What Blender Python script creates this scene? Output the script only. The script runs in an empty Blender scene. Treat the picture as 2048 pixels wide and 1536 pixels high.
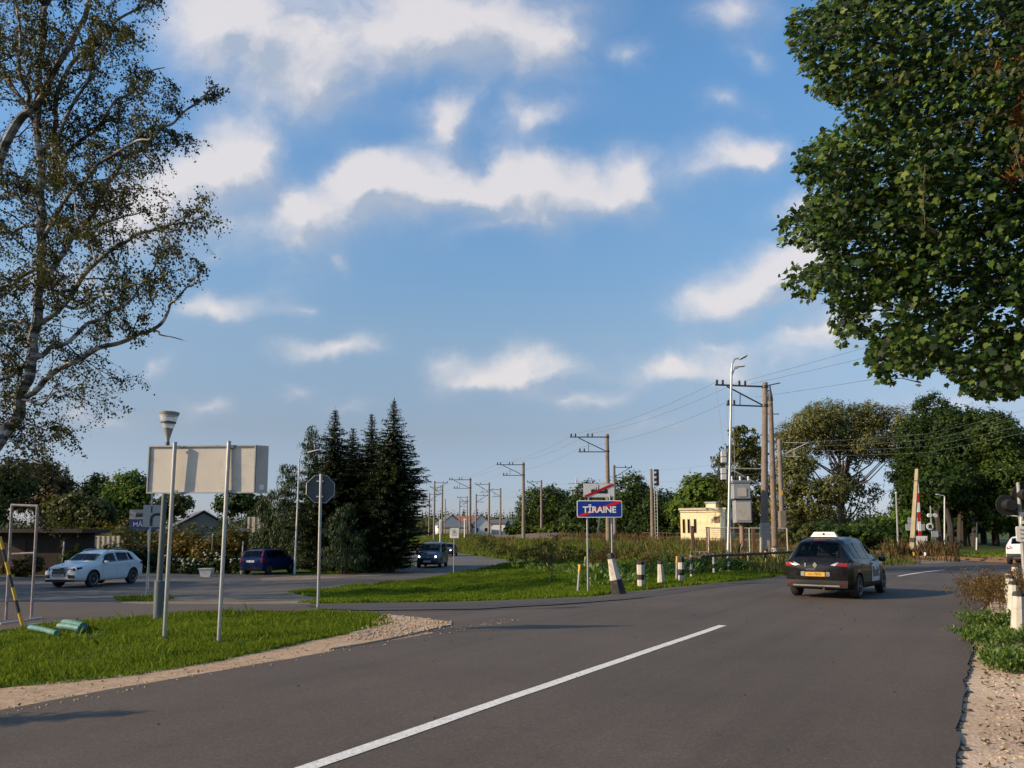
import bpy, bmesh, math, random
import numpy as np
from mathutils import Vector, Matrix, noise as mnoise
R = math.radians
random.seed(7); rng = np.random.default_rng(11)
C = bpy.context.scene.collection
SC = bpy.context.scene

# ---------------------------------------------------------------- camera
CAM_H, PITCH, FPX, SHIFT = 1.75, R(6.0), 1550.0, 139.0
cam_d = bpy.data.cameras.new('camera'); cam = bpy.data.objects.new('camera', cam_d); C.objects.link(cam)
cam.location = (0, 0, CAM_H); cam.rotation_euler = (math.pi/2 + PITCH, 0, 0)
cam_d.sensor_width = 36.0; cam_d.lens = 36.0*FPX/2048; cam_d.shift_y = SHIFT/2048
cam_d.clip_start = 0.1; cam_d.clip_end = 8000
SC.camera = cam

# ---------------------------------------------------------------- light
SUN_EL = R(25); LDIR = Vector((0.955, 0.296, 0)).normalized()          # the way sunlight travels over the ground
SC.view_settings.view_transform = 'Standard'; SC.view_settings.look = 'None'
SC.view_settings.gamma = 1.0; SC.view_settings.use_curve_mapping = False
SC.view_settings.exposure = 0.2
sun_d = bpy.data.lights.new('sun', 'SUN'); sun = bpy.data.objects.new('sun', sun_d); C.objects.link(sun)
sun_d.energy = 5.0; sun_d.angle = R(0.5); sun_d.color = (1.0, 0.77, 0.50)
ldir = Vector((LDIR.x*math.cos(SUN_EL), LDIR.y*math.cos(SUN_EL), -math.sin(SUN_EL)))
sun.rotation_euler = ldir.to_track_quat('-Z', 'Y').to_euler()
W = bpy.data.worlds.new('World'); SC.world = W; W.use_nodes = True
SKY_STRENGTH = 0.1045

def build_world():
    nt = W.node_tree; nt.nodes.clear(); N = nt.nodes; L = nt.links
    out = N.new('ShaderNodeOutputWorld'); bg = N.new('ShaderNodeBackground'); L.new(bg.outputs[0], out.inputs[0])
    bg.inputs[1].default_value = SKY_STRENGTH
    sky = N.new('ShaderNodeTexSky'); sky.sky_type = 'NISHITA'; sky.sun_disc = False
    sky.sun_elevation = SUN_EL
    sky.sun_rotation = math.atan2(-LDIR.x, -LDIR.y)                 # towards the sun, clockwise from +Y
    sky.altitude = 0; sky.air_density = 1.0; sky.dust_density = 0.8; sky.ozone_density = 2.6
    # clouds, laid out by direction
    g = bpy.data.node_groups.new('cloud_cover', 'ShaderNodeTree')
    g.interface.new_socket('Vector', in_out='INPUT', socket_type='NodeSocketVector')
    g.interface.new_socket('Cover', in_out='OUTPUT', socket_type='NodeSocketFloat')
    gi = g.nodes.new('NodeGroupInput'); go = g.nodes.new('NodeGroupOutput')
    def px2g(px, py):
        u = (px-1024)/FPX; v = (768+SHIFT-py)/FPX
        y = math.cos(PITCH)-v*math.sin(PITCH); z = math.sin(PITCH)+v*math.cos(PITCH)
        return u/y, z/y
    clouds = [  # centre, half sizes in photo pixels, tilt, weight
        (540,75,235,165,-8,1.05),(430,30,140,90,0,.9),(640,150,130,80,-30,.8),(740,60,160,90,0,.45),(940,45,250,130,-6,1.1),(1080,90,110,85,0,.8),(850,70,130,80,0,.6),
        (885,250,90,62,10,.85),(900,225,45,40,0,.5),(1060,248,80,42,12,.8),(440,330,130,85,14,1.15),(500,300,75,55,0,.9),(330,400,120,85,25,1.0),(250,450,90,70,0,.7),
        (430,440,170,60,0,.45),(760,360,120,66,0,1.1),(900,365,190,58,-3,1.0),(1080,365,150,66,0,1.0),(1270,345,100,64,10,1.0),(1200,390,90,36,15,.55),
        (600,480,110,105,30,.62),(580,390,60,60,0,.8),(1000,440,120,42,10,.55),(1110,430,60,60,0,.45),(640,430,120,70,0,.5),
        (1465,318,85,66,20,1.1),(1500,300,50,45,0,.7),(1500,560,160,62,17,1.1),(1590,525,110,55,10,.9),(1420,595,90,34,8,.7),(1560,600,110,30,0,.5),
        (465,612,90,40,4,.9),(400,600,60,32,0,.5),(670,703,90,30,8,.95),(1030,745,165,58,8,.85),(1070,715,70,42,0,.55),(875,730,60,30,0,.55),(960,770,90,26,0,.5),
        (1300,750,90,46,8,.95),(1330,735,50,34,0,.5),(1630,668,80,46,20,.9),(1450,680,120,40,0,.45),(1470,735,80,50,0,.5),(1590,735,60,60,20,.45),
        (1150,805,120,28,0,.5),(1210,810,60,20,0,.35),(1480,15,110,62,0,.7),(1270,105,50,36,20,.5),(1455,195,46,32,0,.42),(1505,100,44,30,10,.38),
        (335,728,36,28,10,.5),(160,812,60,28,0,.5),(390,825,60,24,0,.4),(605,620,56,22,0,.42),(600,790,52,20,0,.34),(680,520,32,20,0,.34),(1590,420,80,50,20,.85),
        (720,335,45,36,0,.5),(790,322,50,42,0,.5),(865,345,42,32,0,.4),(1000,325,46,38,0,.5),(1085,332,50,38,0,.5),(1165,352,48,34,0,.4),(780,430,280,80,0,.3),(520,205,190,70,0,.32),(1010,200,200,60,0,.2),(960,760,230,60,0,.2),(1400,740,200,60,0,.25),(1240,420,160,60,0,.22),(420,500,60,36,0,.42),(235,835,70,24,0,.36),(1300,860,90,20,0,.3),(700,815,60,18,0,.3),(120,560,120,60,0,.5),(1750,620,140,70,10,.6),(1900,820,160,40,5,.5)]
    acc = None
    for (cx, cy, rx, ry, tilt, w) in clouds:
        gx, gz = px2g(cx, cy); ex = px2g(cx+rx, cy)[0]-gx; ez = px2g(cx, cy-ry)[1]-gz
        m = g.nodes.new('ShaderNodeMapping'); m.vector_type = 'TEXTURE'
        m.inputs['Location'].default_value = (gx, gz, 0); m.inputs['Rotation'].default_value = (0, 0, R(tilt))
        m.inputs['Scale'].default_value = (ex*1.68, ez*1.68, 1)
        gr = g.nodes.new('ShaderNodeTexGradient'); gr.gradient_type = 'QUADRATIC_SPHERE'
        g.links.new(gi.outputs[0], m.inputs['Vector']); g.links.new(m.outputs[0], gr.inputs[0])
        mu = g.nodes.new('ShaderNodeMath'); mu.operation = 'MULTIPLY_ADD'; mu.inputs[1].default_value = w
        g.links.new(gr.outputs['Fac'], mu.inputs[0])
        if acc is None: mu.inputs[2].default_value = 0
        else: g.links.new(acc, mu.inputs[2])
        acc = mu.outputs[0]
    # breakup
    nz = g.nodes.new('ShaderNodeTexNoise'); nz.inputs['Scale'].default_value = 7.5; nz.inputs['Detail'].default_value = 9; nz.inputs['Roughness'].default_value = .6
    g.links.new(gi.outputs[0], nz.inputs['Vector'])
    ma = g.nodes.new('ShaderNodeMath'); ma.operation = 'MULTIPLY_ADD'; ma.inputs[1].default_value = 1.0; ma.inputs[2].default_value = -.5
    g.links.new(nz.outputs['Fac'], ma.inputs[0])
    sq = g.nodes.new('ShaderNodeMath'); sq.operation = 'POWER'; sq.inputs[1].default_value = .5; g.links.new(acc, sq.inputs[0])
    mx = g.nodes.new('ShaderNodeMath'); mx.operation = 'MULTIPLY'; g.links.new(sq.outputs[0], mx.inputs[0]); g.links.new(ma.outputs[0], mx.inputs[1])
    fin = g.nodes.new('ShaderNodeMath'); fin.operation = 'MULTIPLY_ADD'; fin.inputs[1].default_value = 1.75
    g.links.new(mx.outputs[0], fin.inputs[0]); g.links.new(acc, fin.inputs[2]); g.links.new(fin.outputs[0], go.inputs[0])

    tc = N.new('ShaderNodeTexCoord'); sp = N.new('ShaderNodeSeparateXYZ'); L.new(tc.outputs['Generated'], sp.inputs[0])
    def math_(op, a, b=None, c=None):
        n = N.new('ShaderNodeMath'); n.operation = op
        for i, s in enumerate((a, b, c)):
            if s is None: continue
            if isinstance(s, (int, float)): n.inputs[i].default_value = s
            else: L.new(s, n.inputs[i])
        return n.outputs[0]
    ay = math_('MAXIMUM', math_('ABSOLUTE', sp.outputs[1]), .05)
    cv = N.new('ShaderNodeCombineXYZ'); L.new(math_('DIVIDE', sp.outputs[0], ay), cv.inputs[0]); L.new(math_('DIVIDE', sp.outputs[2], ay), cv.inputs[1])
    wn = N.new('ShaderNodeTexNoise'); wn.inputs['Scale'].default_value = 6.5; wn.inputs['Detail'].default_value = 6; wn.inputs['Roughness'].default_value = .55; L.new(cv.outputs[0], wn.inputs['Vector'])
    ws = N.new('ShaderNodeVectorMath'); ws.operation = 'SUBTRACT'; ws.inputs[1].default_value = (.5, .5, .5); L.new(wn.outputs['Color'], ws.inputs[0])
    wm = N.new('ShaderNodeVectorMath'); wm.operation = 'MULTIPLY'; wm.inputs[1].default_value = (.16, .105, 0); L.new(ws.outputs[0], wm.inputs[0])
    wa = N.new('ShaderNodeVectorMath'); wa.operation = 'ADD'; L.new(cv.outputs[0], wa.inputs[0]); L.new(wm.outputs[0], wa.inputs[1])
    c1 = N.new('ShaderNodeGroup'); c1.node_tree = g; L.new(wa.outputs[0], c1.inputs[0])
    of = N.new('ShaderNodeVectorMath'); of.operation = 'ADD'; of.inputs[1].default_value = (-.022, .035, 0); L.new(wa.outputs[0], of.inputs[0])
    c2 = N.new('ShaderNodeGroup'); c2.node_tree = g; L.new(of.outputs[0], c2.inputs[0])
    mr = N.new('ShaderNodeMapRange'); mr.interpolation_type = 'SMOOTHSTEP'
    mr.inputs['From Min'].default_value = -.04; mr.inputs['From Max'].default_value = 1.0; L.new(c1.outputs[0], mr.inputs['Value'])
    amt = math_('MULTIPLY', mr.outputs[0], .84)
    lit = math_('SUBTRACT', c1.outputs[0], c2.outputs[0])
    n3 = N.new('ShaderNodeTexNoise'); n3.inputs['Scale'].default_value = 14; n3.inputs['Detail'].default_value = 6; L.new(wa.outputs[0], n3.inputs['Vector'])
    lit = math_('ADD', lit, math_('MULTIPLY', math_('SUBTRACT', n3.outputs['Fac'], .5), .4))
    lr = N.new('ShaderNodeMapRange'); lr.inputs['From Min'].default_value = -.34; lr.inputs['From Max'].default_value = .30; L.new(lit, lr.inputs['Value'])
    cm = N.new('ShaderNodeMix'); cm.data_type = 'RGBA'; L.new(lr.outputs[0], cm.inputs['Factor'])
    k = 1/SKY_STRENGTH
    cm.inputs['A'].default_value = (.40*k, .445*k, .53*k, 1); cm.inputs['B'].default_value = (.735*k, .69*k, .68*k, 1)
    tint = N.new('ShaderNodeMix'); tint.data_type = 'RGBA'; tint.blend_type = 'MULTIPLY'; tint.inputs['Factor'].default_value = 1
    L.new(sky.outputs[0], tint.inputs['A']); hz = N.new('ShaderNodeValToRGB'); L.new(math_('ABSOLUTE', sp.outputs[2]), hz.inputs[0]); hz.color_ramp.elements[0].color = (1.0, 1.02, 1.5, 1); hz.color_ramp.elements[1].color = (1.32, 1.78, 1.92, 1); hz.color_ramp.elements[1].position = .52
    for pz, cz in ((.05, (.89, .90, 1.18)), (.13, (1.05, .91, .92)), (.25, (1.38, 1.32, 1.22)), (.33, (1.32, 1.48, 1.46))): em = hz.color_ramp.elements.new(pz); em.color = (*cz, 1)
    L.new(hz.outputs[0], tint.inputs['B'])
    mix = N.new('ShaderNodeMix'); mix.data_type = 'RGBA'
    L.new(amt, mix.inputs['Factor']); L.new(tint.outputs['Result'], mix.inputs['A']); L.new(cm.outputs['Result'], mix.inputs['B'])
    L.new(mix.outputs['Result'], bg.inputs[0])
    W.cycles.sampling_method = 'MANUAL'; W.cycles.sample_map_resolution = 512
build_world()
SC.cycles.max_bounces = 6; SC.cycles.diffuse_bounces = 2; SC.cycles.glossy_bounces = 3; SC.cycles.transparent_max_bounces = 6; SC.cycles.transmission_bounces = 3
SC.cycles.use_adaptive_sampling = True; SC.cycles.adaptive_threshold = 0.02
try: SC.cycles.use_denoising = True
except Exception: pass

# ---------------------------------------------------------------- terrain height and picture geometry
def sstep(a, b, t):
    t = np.clip((np.asarray(t, float)-a)/(b-a), 0, 1); return t*t*(3-2*t)
def rail_ns(x, y):                                                   # across and along the railway
    return (x-14.9)*.966+(y-46)*.259, (x-14.9)*-.259+(y-46)*.966
def H(x, y):
    n, s = rail_ns(x, y)
    ramp = np.interp(s, [0, 8, 24, 52, 79, 200, 600], [0, .15, .85, 1.42, 2.15, 2.3, 2.3])
    bank = ramp*sstep(-7.5, -1, n)
    dip = -.62*sstep(18, 30, y)*sstep(7, -3, x)
    return bank+dip
def Hf(x, y): return float(H(x, y))
def at(px, py, D):                                                   # the point seen at (px, py) of the photo whose distance ahead is D
    u = (px-1024)/FPX; v = (768+SHIFT-py)/FPX
    y = math.cos(PITCH)-v*math.sin(PITCH); z = math.sin(PITCH)+v*math.cos(PITCH); t = D/y
    return Vector((u*t, D, CAM_H+z*t))
def gp(px, py):                                                      # where that line of sight meets the ground
    u = (px-1024)/FPX; v = (768+SHIFT-py)/FPX
    y = math.cos(PITCH)-v*math.sin(PITCH); z = math.sin(PITCH)+v*math.cos(PITCH)
    t = 1.0; last = 0
    while t < 900:
        if CAM_H+z*t <= Hf(u*t, y*t): break
        last = t; t *= 1.02
    lo, hi = last, t
    for _ in range(30):
        m = (lo+hi)/2
        if CAM_H+z*m <= Hf(u*m, y*m): hi = m
        else: lo = m
    return Vector((u*hi, y*hi, Hf(u*hi, y*hi)))
def gx(px, D, dz=0):                                                 # the ground at distance D in picture column px
    x, z = 0.0, 0.0
    for _ in range(6):
        x = (px-1024)/FPX*(D*math.cos(PITCH)+(z-CAM_H)*math.sin(PITCH)); z = Hf(x, D)
    return Vector((x, D, z+dz))
def zat(py, D): return at(1024, py, D).z
# ---------------------------------------------------------------- objects
def tag(o, label=None, cat=None, group=None, kind=None):
    if label: o['label'] = label
    if cat: o['category'] = cat
    if group: o['group'] = group
    if kind: o['kind'] = kind
    return o
def thing(name, label, cat, loc=(0, 0, 0), rz=0, group=None):
    o = bpy.data.objects.new(name, None); C.objects.link(o); o.empty_display_size = .3
    o.location = loc; o.rotation_euler = (0, 0, rz); return tag(o, label, cat, group)
def link(name, me, mat, parent=None, smooth=False):
    if mat is not None and len(me.materials) == 0: me.materials.append(mat)
    if smooth: me.polygons.foreach_set('use_smooth', [True]*len(me.polygons))
    o = bpy.data.objects.new(name, me); C.objects.link(o)
    if parent: o.parent = parent
    return o
def np_mesh(name, V, Fidx, k):
    """V (n,3), faces as flat loop indices with k corners each."""
    me = bpy.data.meshes.new(name); V = np.ascontiguousarray(V, np.float32); Fi = np.ascontiguousarray(Fidx, np.int32).ravel(); nf = len(Fi)//k
    me.vertices.add(len(V)); me.vertices.foreach_set('co', V.ravel())
    me.loops.add(len(Fi)); me.loops.foreach_set('vertex_index', Fi)
    me.polygons.add(nf); me.polygons.foreach_set('loop_start', np.arange(0, nf*k, k, dtype=np.int32)); me.polygons.foreach_set('loop_total', np.full(nf, k, np.int32))
    me.update(calc_edges=True); return me
def dup(root, loc, rz=None, label=None, group=None):
    r = root.copy(); C.objects.link(r); r.location = loc
    if rz is not None: r.rotation_euler = (0, 0, rz)
    if label: r['label'] = label
    if group: r['group'] = group
    for ch in list(root.children):
        c = ch.copy(); C.objects.link(c); c.parent = r
        for gch in ch.children:
            d = gch.copy(); C.objects.link(d); d.parent = c
    return r

class MB:
    def __init__(s): s.v = []; s.f = []
    def add(s, vs, fs):
        b = len(s.v); s.v += [tuple(v) for v in vs]; s.f += [tuple(b+i for i in f) for f in fs]; return s
    def box(s, c, d, rot=None, bev=0.0):
        x, y, z = d[0]/2, d[1]/2, d[2]/2
        if bev <= 0:
            vs = [Vector((i*x, j*y, k*z)) for k in (-1, 1) for j in (-1, 1) for i in (-1, 1)]
            fs = [(0,2,3,1),(4,5,7,6),(0,1,5,4),(2,6,7,3),(0,4,6,2),(1,3,7,5)]
        else:
            bm = bmesh.new(); bmesh.ops.create_cube(bm, size=1)
            for v in bm.verts: v.co = Vector((v.co.x*d[0], v.co.y*d[1], v.co.z*d[2]))
            bmesh.ops.bevel(bm, geom=bm.edges[:], offset=bev, segments=2, affect='EDGES', profile=.5)
            bm.verts.ensure_lookup_table(); vs = [v.co.copy() for v in bm.verts]; fs = [[v.index for v in f.verts] for f in bm.faces]; bm.free()
        c = Vector(c)
        if rot is not None: vs = [rot @ v for v in vs]
        return s.add([v+c for v in vs], fs)
    def tube(s, pts, rad, n=8, cap=True):
        pts = [Vector(p) for p in pts]
        if not hasattr(rad, '__len__'): rad = [rad]*len(pts)
        b = len(s.v); up = None
        for i, p in enumerate(pts):
            d = (pts[min(i+1, len(pts)-1)]-pts[max(i-1, 0)])
            if d.length < 1e-9: d = Vector((0, 0, 1))
            d.normalize()
            if up is None: up = Vector((0, 0, 1)) if abs(d.z) < .9 else Vector((1, 0, 0))
            a = d.cross(up)
            if a.length < 1e-4: a = d.cross(Vector((1, 0, 0)))
            a.normalize(); c = a.cross(d).normalized(); up = c
            for k in range(n):
                t = 2*math.pi*k/n; s.v.append(tuple(p+(a*math.cos(t)+c*math.sin(t))*rad[i]))
        for i in range(len(pts)-1):
            for k in range(n):
                k2 = (k+1) % n; s.f.append((b+i*n+k, b+i*n+k2, b+(i+1)*n+k2, b+(i+1)*n+k))
        if cap:
            s.f.append(tuple(b+k for k in range(n))[::-1]); e = b+(len(pts)-1)*n; s.f.append(tuple(e+k for k in range(n)))
        return s
    def lathe(s, prof, n=20, axis='z', c=(0, 0, 0)):
        b = len(s.v); c = Vector(c)
        for (r, z) in prof:
            for k in range(n):
                t = 2*math.pi*k/n; a, d = r*math.cos(t), r*math.sin(t)
                p = {'z': (a, d, z), 'y': (a, z, d), 'x': (z, a, d)}[axis]; s.v.append(tuple(Vector(p)+c))
        for i in range(len(prof)-1):
            for k in range(n):
                k2 = (k+1) % n; s.f.append((b+i*n+k, b+i*n+k2, b+(i+1)*n+k2, b+(i+1)*n+k))
        s.f.append(tuple(b+k for k in range(n))[::-1]); e = b+(len(prof)-1)*n; s.f.append(tuple(e+k for k in range(n)))
        return s
    def prism(s, poly, y0, y1, M=None):                                # outline in x,z pushed along y
        n = len(poly); vs = [Vector((x, y0, z)) for x, z in poly]+[Vector((x, y1, z)) for x, z in poly]
        if M is not None: vs = [M @ v for v in vs]
        fs = [tuple(range(n)), tuple(range(2*n-1, n-1, -1))]+[(i, i+n, (i+1) % n+n, (i+1) % n) for i in range(n)]
        return s.add(vs, fs)
    def ball(s, c, r, n=10, m=7):
        c = Vector(c); r = Vector(r) if hasattr(r, '__len__') else Vector((r, r, r)); b = len(s.v)
        for i in range(m+1):
            th = math.pi*i/m
            for k in range(n):
                t = 2*math.pi*k/n; s.v.append((c.x+r.x*math.sin(th)*math.cos(t), c.y+r.y*math.sin(th)*math.sin(t), c.z+r.z*math.cos(th)))
        for i in range(m):
            for k in range(n):
                k2 = (k+1) % n; s.f.append((b+i*n+k, b+(i+1)*n+k, b+(i+1)*n+k2, b+i*n+k2))
        return s
    def mesh(s, name):
        me = bpy.data.meshes.new(name); me.from_pydata(s.v, [], s.f); me.validate(); me.update(); return me
    def build(s, name, mat, parent=None, smooth=False):
        o = link(name, s.mesh(name), mat, parent)
        if smooth:
            o.data.polygons.foreach_set('use_smooth', [True]*len(o.data.polygons))
            try: o.data.set_sharp_from_angle(angle=R(40))
            except Exception: pass
        return o
def rrect(w, h, r, n=5, cx=0, cz=0):
    out = []
    for (sx, sz, a0) in ((1, 1, 0), (-1, 1, 90), (-1, -1, 180), (1, -1, 270)):
        for i in range(n+1):
            a = R(a0+90*i/n); out.append((cx+sx*(w/2-r)+r*math.cos(a), cz+sz*(h/2-r)+r*math.sin(a)))
    return out
def text(name, body, size, mat, parent, loc, rot, extrude=.002, align='CENTER', sx=1.0, bold=0.0):
    cu = bpy.data.curves.new(name, 'FONT'); cu.body = body; cu.size = size; cu.extrude = extrude; cu.offset = bold; cu.align_x = align; cu.align_y = 'CENTER'; cu.resolution_u = 3
    tmp = bpy.data.objects.new(name, cu); C.objects.link(tmp)
    me = bpy.data.meshes.new_from_object(tmp.evaluated_get(bpy.context.evaluated_depsgraph_get())); bpy.data.objects.remove(tmp); bpy.data.curves.remove(cu)
    me.materials.clear(); me.materials.append(mat)
    o = bpy.data.objects.new(name, me); C.objects.link(o); o.parent = parent; o.location = loc; o.rotation_euler = rot; o.scale = (sx, 1, 1); return o

# ---------------------------------------------------------------- materials
def _new(name):
    m = bpy.data.materials.new(name); m.use_nodes = True; nt = m.node_tree
    return m, nt, nt.nodes['Principled BSDF']
def ramp_node(nt, fac, stops):
    r = nt.nodes.new('ShaderNodeValToRGB'); nt.links.new(fac, r.inputs[0]); e = r.color_ramp.elements
    while len(e) < len(stops): e.new(.5)
    for i, (p, c) in enumerate(stops): e[i].position = p; e[i].color = (*c, 1)
    return r.outputs[0]
def coords(nt, kind='Object', scale=(1, 1, 1)):
    tc = nt.nodes.new('ShaderNodeTexCoord'); m = nt.nodes.new('ShaderNodeMapping'); m.inputs['Scale'].default_value = scale
    nt.links.new(tc.outputs[kind], m.inputs[0]); return m.outputs[0]
def noise_(nt, vec, scale, detail=4, rough=.55):
    n = nt.nodes.new('ShaderNodeTexNoise'); n.inputs['Scale'].default_value = scale; n.inputs['Detail'].default_value = detail; n.inputs['Roughness'].default_value = rough
    nt.links.new(vec, n.inputs['Vector']); return n.outputs['Fac']
def mixc(nt, fac, a, b, mode='MIX'):
    m = nt.nodes.new('ShaderNodeMix'); m.data_type = 'RGBA'; m.blend_type = mode
    for sock, val in ((m.inputs['Factor'], fac), (m.inputs['A'], a), (m.inputs['B'], b)):
        if isinstance(val, (int, float)): sock.default_value = val
        elif isinstance(val, tuple): sock.default_value = (*val[:3], 1)
        else: nt.links.new(val, sock)
    return m.outputs['Result']
def bump(nt, bs, h, strength, dist):
    b = nt.nodes.new('ShaderNodeBump'); b.inputs['Strength'].default_value = strength; b.inputs['Distance'].default_value = dist
    nt.links.new(h, b.inputs['Height']); nt.links.new(b.outputs[0], bs.inputs['Normal'])
def mat(name, col, rough=.6, metal=0, var=.12, scale=3.0, spec=.5, coat=0, grime=None, gscale=1.2):
    m, nt, b = _new(name); v = coords(nt)
    f = noise_(nt, v, scale, 5)
    c = ramp_node(nt, f, [(.25, tuple(x*(1-var) for x in col)), (.75, tuple(min(1, x*(1+var)) for x in col))])
    if grime is not None:
        gf = noise_(nt, v, gscale, 6, .65); gr = ramp_node(nt, gf, [(.52, (0, 0, 0)), (.72, (1, 1, 1))]); c = mixc(nt, gr, c, grime)
    nt.links.new(c, b.inputs['Base Color']); b.inputs['Roughness'].default_value = rough; b.inputs['Metallic'].default_value = metal
    b.inputs['Specular IOR Level'].default_value = spec; b.inputs['Coat Weight'].default_value = coat; b.inputs['Coat Roughness'].default_value = .04
    return m
def emis(name, col, st):
    m, nt, b = _new(name); b.inputs['Base Color'].default_value = (*col, 1); b.inputs['Emission Color'].default_value = (*col, 1); b.inputs['Emission Strength'].default_value = st; return m
def leafmat(name, cols, transl=.25, rough=.55, spec=.14, nscale=.6, nvar=.35):
    """colour differs from leaf to leaf and from clump to clump."""
    m, nt, b = _new(name); gm = nt.nodes.new('ShaderNodeNewGeometry'); v = coords(nt)
    f1 = gm.outputs['Random Per Island']; f2 = noise_(nt, v, nscale, 3)
    mr = nt.nodes.new('ShaderNodeMath'); mr.operation = 'MULTIPLY_ADD'; nt.links.new(f2, mr.inputs[0]); mr.inputs[1].default_value = nvar*2; mr.inputs[2].default_value = -nvar
    ad = nt.nodes.new('ShaderNodeMath'); ad.operation = 'ADD'; ad.use_clamp = True; nt.links.new(f1, ad.inputs[0]); nt.links.new(mr.outputs[0], ad.inputs[1])
    n = len(cols); c = ramp_node(nt, ad.outputs[0], [(i/(n-1), cols[i]) for i in range(n)])
    nt.links.new(c, b.inputs['Base Color']); b.inputs['Roughness'].default_value = rough; b.inputs['Specular IOR Level'].default_value = spec
    tr = nt.nodes.new('ShaderNodeBsdfTranslucent'); nt.links.new(mixc(nt, .5, c, (.22, .26, .03)), tr.inputs[0])
    mx = nt.nodes.new('ShaderNodeMixShader'); mx.inputs[0].default_value = transl
    nt.links.new(b.outputs[0], mx.inputs[1]); nt.links.new(tr.outputs[0], mx.inputs[2]); nt.links.new(mx.outputs[0], nt.nodes['Material Output'].inputs[0])
    return m
def asphalt(name, c0, c1, patch=(.05, .048, .046), rough=.8):
    m, nt, b = _new(name); v = coords(nt)
    big = noise_(nt, v, .22, 5, .6); fine = noise_(nt, v, 38, 3, .85); mid = noise_(nt, v, 2.2, 5, .6)
    c = ramp_node(nt, big, [(.3, c0), (.7, c1)])
    c = mixc(nt, ramp_node(nt, mid, [(.58, (0, 0, 0)), (.74, (.55, .55, .55))]), c, patch)
    st_ = nt.nodes.new('ShaderNodeMapping'); st_.vector_type = 'TEXTURE'; st_.inputs['Rotation'].default_value = (0, 0, R(58.7)); st_.inputs['Scale'].default_value = (26, 1.3, 1); tc_ = nt.nodes.new('ShaderNodeTexCoord'); nt.links.new(tc_.outputs['Object'], st_.inputs[0])
    c = mixc(nt, .75, c, ramp_node(nt, noise_(nt, st_.outputs[0], 1.6, 5, .6), [(.3, (.74, .74, .75)), (.5, (.98, .98, .98)), (.72, (1.16, 1.15, 1.13))]), 'MULTIPLY')
    c = mixc(nt, ramp_node(nt, noise_(nt, v, 9, 6, .7), [(.66, (0, 0, 0)), (.74, (.6, .6, .6))]), c, tuple(x*.55 for x in c0))
    c = mixc(nt, .8, c, ramp_node(nt, fine, [(.3, (.5, .5, .5)), (.58, (1.0, 1.0, 1.0)), (.78, (2.3, 2.2, 2.05))]), 'MULTIPLY')
    nt.links.new(c, b.inputs['Base Color']); b.inputs['Roughness'].default_value = rough; b.inputs['Specular IOR Level'].default_value = .36
    bump(nt, b, fine, .5, .004); return m
def soil(name, stops, s1=.5, s2=6, s3=45, rough=.95, bd=.02):
    m, nt, b = _new(name); v = coords(nt)
    a = noise_(nt, v, s1, 5, .6); d = noise_(nt, v, s2, 5, .65); e = noise_(nt, v, s3, 3, .75)
    ad = nt.nodes.new('ShaderNodeMath'); ad.operation = 'ADD'; nt.links.new(a, ad.inputs[0]); nt.links.new(d, ad.inputs[1])
    hv = nt.nodes.new('ShaderNodeMath'); hv.operation = 'MULTIPLY'; hv.inputs[1].default_value = .5; nt.links.new(ad.outputs[0], hv.inputs[0])
    c = ramp_node(nt, hv.outputs[0], stops); c = mixc(nt, .7, c, ramp_node(nt, e, [(.3, (.55, .55, .55)), (.7, (1.3, 1.3, 1.3))]), 'MULTIPLY')
    nt.links.new(c, b.inputs['Base Color']); b.inputs['Roughness'].default_value = rough; b.inputs['Specular IOR Level'].default_value = .15
    bump(nt, b, e, .7, bd); return m
M = {}
M['asphalt'] = asphalt('asphalt', (.078, .060, .047), (.112, .088, .069), (.067, .054, .045))
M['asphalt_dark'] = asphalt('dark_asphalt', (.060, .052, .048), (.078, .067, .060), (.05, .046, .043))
M['asphalt_old'] = asphalt('old_asphalt', (.085, .075, .068), (.13, .112, .098), (.17, .14, .115))
M['sand'] = soil('sand', [(.35, (.31, .205, .13)), (.5, (.46, .325, .215)), (.65, (.58, .43, .30))])
M['gravel_warm'] = soil('warm_gravel', [(.35, (.36, .25, .165)), (.5, (.58, .43, .305)), (.65, (.74, .58, .43))], s2=10, s3=34, bd=.03)
M['gravel'] = soil('gravel', [(.35, (.31, .225, .15)), (.5, (.48, .355, .25)), (.65, (.62, .47, .34))], s2=14, s3=30, bd=.03)
M['dirt'] = soil('dirt', [(.3, (.13, .10, .07)), (.5, (.24, .185, .135)), (.7, (.36, .285, .21))])
M['meadow'] = soil('meadow', [(.32, (.05, .055, .016)), (.47, (.05, .082, .014)), (.55, (.075, .095, .024)), (.68, (.13, .10, .045))], s1=.12, s2=2.5, s3=30)
M['ballast'] = soil('ballast', [(.3, (.12, .075, .055)), (.6, (.22, .15, .115))], s2=9, s3=30)
M['line'] = mat('road_paint', (.68, .66, .62), .75, 0, .16, 14, grime=(.22, .20, .18), gscale=34)
M['bark'] = mat('bark', (.085, .066, .05), .9, 0, .4, 9)
M['bark_dark'] = mat('dark_bark', (.04, .033, .027), .9, 0, .4, 9)
M['concrete_pole'] = mat('pole_concrete', (.21, .165, .13), .9, 0, .25, 4, grime=(.11, .09, .075), gscale=2)
M['wood_pole'] = mat('pole_wood', (.20, .15, .115), .85, 0, .3, 5, grime=(.10, .08, .06), gscale=3)
M['concrete'] = mat('concrete', (.36, .32, .28), .9, 0, .2, 6, grime=(.2, .17, .14), gscale=3)
M['steel'] = mat('galvanised_steel', (.42, .42, .41), .42, .75, .12, 9)
M['sign_back'] = mat('sign_back_metal', (.52, .475, .415), .62, .15, .06, 2.5, grime=(.36, .34, .31), gscale=2.2)
M['dark_metal'] = mat('dark_metal', (.045, .047, .05), .5, .4, .2, 5)
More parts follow.
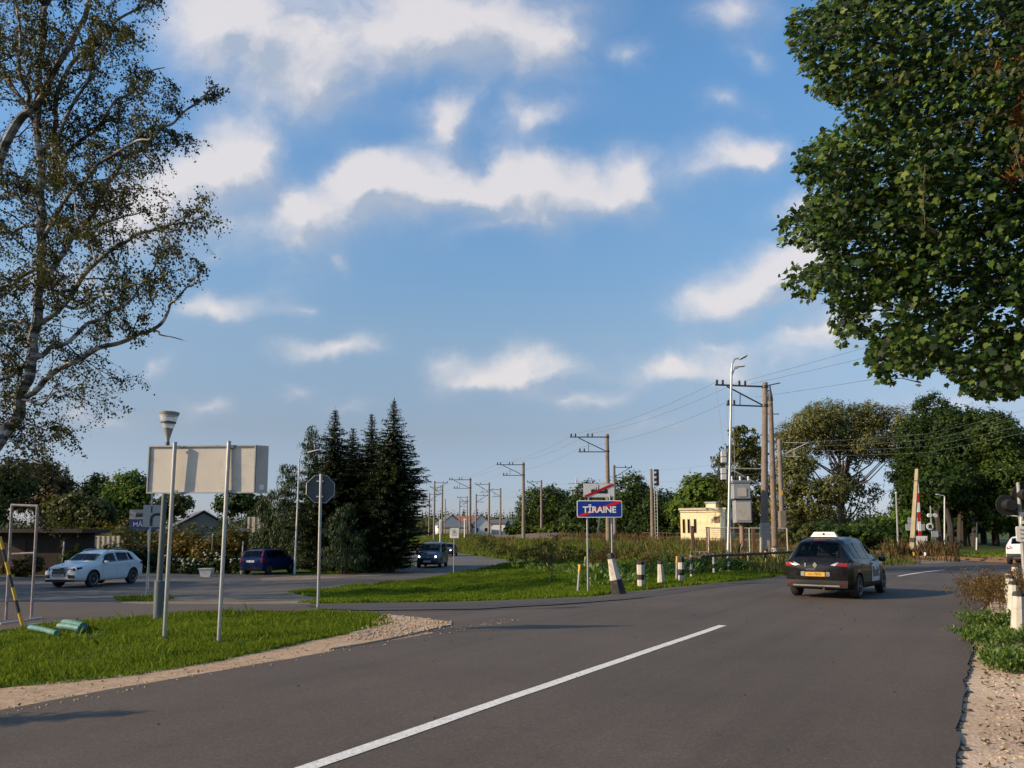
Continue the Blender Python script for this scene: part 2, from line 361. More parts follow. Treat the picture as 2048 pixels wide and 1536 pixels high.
M['grey_metal'] = mat('grey_paint', (.33, .335, .34), .55, .2, .1, 4, grime=(.22, .2, .18), gscale=2.5)
M['lightgrey'] = mat('light_grey_paint', (.58, .58, .58), .5, .1, .07, 4)
M['white'] = mat('white_paint', (.78, .77, .74), .55, 0, .05, 4)
M['whitewash'] = mat('whitewash', (.52, .48, .42), .85, 0, .12, 7, grime=(.26, .21, .16), gscale=4.5)
M['black'] = mat('black_paint', (.017, .017, .018), .55, 0, .2, 5)
M['blackwash'] = mat('worn_black_paint', (.022, .021, .02), .75, 0, .3, 7, grime=(.08, .07, .06), gscale=5)
M['blue_sign'] = mat('blue_sign_face', (.003, .03, .27), .38, 0, .06, 3)
M['navy_sign'] = mat('navy_sign_face', (.006, .03, .19), .45, 0, .06, 3)
M['red_sign'] = mat('red_sign_face', (.52, .012, .018), .4, 0, .06, 3)
M['yellow_mark'] = mat('yellow_paint', (.62, .36, .02), .6, 0, .1, 5)
M['rust'] = mat('rusty_steel', (.16, .085, .055), .85, .2, .3, 8)
M['rubber'] = mat('rubber', (.018, .018, .018), .8, 0, .2, 8)
_m, _nt, _b = _new('clear_car_glass'); _t = _nt.nodes.new('ShaderNodeBsdfTransparent'); _t.inputs[0].default_value = (.40, .46, .45, 1); _g = _nt.nodes.new('ShaderNodeBsdfGlossy'); _g.inputs['Roughness'].default_value = .03; _f = _nt.nodes.new('ShaderNodeFresnel'); _f.inputs[0].default_value = 1.28; _x = _nt.nodes.new('ShaderNodeMixShader')
_nt.links.new(_f.outputs[0], _x.inputs[0]); _nt.links.new(_t.outputs[0], _x.inputs[1]); _nt.links.new(_g.outputs[0], _x.inputs[2]); _nt.links.new(_x.outputs[0], _nt.nodes['Material Output'].inputs[0]); M['clear_glass'] = _m
M['glass'] = mat('car_glass', (.008, .011, .012), .06, 0, .1, 2, spec=.22)
M['chrome'] = mat('chrome', (.75, .75, .75), .15, 1, .03, 4)
M['rim'] = mat('alloy_rim', (.40, .40, .41), .35, .8, .06, 6)
M['plastic'] = mat('black_plastic', (.02, .02, .021), .6, 0, .15, 6)
M['red_lens'] = mat('red_lens', (.24, .006, .012), .15, 0, .05, 6, spec=.6)
M['clear_lens'] = mat('clear_lens', (.55, .55, .55), .12, .4, .05, 6)
M['lamp_on'] = emis('lit_headlamp', (1, .93, .82), 5)
# ---------------------------------------------------------------- setting
from mathutils.geometry import delaunay_2d_cdt
def in_poly(X, Y, poly):
    X = np.asarray(X, float); Y = np.asarray(Y, float); ins = np.zeros(X.shape, bool); n = len(poly)
    for i in range(n):
        x0, y0 = poly[i][0], poly[i][1]; x1, y1 = poly[(i+1) % n][0], poly[(i+1) % n][1]
        if y0 == y1: continue
        c = ((y0 > Y) != (y1 > Y)) & (X < (x1-x0)*(Y-y0)/(y1-y0)+x0); ins ^= c
    return ins
def dense(poly, step, jit=0.0, seed=0):
    out = []; n = len(poly)
    for i in range(n):
        a = Vector(poly[i][:2]); b = Vector(poly[(i+1) % n][:2]); k = max(1, int((b-a).length/step))
        for j in range(k):
            p = a.lerp(b, j/k)
            if jit:
                q = Vector((p.x*.55, p.y*.55, seed*7.3)); r = Vector((p.x*2.3, p.y*2.3, seed*3.1+5))
                p = p+Vector((mnoise.noise(q)+.5*mnoise.noise(r), mnoise.noise(q+Vector((9, 3, 1)))+.5*mnoise.noise(r+Vector((4, 8, 2)))))*jit
            out.append((p.x, p.y))
    return out
def drape(name, poly, off, m, grid=1.0, step=.5, jit=0.0, seed=0, skirt=0.0, kind='structure', crown=None):
    o2 = dense(poly, step, jit, seed); xs = [p[0] for p in o2]; ys = [p[1] for p in o2]
    gxx, gyy = np.meshgrid(np.arange(min(xs), max(xs), grid), np.arange(min(ys), max(ys), grid)); gxx = gxx.ravel(); gyy = gyy.ravel(); k = in_poly(gxx, gyy, o2)
    pts = [Vector(p) for p in o2]+[Vector((a, b)) for a, b in zip(gxx[k], gyy[k])]
    n = len(o2); V, E, Fc, *_ = delaunay_2d_cdt(pts, [(i, (i+1) % n) for i in range(n)], [], 1, 1e-4)
    X = np.array([v.x for v in V]); Y = np.array([v.y for v in V]); Z = H(X, Y)+off
    me = bpy.data.meshes.new(name); me.from_pydata([(a, b, c) for a, b, c in zip(X, Y, Z)], [], [tuple(f) for f in Fc])
    bm = bmesh.new(); bm.from_mesh(me); bmesh.ops.recalc_face_normals(bm, faces=bm.faces[:])
    for f in bm.faces[:1]:
        if f.normal.z < 0: bmesh.ops.reverse_faces(bm, faces=bm.faces[:])
    if skirt:
        be = [e for e in bm.edges if len(e.link_faces) == 1]; r = bmesh.ops.extrude_edge_only(bm, edges=be)
        for g in r['geom']:
            if isinstance(g, bmesh.types.BMVert): g.co.z -= skirt
    bm.to_mesh(me); bm.free(); me.update()
    return tag(link(name, me, m), kind=kind)
def gpoly(pxs): return [tuple(gp(*p)[:2]) for p in pxs]

# one ground sheet out to the horizon
def axis(lim_fine, step, lim):
    a = list(np.arange(-lim_fine[0], lim_fine[1]+.1, step)); lo, hi, s = a[0], a[-1], step
    while a[0] > -lim or a[-1] < lim:
        s *= 1.28
        if a[0] > -lim: a.insert(0, a[0]-s)
        if a[-1] < lim: a.append(a[-1]+s)
    return np.array(a)
ax, ay = axis((45, 60), 1.0, 3500), axis((10, 130), 1.0, 3500)
GX, GY = np.meshgrid(ax, ay); nx, ny = len(ax), len(ay); idx = np.arange(nx*ny).reshape(ny, nx)
ground = link('ground', np_mesh('ground', np.stack([GX.ravel(), GY.ravel(), H(GX, GY).ravel()], 1), np.stack([idx[:-1, :-1], idx[:-1, 1:], idx[1:, 1:], idx[1:, :-1]], -1).reshape(-1, 4), 4), M['meadow'], smooth=True)
tag(ground, kind='structure')

# main road: centre line, then the bend over the crossing
cl = [(-1.68-.609*(6.3+40), -40), (-1.68, 6.3), (4.73, 16.8), (9.6, 24.6), (13.6, 30.5), (17.9, 36), (23.4, 42.2), (32.5, 50), (44, 58), (60, 67.5), (110, 96)]
def resample(p, step):
    p = [Vector(q) for q in p]; out = [p[0]]
    for a, b in zip(p, p[1:]):
        k = max(1, int((b-a).length/step)); out += [a.lerp(b, (i+1)/k) for i in range(k)]
    return out
def smooth_path(p, it=3):
    p = [Vector(q) for q in p]
    for _ in range(it):
        q = [p[0]]
        for a, b in zip(p, p[1:]): q += [a.lerp(b, .25), a.lerp(b, .75)]
        q.append(p[-1]); p = q
    return p
KS = 1.75/1.9; L0 = [tuple((gp(*q)*.977)[:2]) for q in ((610, 1536), (1460, 1245), (1612, 1197), (1790, 1152), (1885, 1139))]; cl = [(L0[0][0]-.608*40, L0[0][1]-40)]+L0+[(a*KS, b*KS) for a, b in cl[7:]]
CL = resample(smooth_path([cl[0]]+[cl[1]]+cl[2:], 3), .5)
def side(path, d):
    out = []
    for i, p in enumerate(path):
        t = (path[min(i+1, len(path)-1)]-path[max(0, i-1)]).normalized(); out.append(p+Vector((t.y, -t.x))*d)
    return out
redge = side(CL, 4.08); ledge = side(CL, -4.02)
road_poly = [tuple(p) for p in redge]+[tuple(p) for p in reversed(ledge)]
drape('road', road_poly, .035, M['asphalt'], 1.0, .25, .085, 1, skirt=.05)
# junction apron and the wide mouth of the side road
apron = gpoly([(862,1266),(1000,1276),(1120,1262),(1300,1240),(1480,1188),(1490,1163),(1250,1186),(1180,1195),(900,1205),(640,1209),(300,1210),(60,1203),(-300,1208),(-300,1285),(60,1258),(200,1244),(330,1230),(640,1222),(740,1229),(800,1236)])
drape('side_road', apron, .022, M['asphalt'], .8, .4, .06, 2, skirt=.03)
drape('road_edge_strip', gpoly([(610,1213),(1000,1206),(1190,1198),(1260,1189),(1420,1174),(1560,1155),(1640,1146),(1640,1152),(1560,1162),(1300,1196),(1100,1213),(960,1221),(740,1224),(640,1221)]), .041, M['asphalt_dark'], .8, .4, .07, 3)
back = gpoly([(-300,1216),(60,1209),(230,1206),(340,1196),(600,1183),(700,1172),(830,1160),(900,1148),(960,1138),(1015,1126),(1012,1119),(960,1111),(905,1104),(860,1097),(833,1094),(812,1100),(815,1122),(790,1140),(700,1150),(600,1151),(480,1146),(300,1148),(90,1151),(-300,1156)])
drape('back_road', back, .012, M['asphalt_old'], 1.0, .5, .10, 4)
drape('dirt_patch', gpoly([(250,1203),(345,1194),(480,1188),(620,1183),(640,1196),(620,1209),(480,1213),(300,1214),(230,1212)]), .018, M['dirt'], .8, .4, .25, 5)
drape('sand_verge', gpoly([(520,1157),(640,1150),(760,1146),(800,1149),(700,1155),(600,1161),(520,1163)]), .018, M['dirt'], .8, .4, .15, 6)
# sandy shoulder along the near-left edge, gravel tip, and right shoulder
def strip(path, d0, d1, i0, i1): return [tuple(p) for p in side(path[i0:i1], d0)]+[tuple(p) for p in reversed(side(path[i0:i1], d1))]
iY = lambda y: min(range(len(CL)), key=lambda i: abs(CL[i].y-y*KS))
drape('sand_shoulder', gpoly([(-300,1480),(0,1440),(200,1402),(400,1352),(620,1316),(760,1289),(880,1265),(800,1252),(740,1260),(600,1287),(450,1318),(300,1343),(150,1362),(0,1378),(-300,1400)]), .010, M['sand'], .5, .25, .12, 7)
drape('gravel_tip', gpoly([(770,1233),(830,1238),(905,1248),(908,1253),(860,1264),(760,1284),(660,1302),(700,1270),(778,1250)]), .0395, M['gravel'], .4, .2, .07, 8, skirt=.04)
drape('gravel_shoulder', strip(CL, 4.05, 6.35, iY(-20), iY(27)), .006, M['gravel_warm'], .6, .3, .15, 9)
# markings
def marking(name, path, w, off): return [tuple(p) for p in side(path, w/2)]+[tuple(p) for p in reversed(side(path, -w/2))]
o = drape('road_marking', marking('line', CL[0:iY(16.9)], .15, 0), .0405, M['line'], .5, .25, .012, 10)
for a, b in ((25.2, 27.0), (35.6, 42.6)): drape('road_marking', marking('line', CL[iY(a):iY(b)], .15, 0), .0405, M['line'], .5, .25, .012, 11)
# railway: ballast bed, level-crossing slab, rails and sleepers
def rail_xy(n, s): return (14.9+n*.966-s*.259, 46+n*.259+s*.966)
drape('ballast_bed', [rail_xy(1, 30), rail_xy(26, 30), rail_xy(26, 330), rail_xy(1, 330)], .05, M['ballast'], 3, 2, .4, 12)
drape('ballast_bed', [rail_xy(14.5, -40), rail_xy(25, -40), rail_xy(25, 30), rail_xy(14.5, 30)], .012, M['ballast'], 2, 1, .2, 13)
for k, n in enumerate((16.4, 17.92, 20.6, 22.12)):
    b = MB()
    for s0 in range(-30, 330, 6):
        p, q = rail_xy(n, s0), rail_xy(n, s0+6); za, zb = Hf(*p)+.16, Hf(*q)+.16
        b.add([(p[0]-.035, p[1], za-.16), (p[0]+.035, p[1], za-.16), (p[0]+.035, p[1], za), (p[0]-.035, p[1], za), (q[0]-.035, q[1], zb-.16), (q[0]+.035, q[1], zb-.16), (q[0]+.035, q[1], zb), (q[0]-.035, q[1], zb)], [(0,1,5,4),(1,2,6,5),(2,3,7,6),(3,0,4,7)])
    if k == 0: pass
    tag(b.build('rail', M['rust']), ['rusty rail nearest the road side of the line', 'second rusty rail of the near track', 'third rusty rail on the far track', 'rusty rail farthest across the line'][k], 'rail', 'rails of the railway')
ci = iY(48)
drape('level_crossing', [rail_xy(15.8, -6), rail_xy(25.4, -6), rail_xy(25.4, 17), rail_xy(15.8, 17)], .046, M['dirt'], 1, .5, .05, 14)
drape('crossing_apron', gpoly([(1640,1120),(1780,1117),(1900,1119),(2010,1120),(2060,1124),(2060,1130),(1900,1128),(1760,1133)]), .026, M['dirt'], 1, .5, .2, 15)

# grass and low growth that nobody could count
def blades(name, poly, dens, h, w, m, excl=(), seed=0, lean=.35, patch=0.0, hv=.5, clump=0):
    r = np.random.default_rng(seed); P = np.array([p[:2] for p in poly]); lo, hi = P.min(0), P.max(0); n = int(dens*(hi[0]-lo[0])*(hi[1]-lo[1]))
    X = r.uniform(lo[0], hi[0], n); Y = r.uniform(lo[1], hi[1], n); k = in_poly(X, Y, poly)
    for e in excl: k &= ~in_poly(X, Y, e)
    X, Y = X[k], Y[k]; n = len(X)
    hh = h*(1-hv+2*hv*r.random(n))
    pn = np.array([mnoise.noise(Vector((a*.9, b*.9, seed))) for a, b in zip(X, Y)])
    if patch: hh *= np.clip(1+patch*2.2*pn, .25, 2.2)
    az = r.uniform(0, 2*np.pi, n); dx, dy = np.cos(az), np.sin(az); ln = lean*hh*r.uniform(.2, 1.3, n); az2 = r.uniform(0, 2*np.pi, n); lx, ly = np.cos(az2)*ln, np.sin(az2)*ln
    Z = H(X, Y)-.01; ww = w*r.uniform(.6, 1.3, n)
    V = np.empty((n, 5, 3))
    V[:, 0] = np.stack([X-dx*ww/2, Y-dy*ww/2, Z], 1); V[:, 1] = np.stack([X+dx*ww/2, Y+dy*ww/2, Z], 1)
    V[:, 2] = np.stack([X+lx*.35+dx*ww*.42, Y+ly*.35+dy*ww*.42, Z+hh*.6], 1); V[:, 4] = np.stack([X+lx*.35-dx*ww*.42, Y+ly*.35-dy*ww*.42, Z+hh*.6], 1)
    V[:, 3] = np.stack([X+lx, Y+ly, Z+hh], 1)
    b = np.arange(n)[:, None]*5
    return tag(link(name, np_mesh(name, V.reshape(-1, 3), b+np.arange(5)[None], 5), m), kind='stuff')
M['grass'] = leafmat('grass_blades', [(.030, .060, .005), (.072, .135, .008), (.125, .205, .012), (.20, .26, .026)], .4, .6, .08, .45, .25)
M['grass_dry'] = leafmat('dry_grass_blades', [(.045, .07, .010), (.09, .115, .02), (.14, .135, .035), (.22, .18, .07)], .25, .7, .2, .35, .4)
M['weed_brown'] = leafmat('brown_weed_leaves', [(.045, .026, .012), (.085, .048, .02), (.125, .08, .034), (.19, .135, .06)], .2, .8, .15, .5, .3)
M['weed_green'] = leafmat('green_weed_leaves', [(.03, .065, .008), (.07, .13, .014), (.13, .20, .03)], .3, .45, .4, .8, .3)
isl = gpoly([(-300,1420),(0,1378),(150,1364),(300,1345),(450,1320),(600,1289),(740,1262),(795,1248),(775,1237),(740,1230),(640,1223),(330,1231),(200,1245),(60,1259),(-300,1287)])
drape('grass_island', isl, .006, M['meadow'], .6, .3, .08, 16)
isl_rag = dense(isl, .3, .16, 17)
blades('grass', isl_rag, 2600, .07, .012, M['grass'], seed=1, patch=.5)
blades('grass', isl_rag, 60, .11, .02, M['grass'], seed=2, patch=.8, lean=.7)
mid = gpoly([(590,1208),(640,1196),(560,1184),(700,1173),(830,1161),(900,1149),(1018,1126),(1180,1113),(1420,1108),(1640,1100),(1640,1138),(1570,1150),(1400,1171),(1250,1185),(1180,1194),(900,1203),(640,1207)])
mid_rag = dense(mid, .4, .2, 18)
blades('grass', mid_rag, 700, .085, .028, M['grass'], seed=3, patch=.6)
blades('grass', gpoly([(225,1196),(330,1190),(350,1197),(320,1204),(240,1203)]), 250, .10, .035, M['grass'], seed=4)
blades('grass', gpoly([(150,1243),(285,1236),(290,1241),(160,1249)]), 300, .08, .03, M['grass'], seed=14)
far_v = gpoly([(812,1088),(905,1101),(1015,1119),(1060,1117),(1000,1096),(930,1085),(860,1077),(815,1074)])
blades('grass', far_v, 60, .22, .10, M['grass'], seed=5)
blades('grass', gpoly([(1890,1117),(2060,1119),(2060,1108),(1890,1109)]), 60, .2, .08, M['grass'], seed=6)
blades('grass', gpoly([(620,1149),(700,1147),(800,1138),(830,1130),(700,1137),(620,1142)]), 120, .12, .05, M['grass'], seed=15)
bankp = [rail_xy(-7.5, -4), rail_xy(-.5, -4), rail_xy(4, 14), rail_xy(2, 26), rail_xy(-.6, 34), rail_xy(-.6, 110), rail_xy(-6.5, 110)]
blades('tall_grass', bankp, 75, .26, .05, M['grass_dry'], excl=[back], seed=7, patch=.9)
blades('grass', bankp, 90, .24, .055, M['grass'], excl=[back], seed=27, patch=.9)
blades('tall_grass', bankp, 5, .5, .05, M['weed_brown'], excl=[back], seed=8, patch=1.1, lean=.25)
blades('tall_grass', [rail_xy(-7, -10), rail_xy(9, -12), rail_xy(13, 30), rail_xy(-2, 24)], 60, .34, .05, M['grass_dry'], excl=[road_poly], seed=9, patch=.9)
blades('tall_grass', [rail_xy(5, 20), rail_xy(15, -2), rail_xy(15, 60), rail_xy(5, 60)], 18, .34, .07, M['weed_brown'], excl=[road_poly], seed=19, patch=.9)
brown = gpoly([(1765,1116),(1915,1116),(1915,1108),(1765,1108)])
blades('tall_grass', brown, 70, .62, .07, M['weed_brown'], excl=[road_poly], seed=10, patch=.7, lean=.3)
rs = strip(CL, 5.5, 11, iY(4), iY(21)); blades('grass', rs, 420, .11, .02, M['grass'], seed=11, patch=.6)
blades('grass', strip(CL, 5.9, 8.3, iY(6), iY(20)), 60, .22, .03, M['weed_green'], seed=12, patch=.8)
# scattered fallen leaves and bits on the right shoulder
def litter(name, poly, dens, s, m, seed, z=.02):
    r = np.random.default_rng(seed); P = np.array(poly); lo, hi = P.min(0), P.max(0); n = int(dens*(hi[0]-lo[0])*(hi[1]-lo[1])); X = r.uniform(lo[0], hi[0], n); Y = r.uniform(lo[1], hi[1], n)
    k = in_poly(X, Y, poly); X, Y = X[k], Y[k]; n = len(X); a = r.uniform(0, 6.28, n); sc = s*r.uniform(.4, 1.3, n)
    V = np.empty((n, 4, 3))
    for i, (da, l) in enumerate(((0, 1), (1.57, .5), (3.14, .9), (4.71, .5))):
        V[:, i, 0] = X+np.cos(a+da)*sc*l; V[:, i, 1] = Y+np.sin(a+da)*sc*l; V[:, i, 2] = H(X, Y)+z+r.uniform(0, .035, n)
    return tag(link(name, np_mesh(name, V.reshape(-1, 3), np.arange(n*4), 4), m), kind='stuff')
litter('fallen_leaves', strip(CL, 4.25, 6.9, iY(2), iY(16)), 48, .032, M['weed_brown'], 21)
litter('fallen_leaves', gpoly([(0,1440),(200,1402),(400,1352),(620,1316),(880,1265),(800,1252),(600,1287),(300,1343),(0,1378)]), 5, .03, M['weed_brown'], 22)
def pebbles(poly, dens, s, seed, m, z):
    r = random.Random(seed); P = np.array(poly); lo, hi = P.min(0), P.max(0); b = MB()
    for _ in range(int(dens*(hi[0]-lo[0])*(hi[1]-lo[1]))):
        x, y = r.uniform(lo[0], hi[0]), r.uniform(lo[1], hi[1])
        if in_poly([x], [y], poly)[0]:
            q = s*r.uniform(.4, 1.5); b.ball((x, y, Hf(x, y)+z), (q, q*r.uniform(.6, 1), q*.6), 5, 3)
    return tag(b.build('gravel', m), kind='stuff')
pebbles(strip(CL, 4.25, 6.1, iY(3), iY(18)), 110, .015, 31, M['gravel_warm'], .008)
pebbles(gpoly([(770,1233),(905,1248),(880,1262),(760,1284),(690,1285)]), 90, .022, 32, M['gravel'], .055)
litter('fallen_leaves', strip(CL, -4, 4, iY(4), iY(26)), .5, .022, M['asphalt_dark'], 23, .040)
pebbles(strip(CL, -4.25, -3.75, iY(2), iY(16)), 34, .012, 33, M['gravel'], .040)
pebbles(gpoly([(0,1440),(200,1402),(400,1352),(620,1316),(880,1265),(800,1252),(600,1287),(300,1343),(0,1378)]), 40, .014, 34, M['gravel'], .012)
litter('fallen_leaves', isl_rag, 5, .03, M['weed_brown'], 35, .05)
# ragged tar lip of the right road edge
b = MB(); r = random.Random(5)
for p, q in zip(redge[iY(2):iY(22)], redge[iY(2)+1:iY(22)+1]):
    for _ in range(5):
        t = r.random(); c = p.lerp(q, t); n = (q-p).normalized(); w = r.uniform(-.03, .07); q_ = r.uniform(.015, .05); b.ball((c.x+n.y*w, c.y-n.x*w, .012), (q_, q_*r.uniform(.7, 1.3), q_*.5), 6, 4)
tag(b.build('road_crumbs', M['asphalt_dark']), kind='stuff')
# ---------------------------------------------------------------- foliage
def unit(v): return v/np.maximum(np.linalg.norm(v, axis=-1, keepdims=True), 1e-9)
def leaf_quads(P, T, N, ln, wd, bend=.0):
    """diamond leaves: centre P, along T, facing N."""
    T = unit(T); B = unit(np.cross(N, T)); N = unit(np.cross(T, B)); ln = np.asarray(ln)[..., None]*np.ones((len(P), 1)); wd = np.asarray(wd)[..., None]*np.ones((len(P), 1))
    V = np.empty((len(P), 4, 3)); V[:, 0] = P-T*ln/2; V[:, 1] = P+B*wd/2+T*ln*.05+N*wd*.12; V[:, 2] = P+T*ln/2+N*ln*bend; V[:, 3] = P-B*wd/2+T*ln*.05+N*wd*.12
    return V.reshape(-1, 3)
def quads_obj(name, V, m, parent=None): return link(name, np_mesh(name, V, np.arange(len(V)), 4), m, parent)
def blob_points(blobs, nclump, nleaf, cr, r, shell=.55):
    """blobs (x,y,z,rx,ry,rz); leaves gathered in clumps near each blob's skin."""
    vol = np.array([(b[3]*b[4]*b[5])**(2/3) for b in blobs]); cnt = np.maximum(3, (nclump*vol/vol.sum()).astype(int)); P = []; N = []
    for b, c in zip(blobs, cnt):
        d = unit(r.normal(size=(c, 3))); rad = (shell+(1.04-shell)*r.random((c, 1))**.7); cc = d*rad*np.array(b[3:6])+np.array(b[:3])
        k = r.normal(size=(c, nleaf, 3)); s = cr*r.uniform(.5, 1.4, (c, 1, 1)); off = unit(k)*(r.random((c, nleaf, 1))**.5)*s*np.array([1, 1, .75])
        p = cc[:, None]+off; n = unit(off*.8/s+d[:, None]*.7+r.normal(size=p.shape)*.45+np.array([0, 0, .35]))
        P.append(p.reshape(-1, 3)); N.append(n.reshape(-1, 3))
    return np.concatenate(P), np.concatenate(N)
def crown_mesh(name, blobs, nclump, nleaf, cr, ls, m, parent, seed, asp=.6, upright=0.0, shell=.55, zmin=None):
    r = np.random.default_rng(seed); P, N = blob_points(blobs, nclump, nleaf, cr, r, shell)
    if zmin is not None: k = P[:, 2] > zmin; P, N = P[k], N[k]
    T = r.normal(size=P.shape)+np.array([0, 0, upright*3]); T = T-N*np.sum(T*N, 1, keepdims=True) if upright < .5 else T
    s = ls*r.uniform(.6, 1.35, len(P)); return quads_obj(name, leaf_quads(P, T, N, s, s*asp), m, parent)
def limbs(b, base, blobs, r0, r, n=7, extra=2):
    top = max(bl[2] for bl in blobs); cx = sum(bl[0] for bl in blobs)/len(blobs); cy = sum(bl[1] for bl in blobs)/len(blobs)
    pts = [Vector(base)]; k = 7
    for i in range(1, k+1):
        t = i/k; pts.append(Vector((base[0]+(cx-base[0])*t*t+r.gauss(0, .12), base[1]+(cy-base[1])*t*t+r.gauss(0, .12), base[2]+(top-base[2])*t)))
    b.tube(pts, [r0*(1.25 if i == 0 else 1)*(1-.85*i/k) for i in range(k+1)], 8)
    for bl in blobs:
        for e in range(extra):
            c = Vector(bl[:3])+Vector((r.uniform(-.6, .6)*bl[3], r.uniform(-.6, .6)*bl[4], r.uniform(-.3, .6)*bl[5]))
            z0 = base[2]+(max(c.z-abs(bl[3])*1.4, base[2]+.2*(top-base[2]))-base[2])*r.uniform(.55, .95); t = min(1, max(.08, (z0-base[2])/(top-base[2]+1e-6))); i = min(k-1, int(t*k)); s = pts[i].lerp(pts[i+1], t*k-i)
            mid_ = s.lerp(c, .5)+Vector((r.gauss(0, .2), r.gauss(0, .2), r.gauss(0, .2)-.1*(c-s).length)); rr = max(.02, r0*(1-.8*t)*.55)
            b.tube([s, s.lerp(mid_, .5)+Vector((0, 0, -.02)), mid_, c], [rr, rr*.8, rr*.6, rr*.2], 6)
def tree(name, label, cat, base, blobs, m, group=None, nclump=120, nleaf=22, cr=.7, ls=.3, r0=.2, seed=0, bark='bark', asp=.6, upright=0, shell=.55, extra=2):
    t = thing(name, label, cat, base, 0, group); rr = random.Random(seed)
    b = MB(); limbs(b, (0, 0, -.1), blobs, r0, rr, extra=extra); b.build('trunk', M[bark], t, True)
    crown_mesh('crown', blobs, nclump, nleaf, cr, ls, m, t, seed, asp, upright, shell); return t
def bush(name, label, cat, base, w, h, m, group=None, n=40, nleaf=18, ls=.12, seed=0, d=None, asp=.55, flowers=None, upright=0, stems=True):
    t = thing(name, label, cat, base, 0, group); r = random.Random(seed); d = d or w*.6; blobs = []
    for i in range(max(3, int(w*1.6))):
        f = r.uniform(.55, 1.0); blobs.append((r.uniform(-.36, .36)*w, r.uniform(-.3, .3)*d, h*f*.52, w*r.uniform(.2, .34), d*r.uniform(.25, .4), h*f*.5))
    crown_mesh('foliage', blobs, n, nleaf, min(w, h)*.17, ls, m, t, seed, asp, upright, .3, zmin=-.05)
    if stems:
        b = MB()
        b.tube([(0, 0, -.1), (.05*w, 0, h*.4), (.02, .05*d, h*.75)], [.045, .03, .01], 6)
        b.build('stem', M['bark_dark'], t)
    if flowers:
        fm = MB().ball((0, 0, 0), (1, 1, .8), 7, 5).mesh('flower_head'); fm.materials.append(M['blossom'])
        for i in range(flowers):
            bl = r.choice(blobs); a = r.uniform(0, 6.28); fo = link('flower_head', fm, None, t); fo.location = (bl[0]+math.cos(a)*bl[3]*.9, bl[1]-abs(math.sin(a))*bl[4], bl[2]+r.uniform(.2, 1)*bl[5]); fo.scale = [r.uniform(.045, .085)]*3
    return t
M['blossom'] = mat('blossom', (.46, .44, .36), .8, 0, .2, 10)
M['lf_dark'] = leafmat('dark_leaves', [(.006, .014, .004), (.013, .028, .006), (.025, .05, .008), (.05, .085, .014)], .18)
M['lf_mid'] = leafmat('mid_green_leaves', [(.010, .021, .005), (.024, .046, .008), (.045, .078, .012), (.08, .12, .022)], .22)
M['lf_bright'] = leafmat('bright_green_leaves', [(.035, .06, .010), (.065, .115, .014), (.095, .155, .018), (.13, .18, .03)], .28)
M['lf_willow'] = leafmat('willow_leaves', [(.05, .055, .02), (.09, .09, .035), (.14, .13, .055), (.20, .18, .085)], .22, nscale=.35, nvar=.3)
M['lf_willow_tan'] = leafmat('browning_willow_leaves', [(.032, .038, .010), (.08, .085, .022), (.15, .148, .045), (.25, .25, .09)], .22, nscale=.3, nvar=.4)
M['lf_autumn'] = leafmat('autumn_leaves', [(.05, .045, .012), (.10, .072, .016), (.17, .10, .018), (.22, .15, .025)], .25, nscale=.5, nvar=.5)
M['lf_brown'] = leafmat('brown_leaves', [(.035, .026, .012), (.065, .042, .017), (.10, .062, .024), (.12, .085, .03)], .2)
M['lf_olive'] = leafmat('olive_leaves', [(.022, .03, .009), (.045, .055, .014), (.075, .08, .02), (.11, .10, .03)], .2)
M['lf_spruce'] = leafmat('spruce_needles', [(.006, .014, .006), (.011, .024, .009), (.02, .038, .012), (.034, .055, .016)], .08, .6, .25)
M['lf_pine'] = leafmat('pine_needles', [(.009, .020, .007), (.018, .036, .010), (.034, .06, .016), (.055, .08, .026)], .1, .55, .3)
M['lf_birch'] = leafmat('birch_leaves', [(.012, .012, .004), (.024, .024, .006), (.042, .038, .009), (.07, .054, .012), (.11, .07, .015)], .22, .5, .2, .5, .35)
M['lf_maple'] = leafmat('maple_leaves', [(.004, .011, .002), (.009, .024, .004), (.018, .044, .006), (.046, .090, .012), (.14, .19, .034)], .28, .5, .2, .9, .32)
M['far_wood'] = leafmat('far_wood_leaves', [(.015, .026, .014), (.024, .038, .02), (.035, .052, .026)], .1)

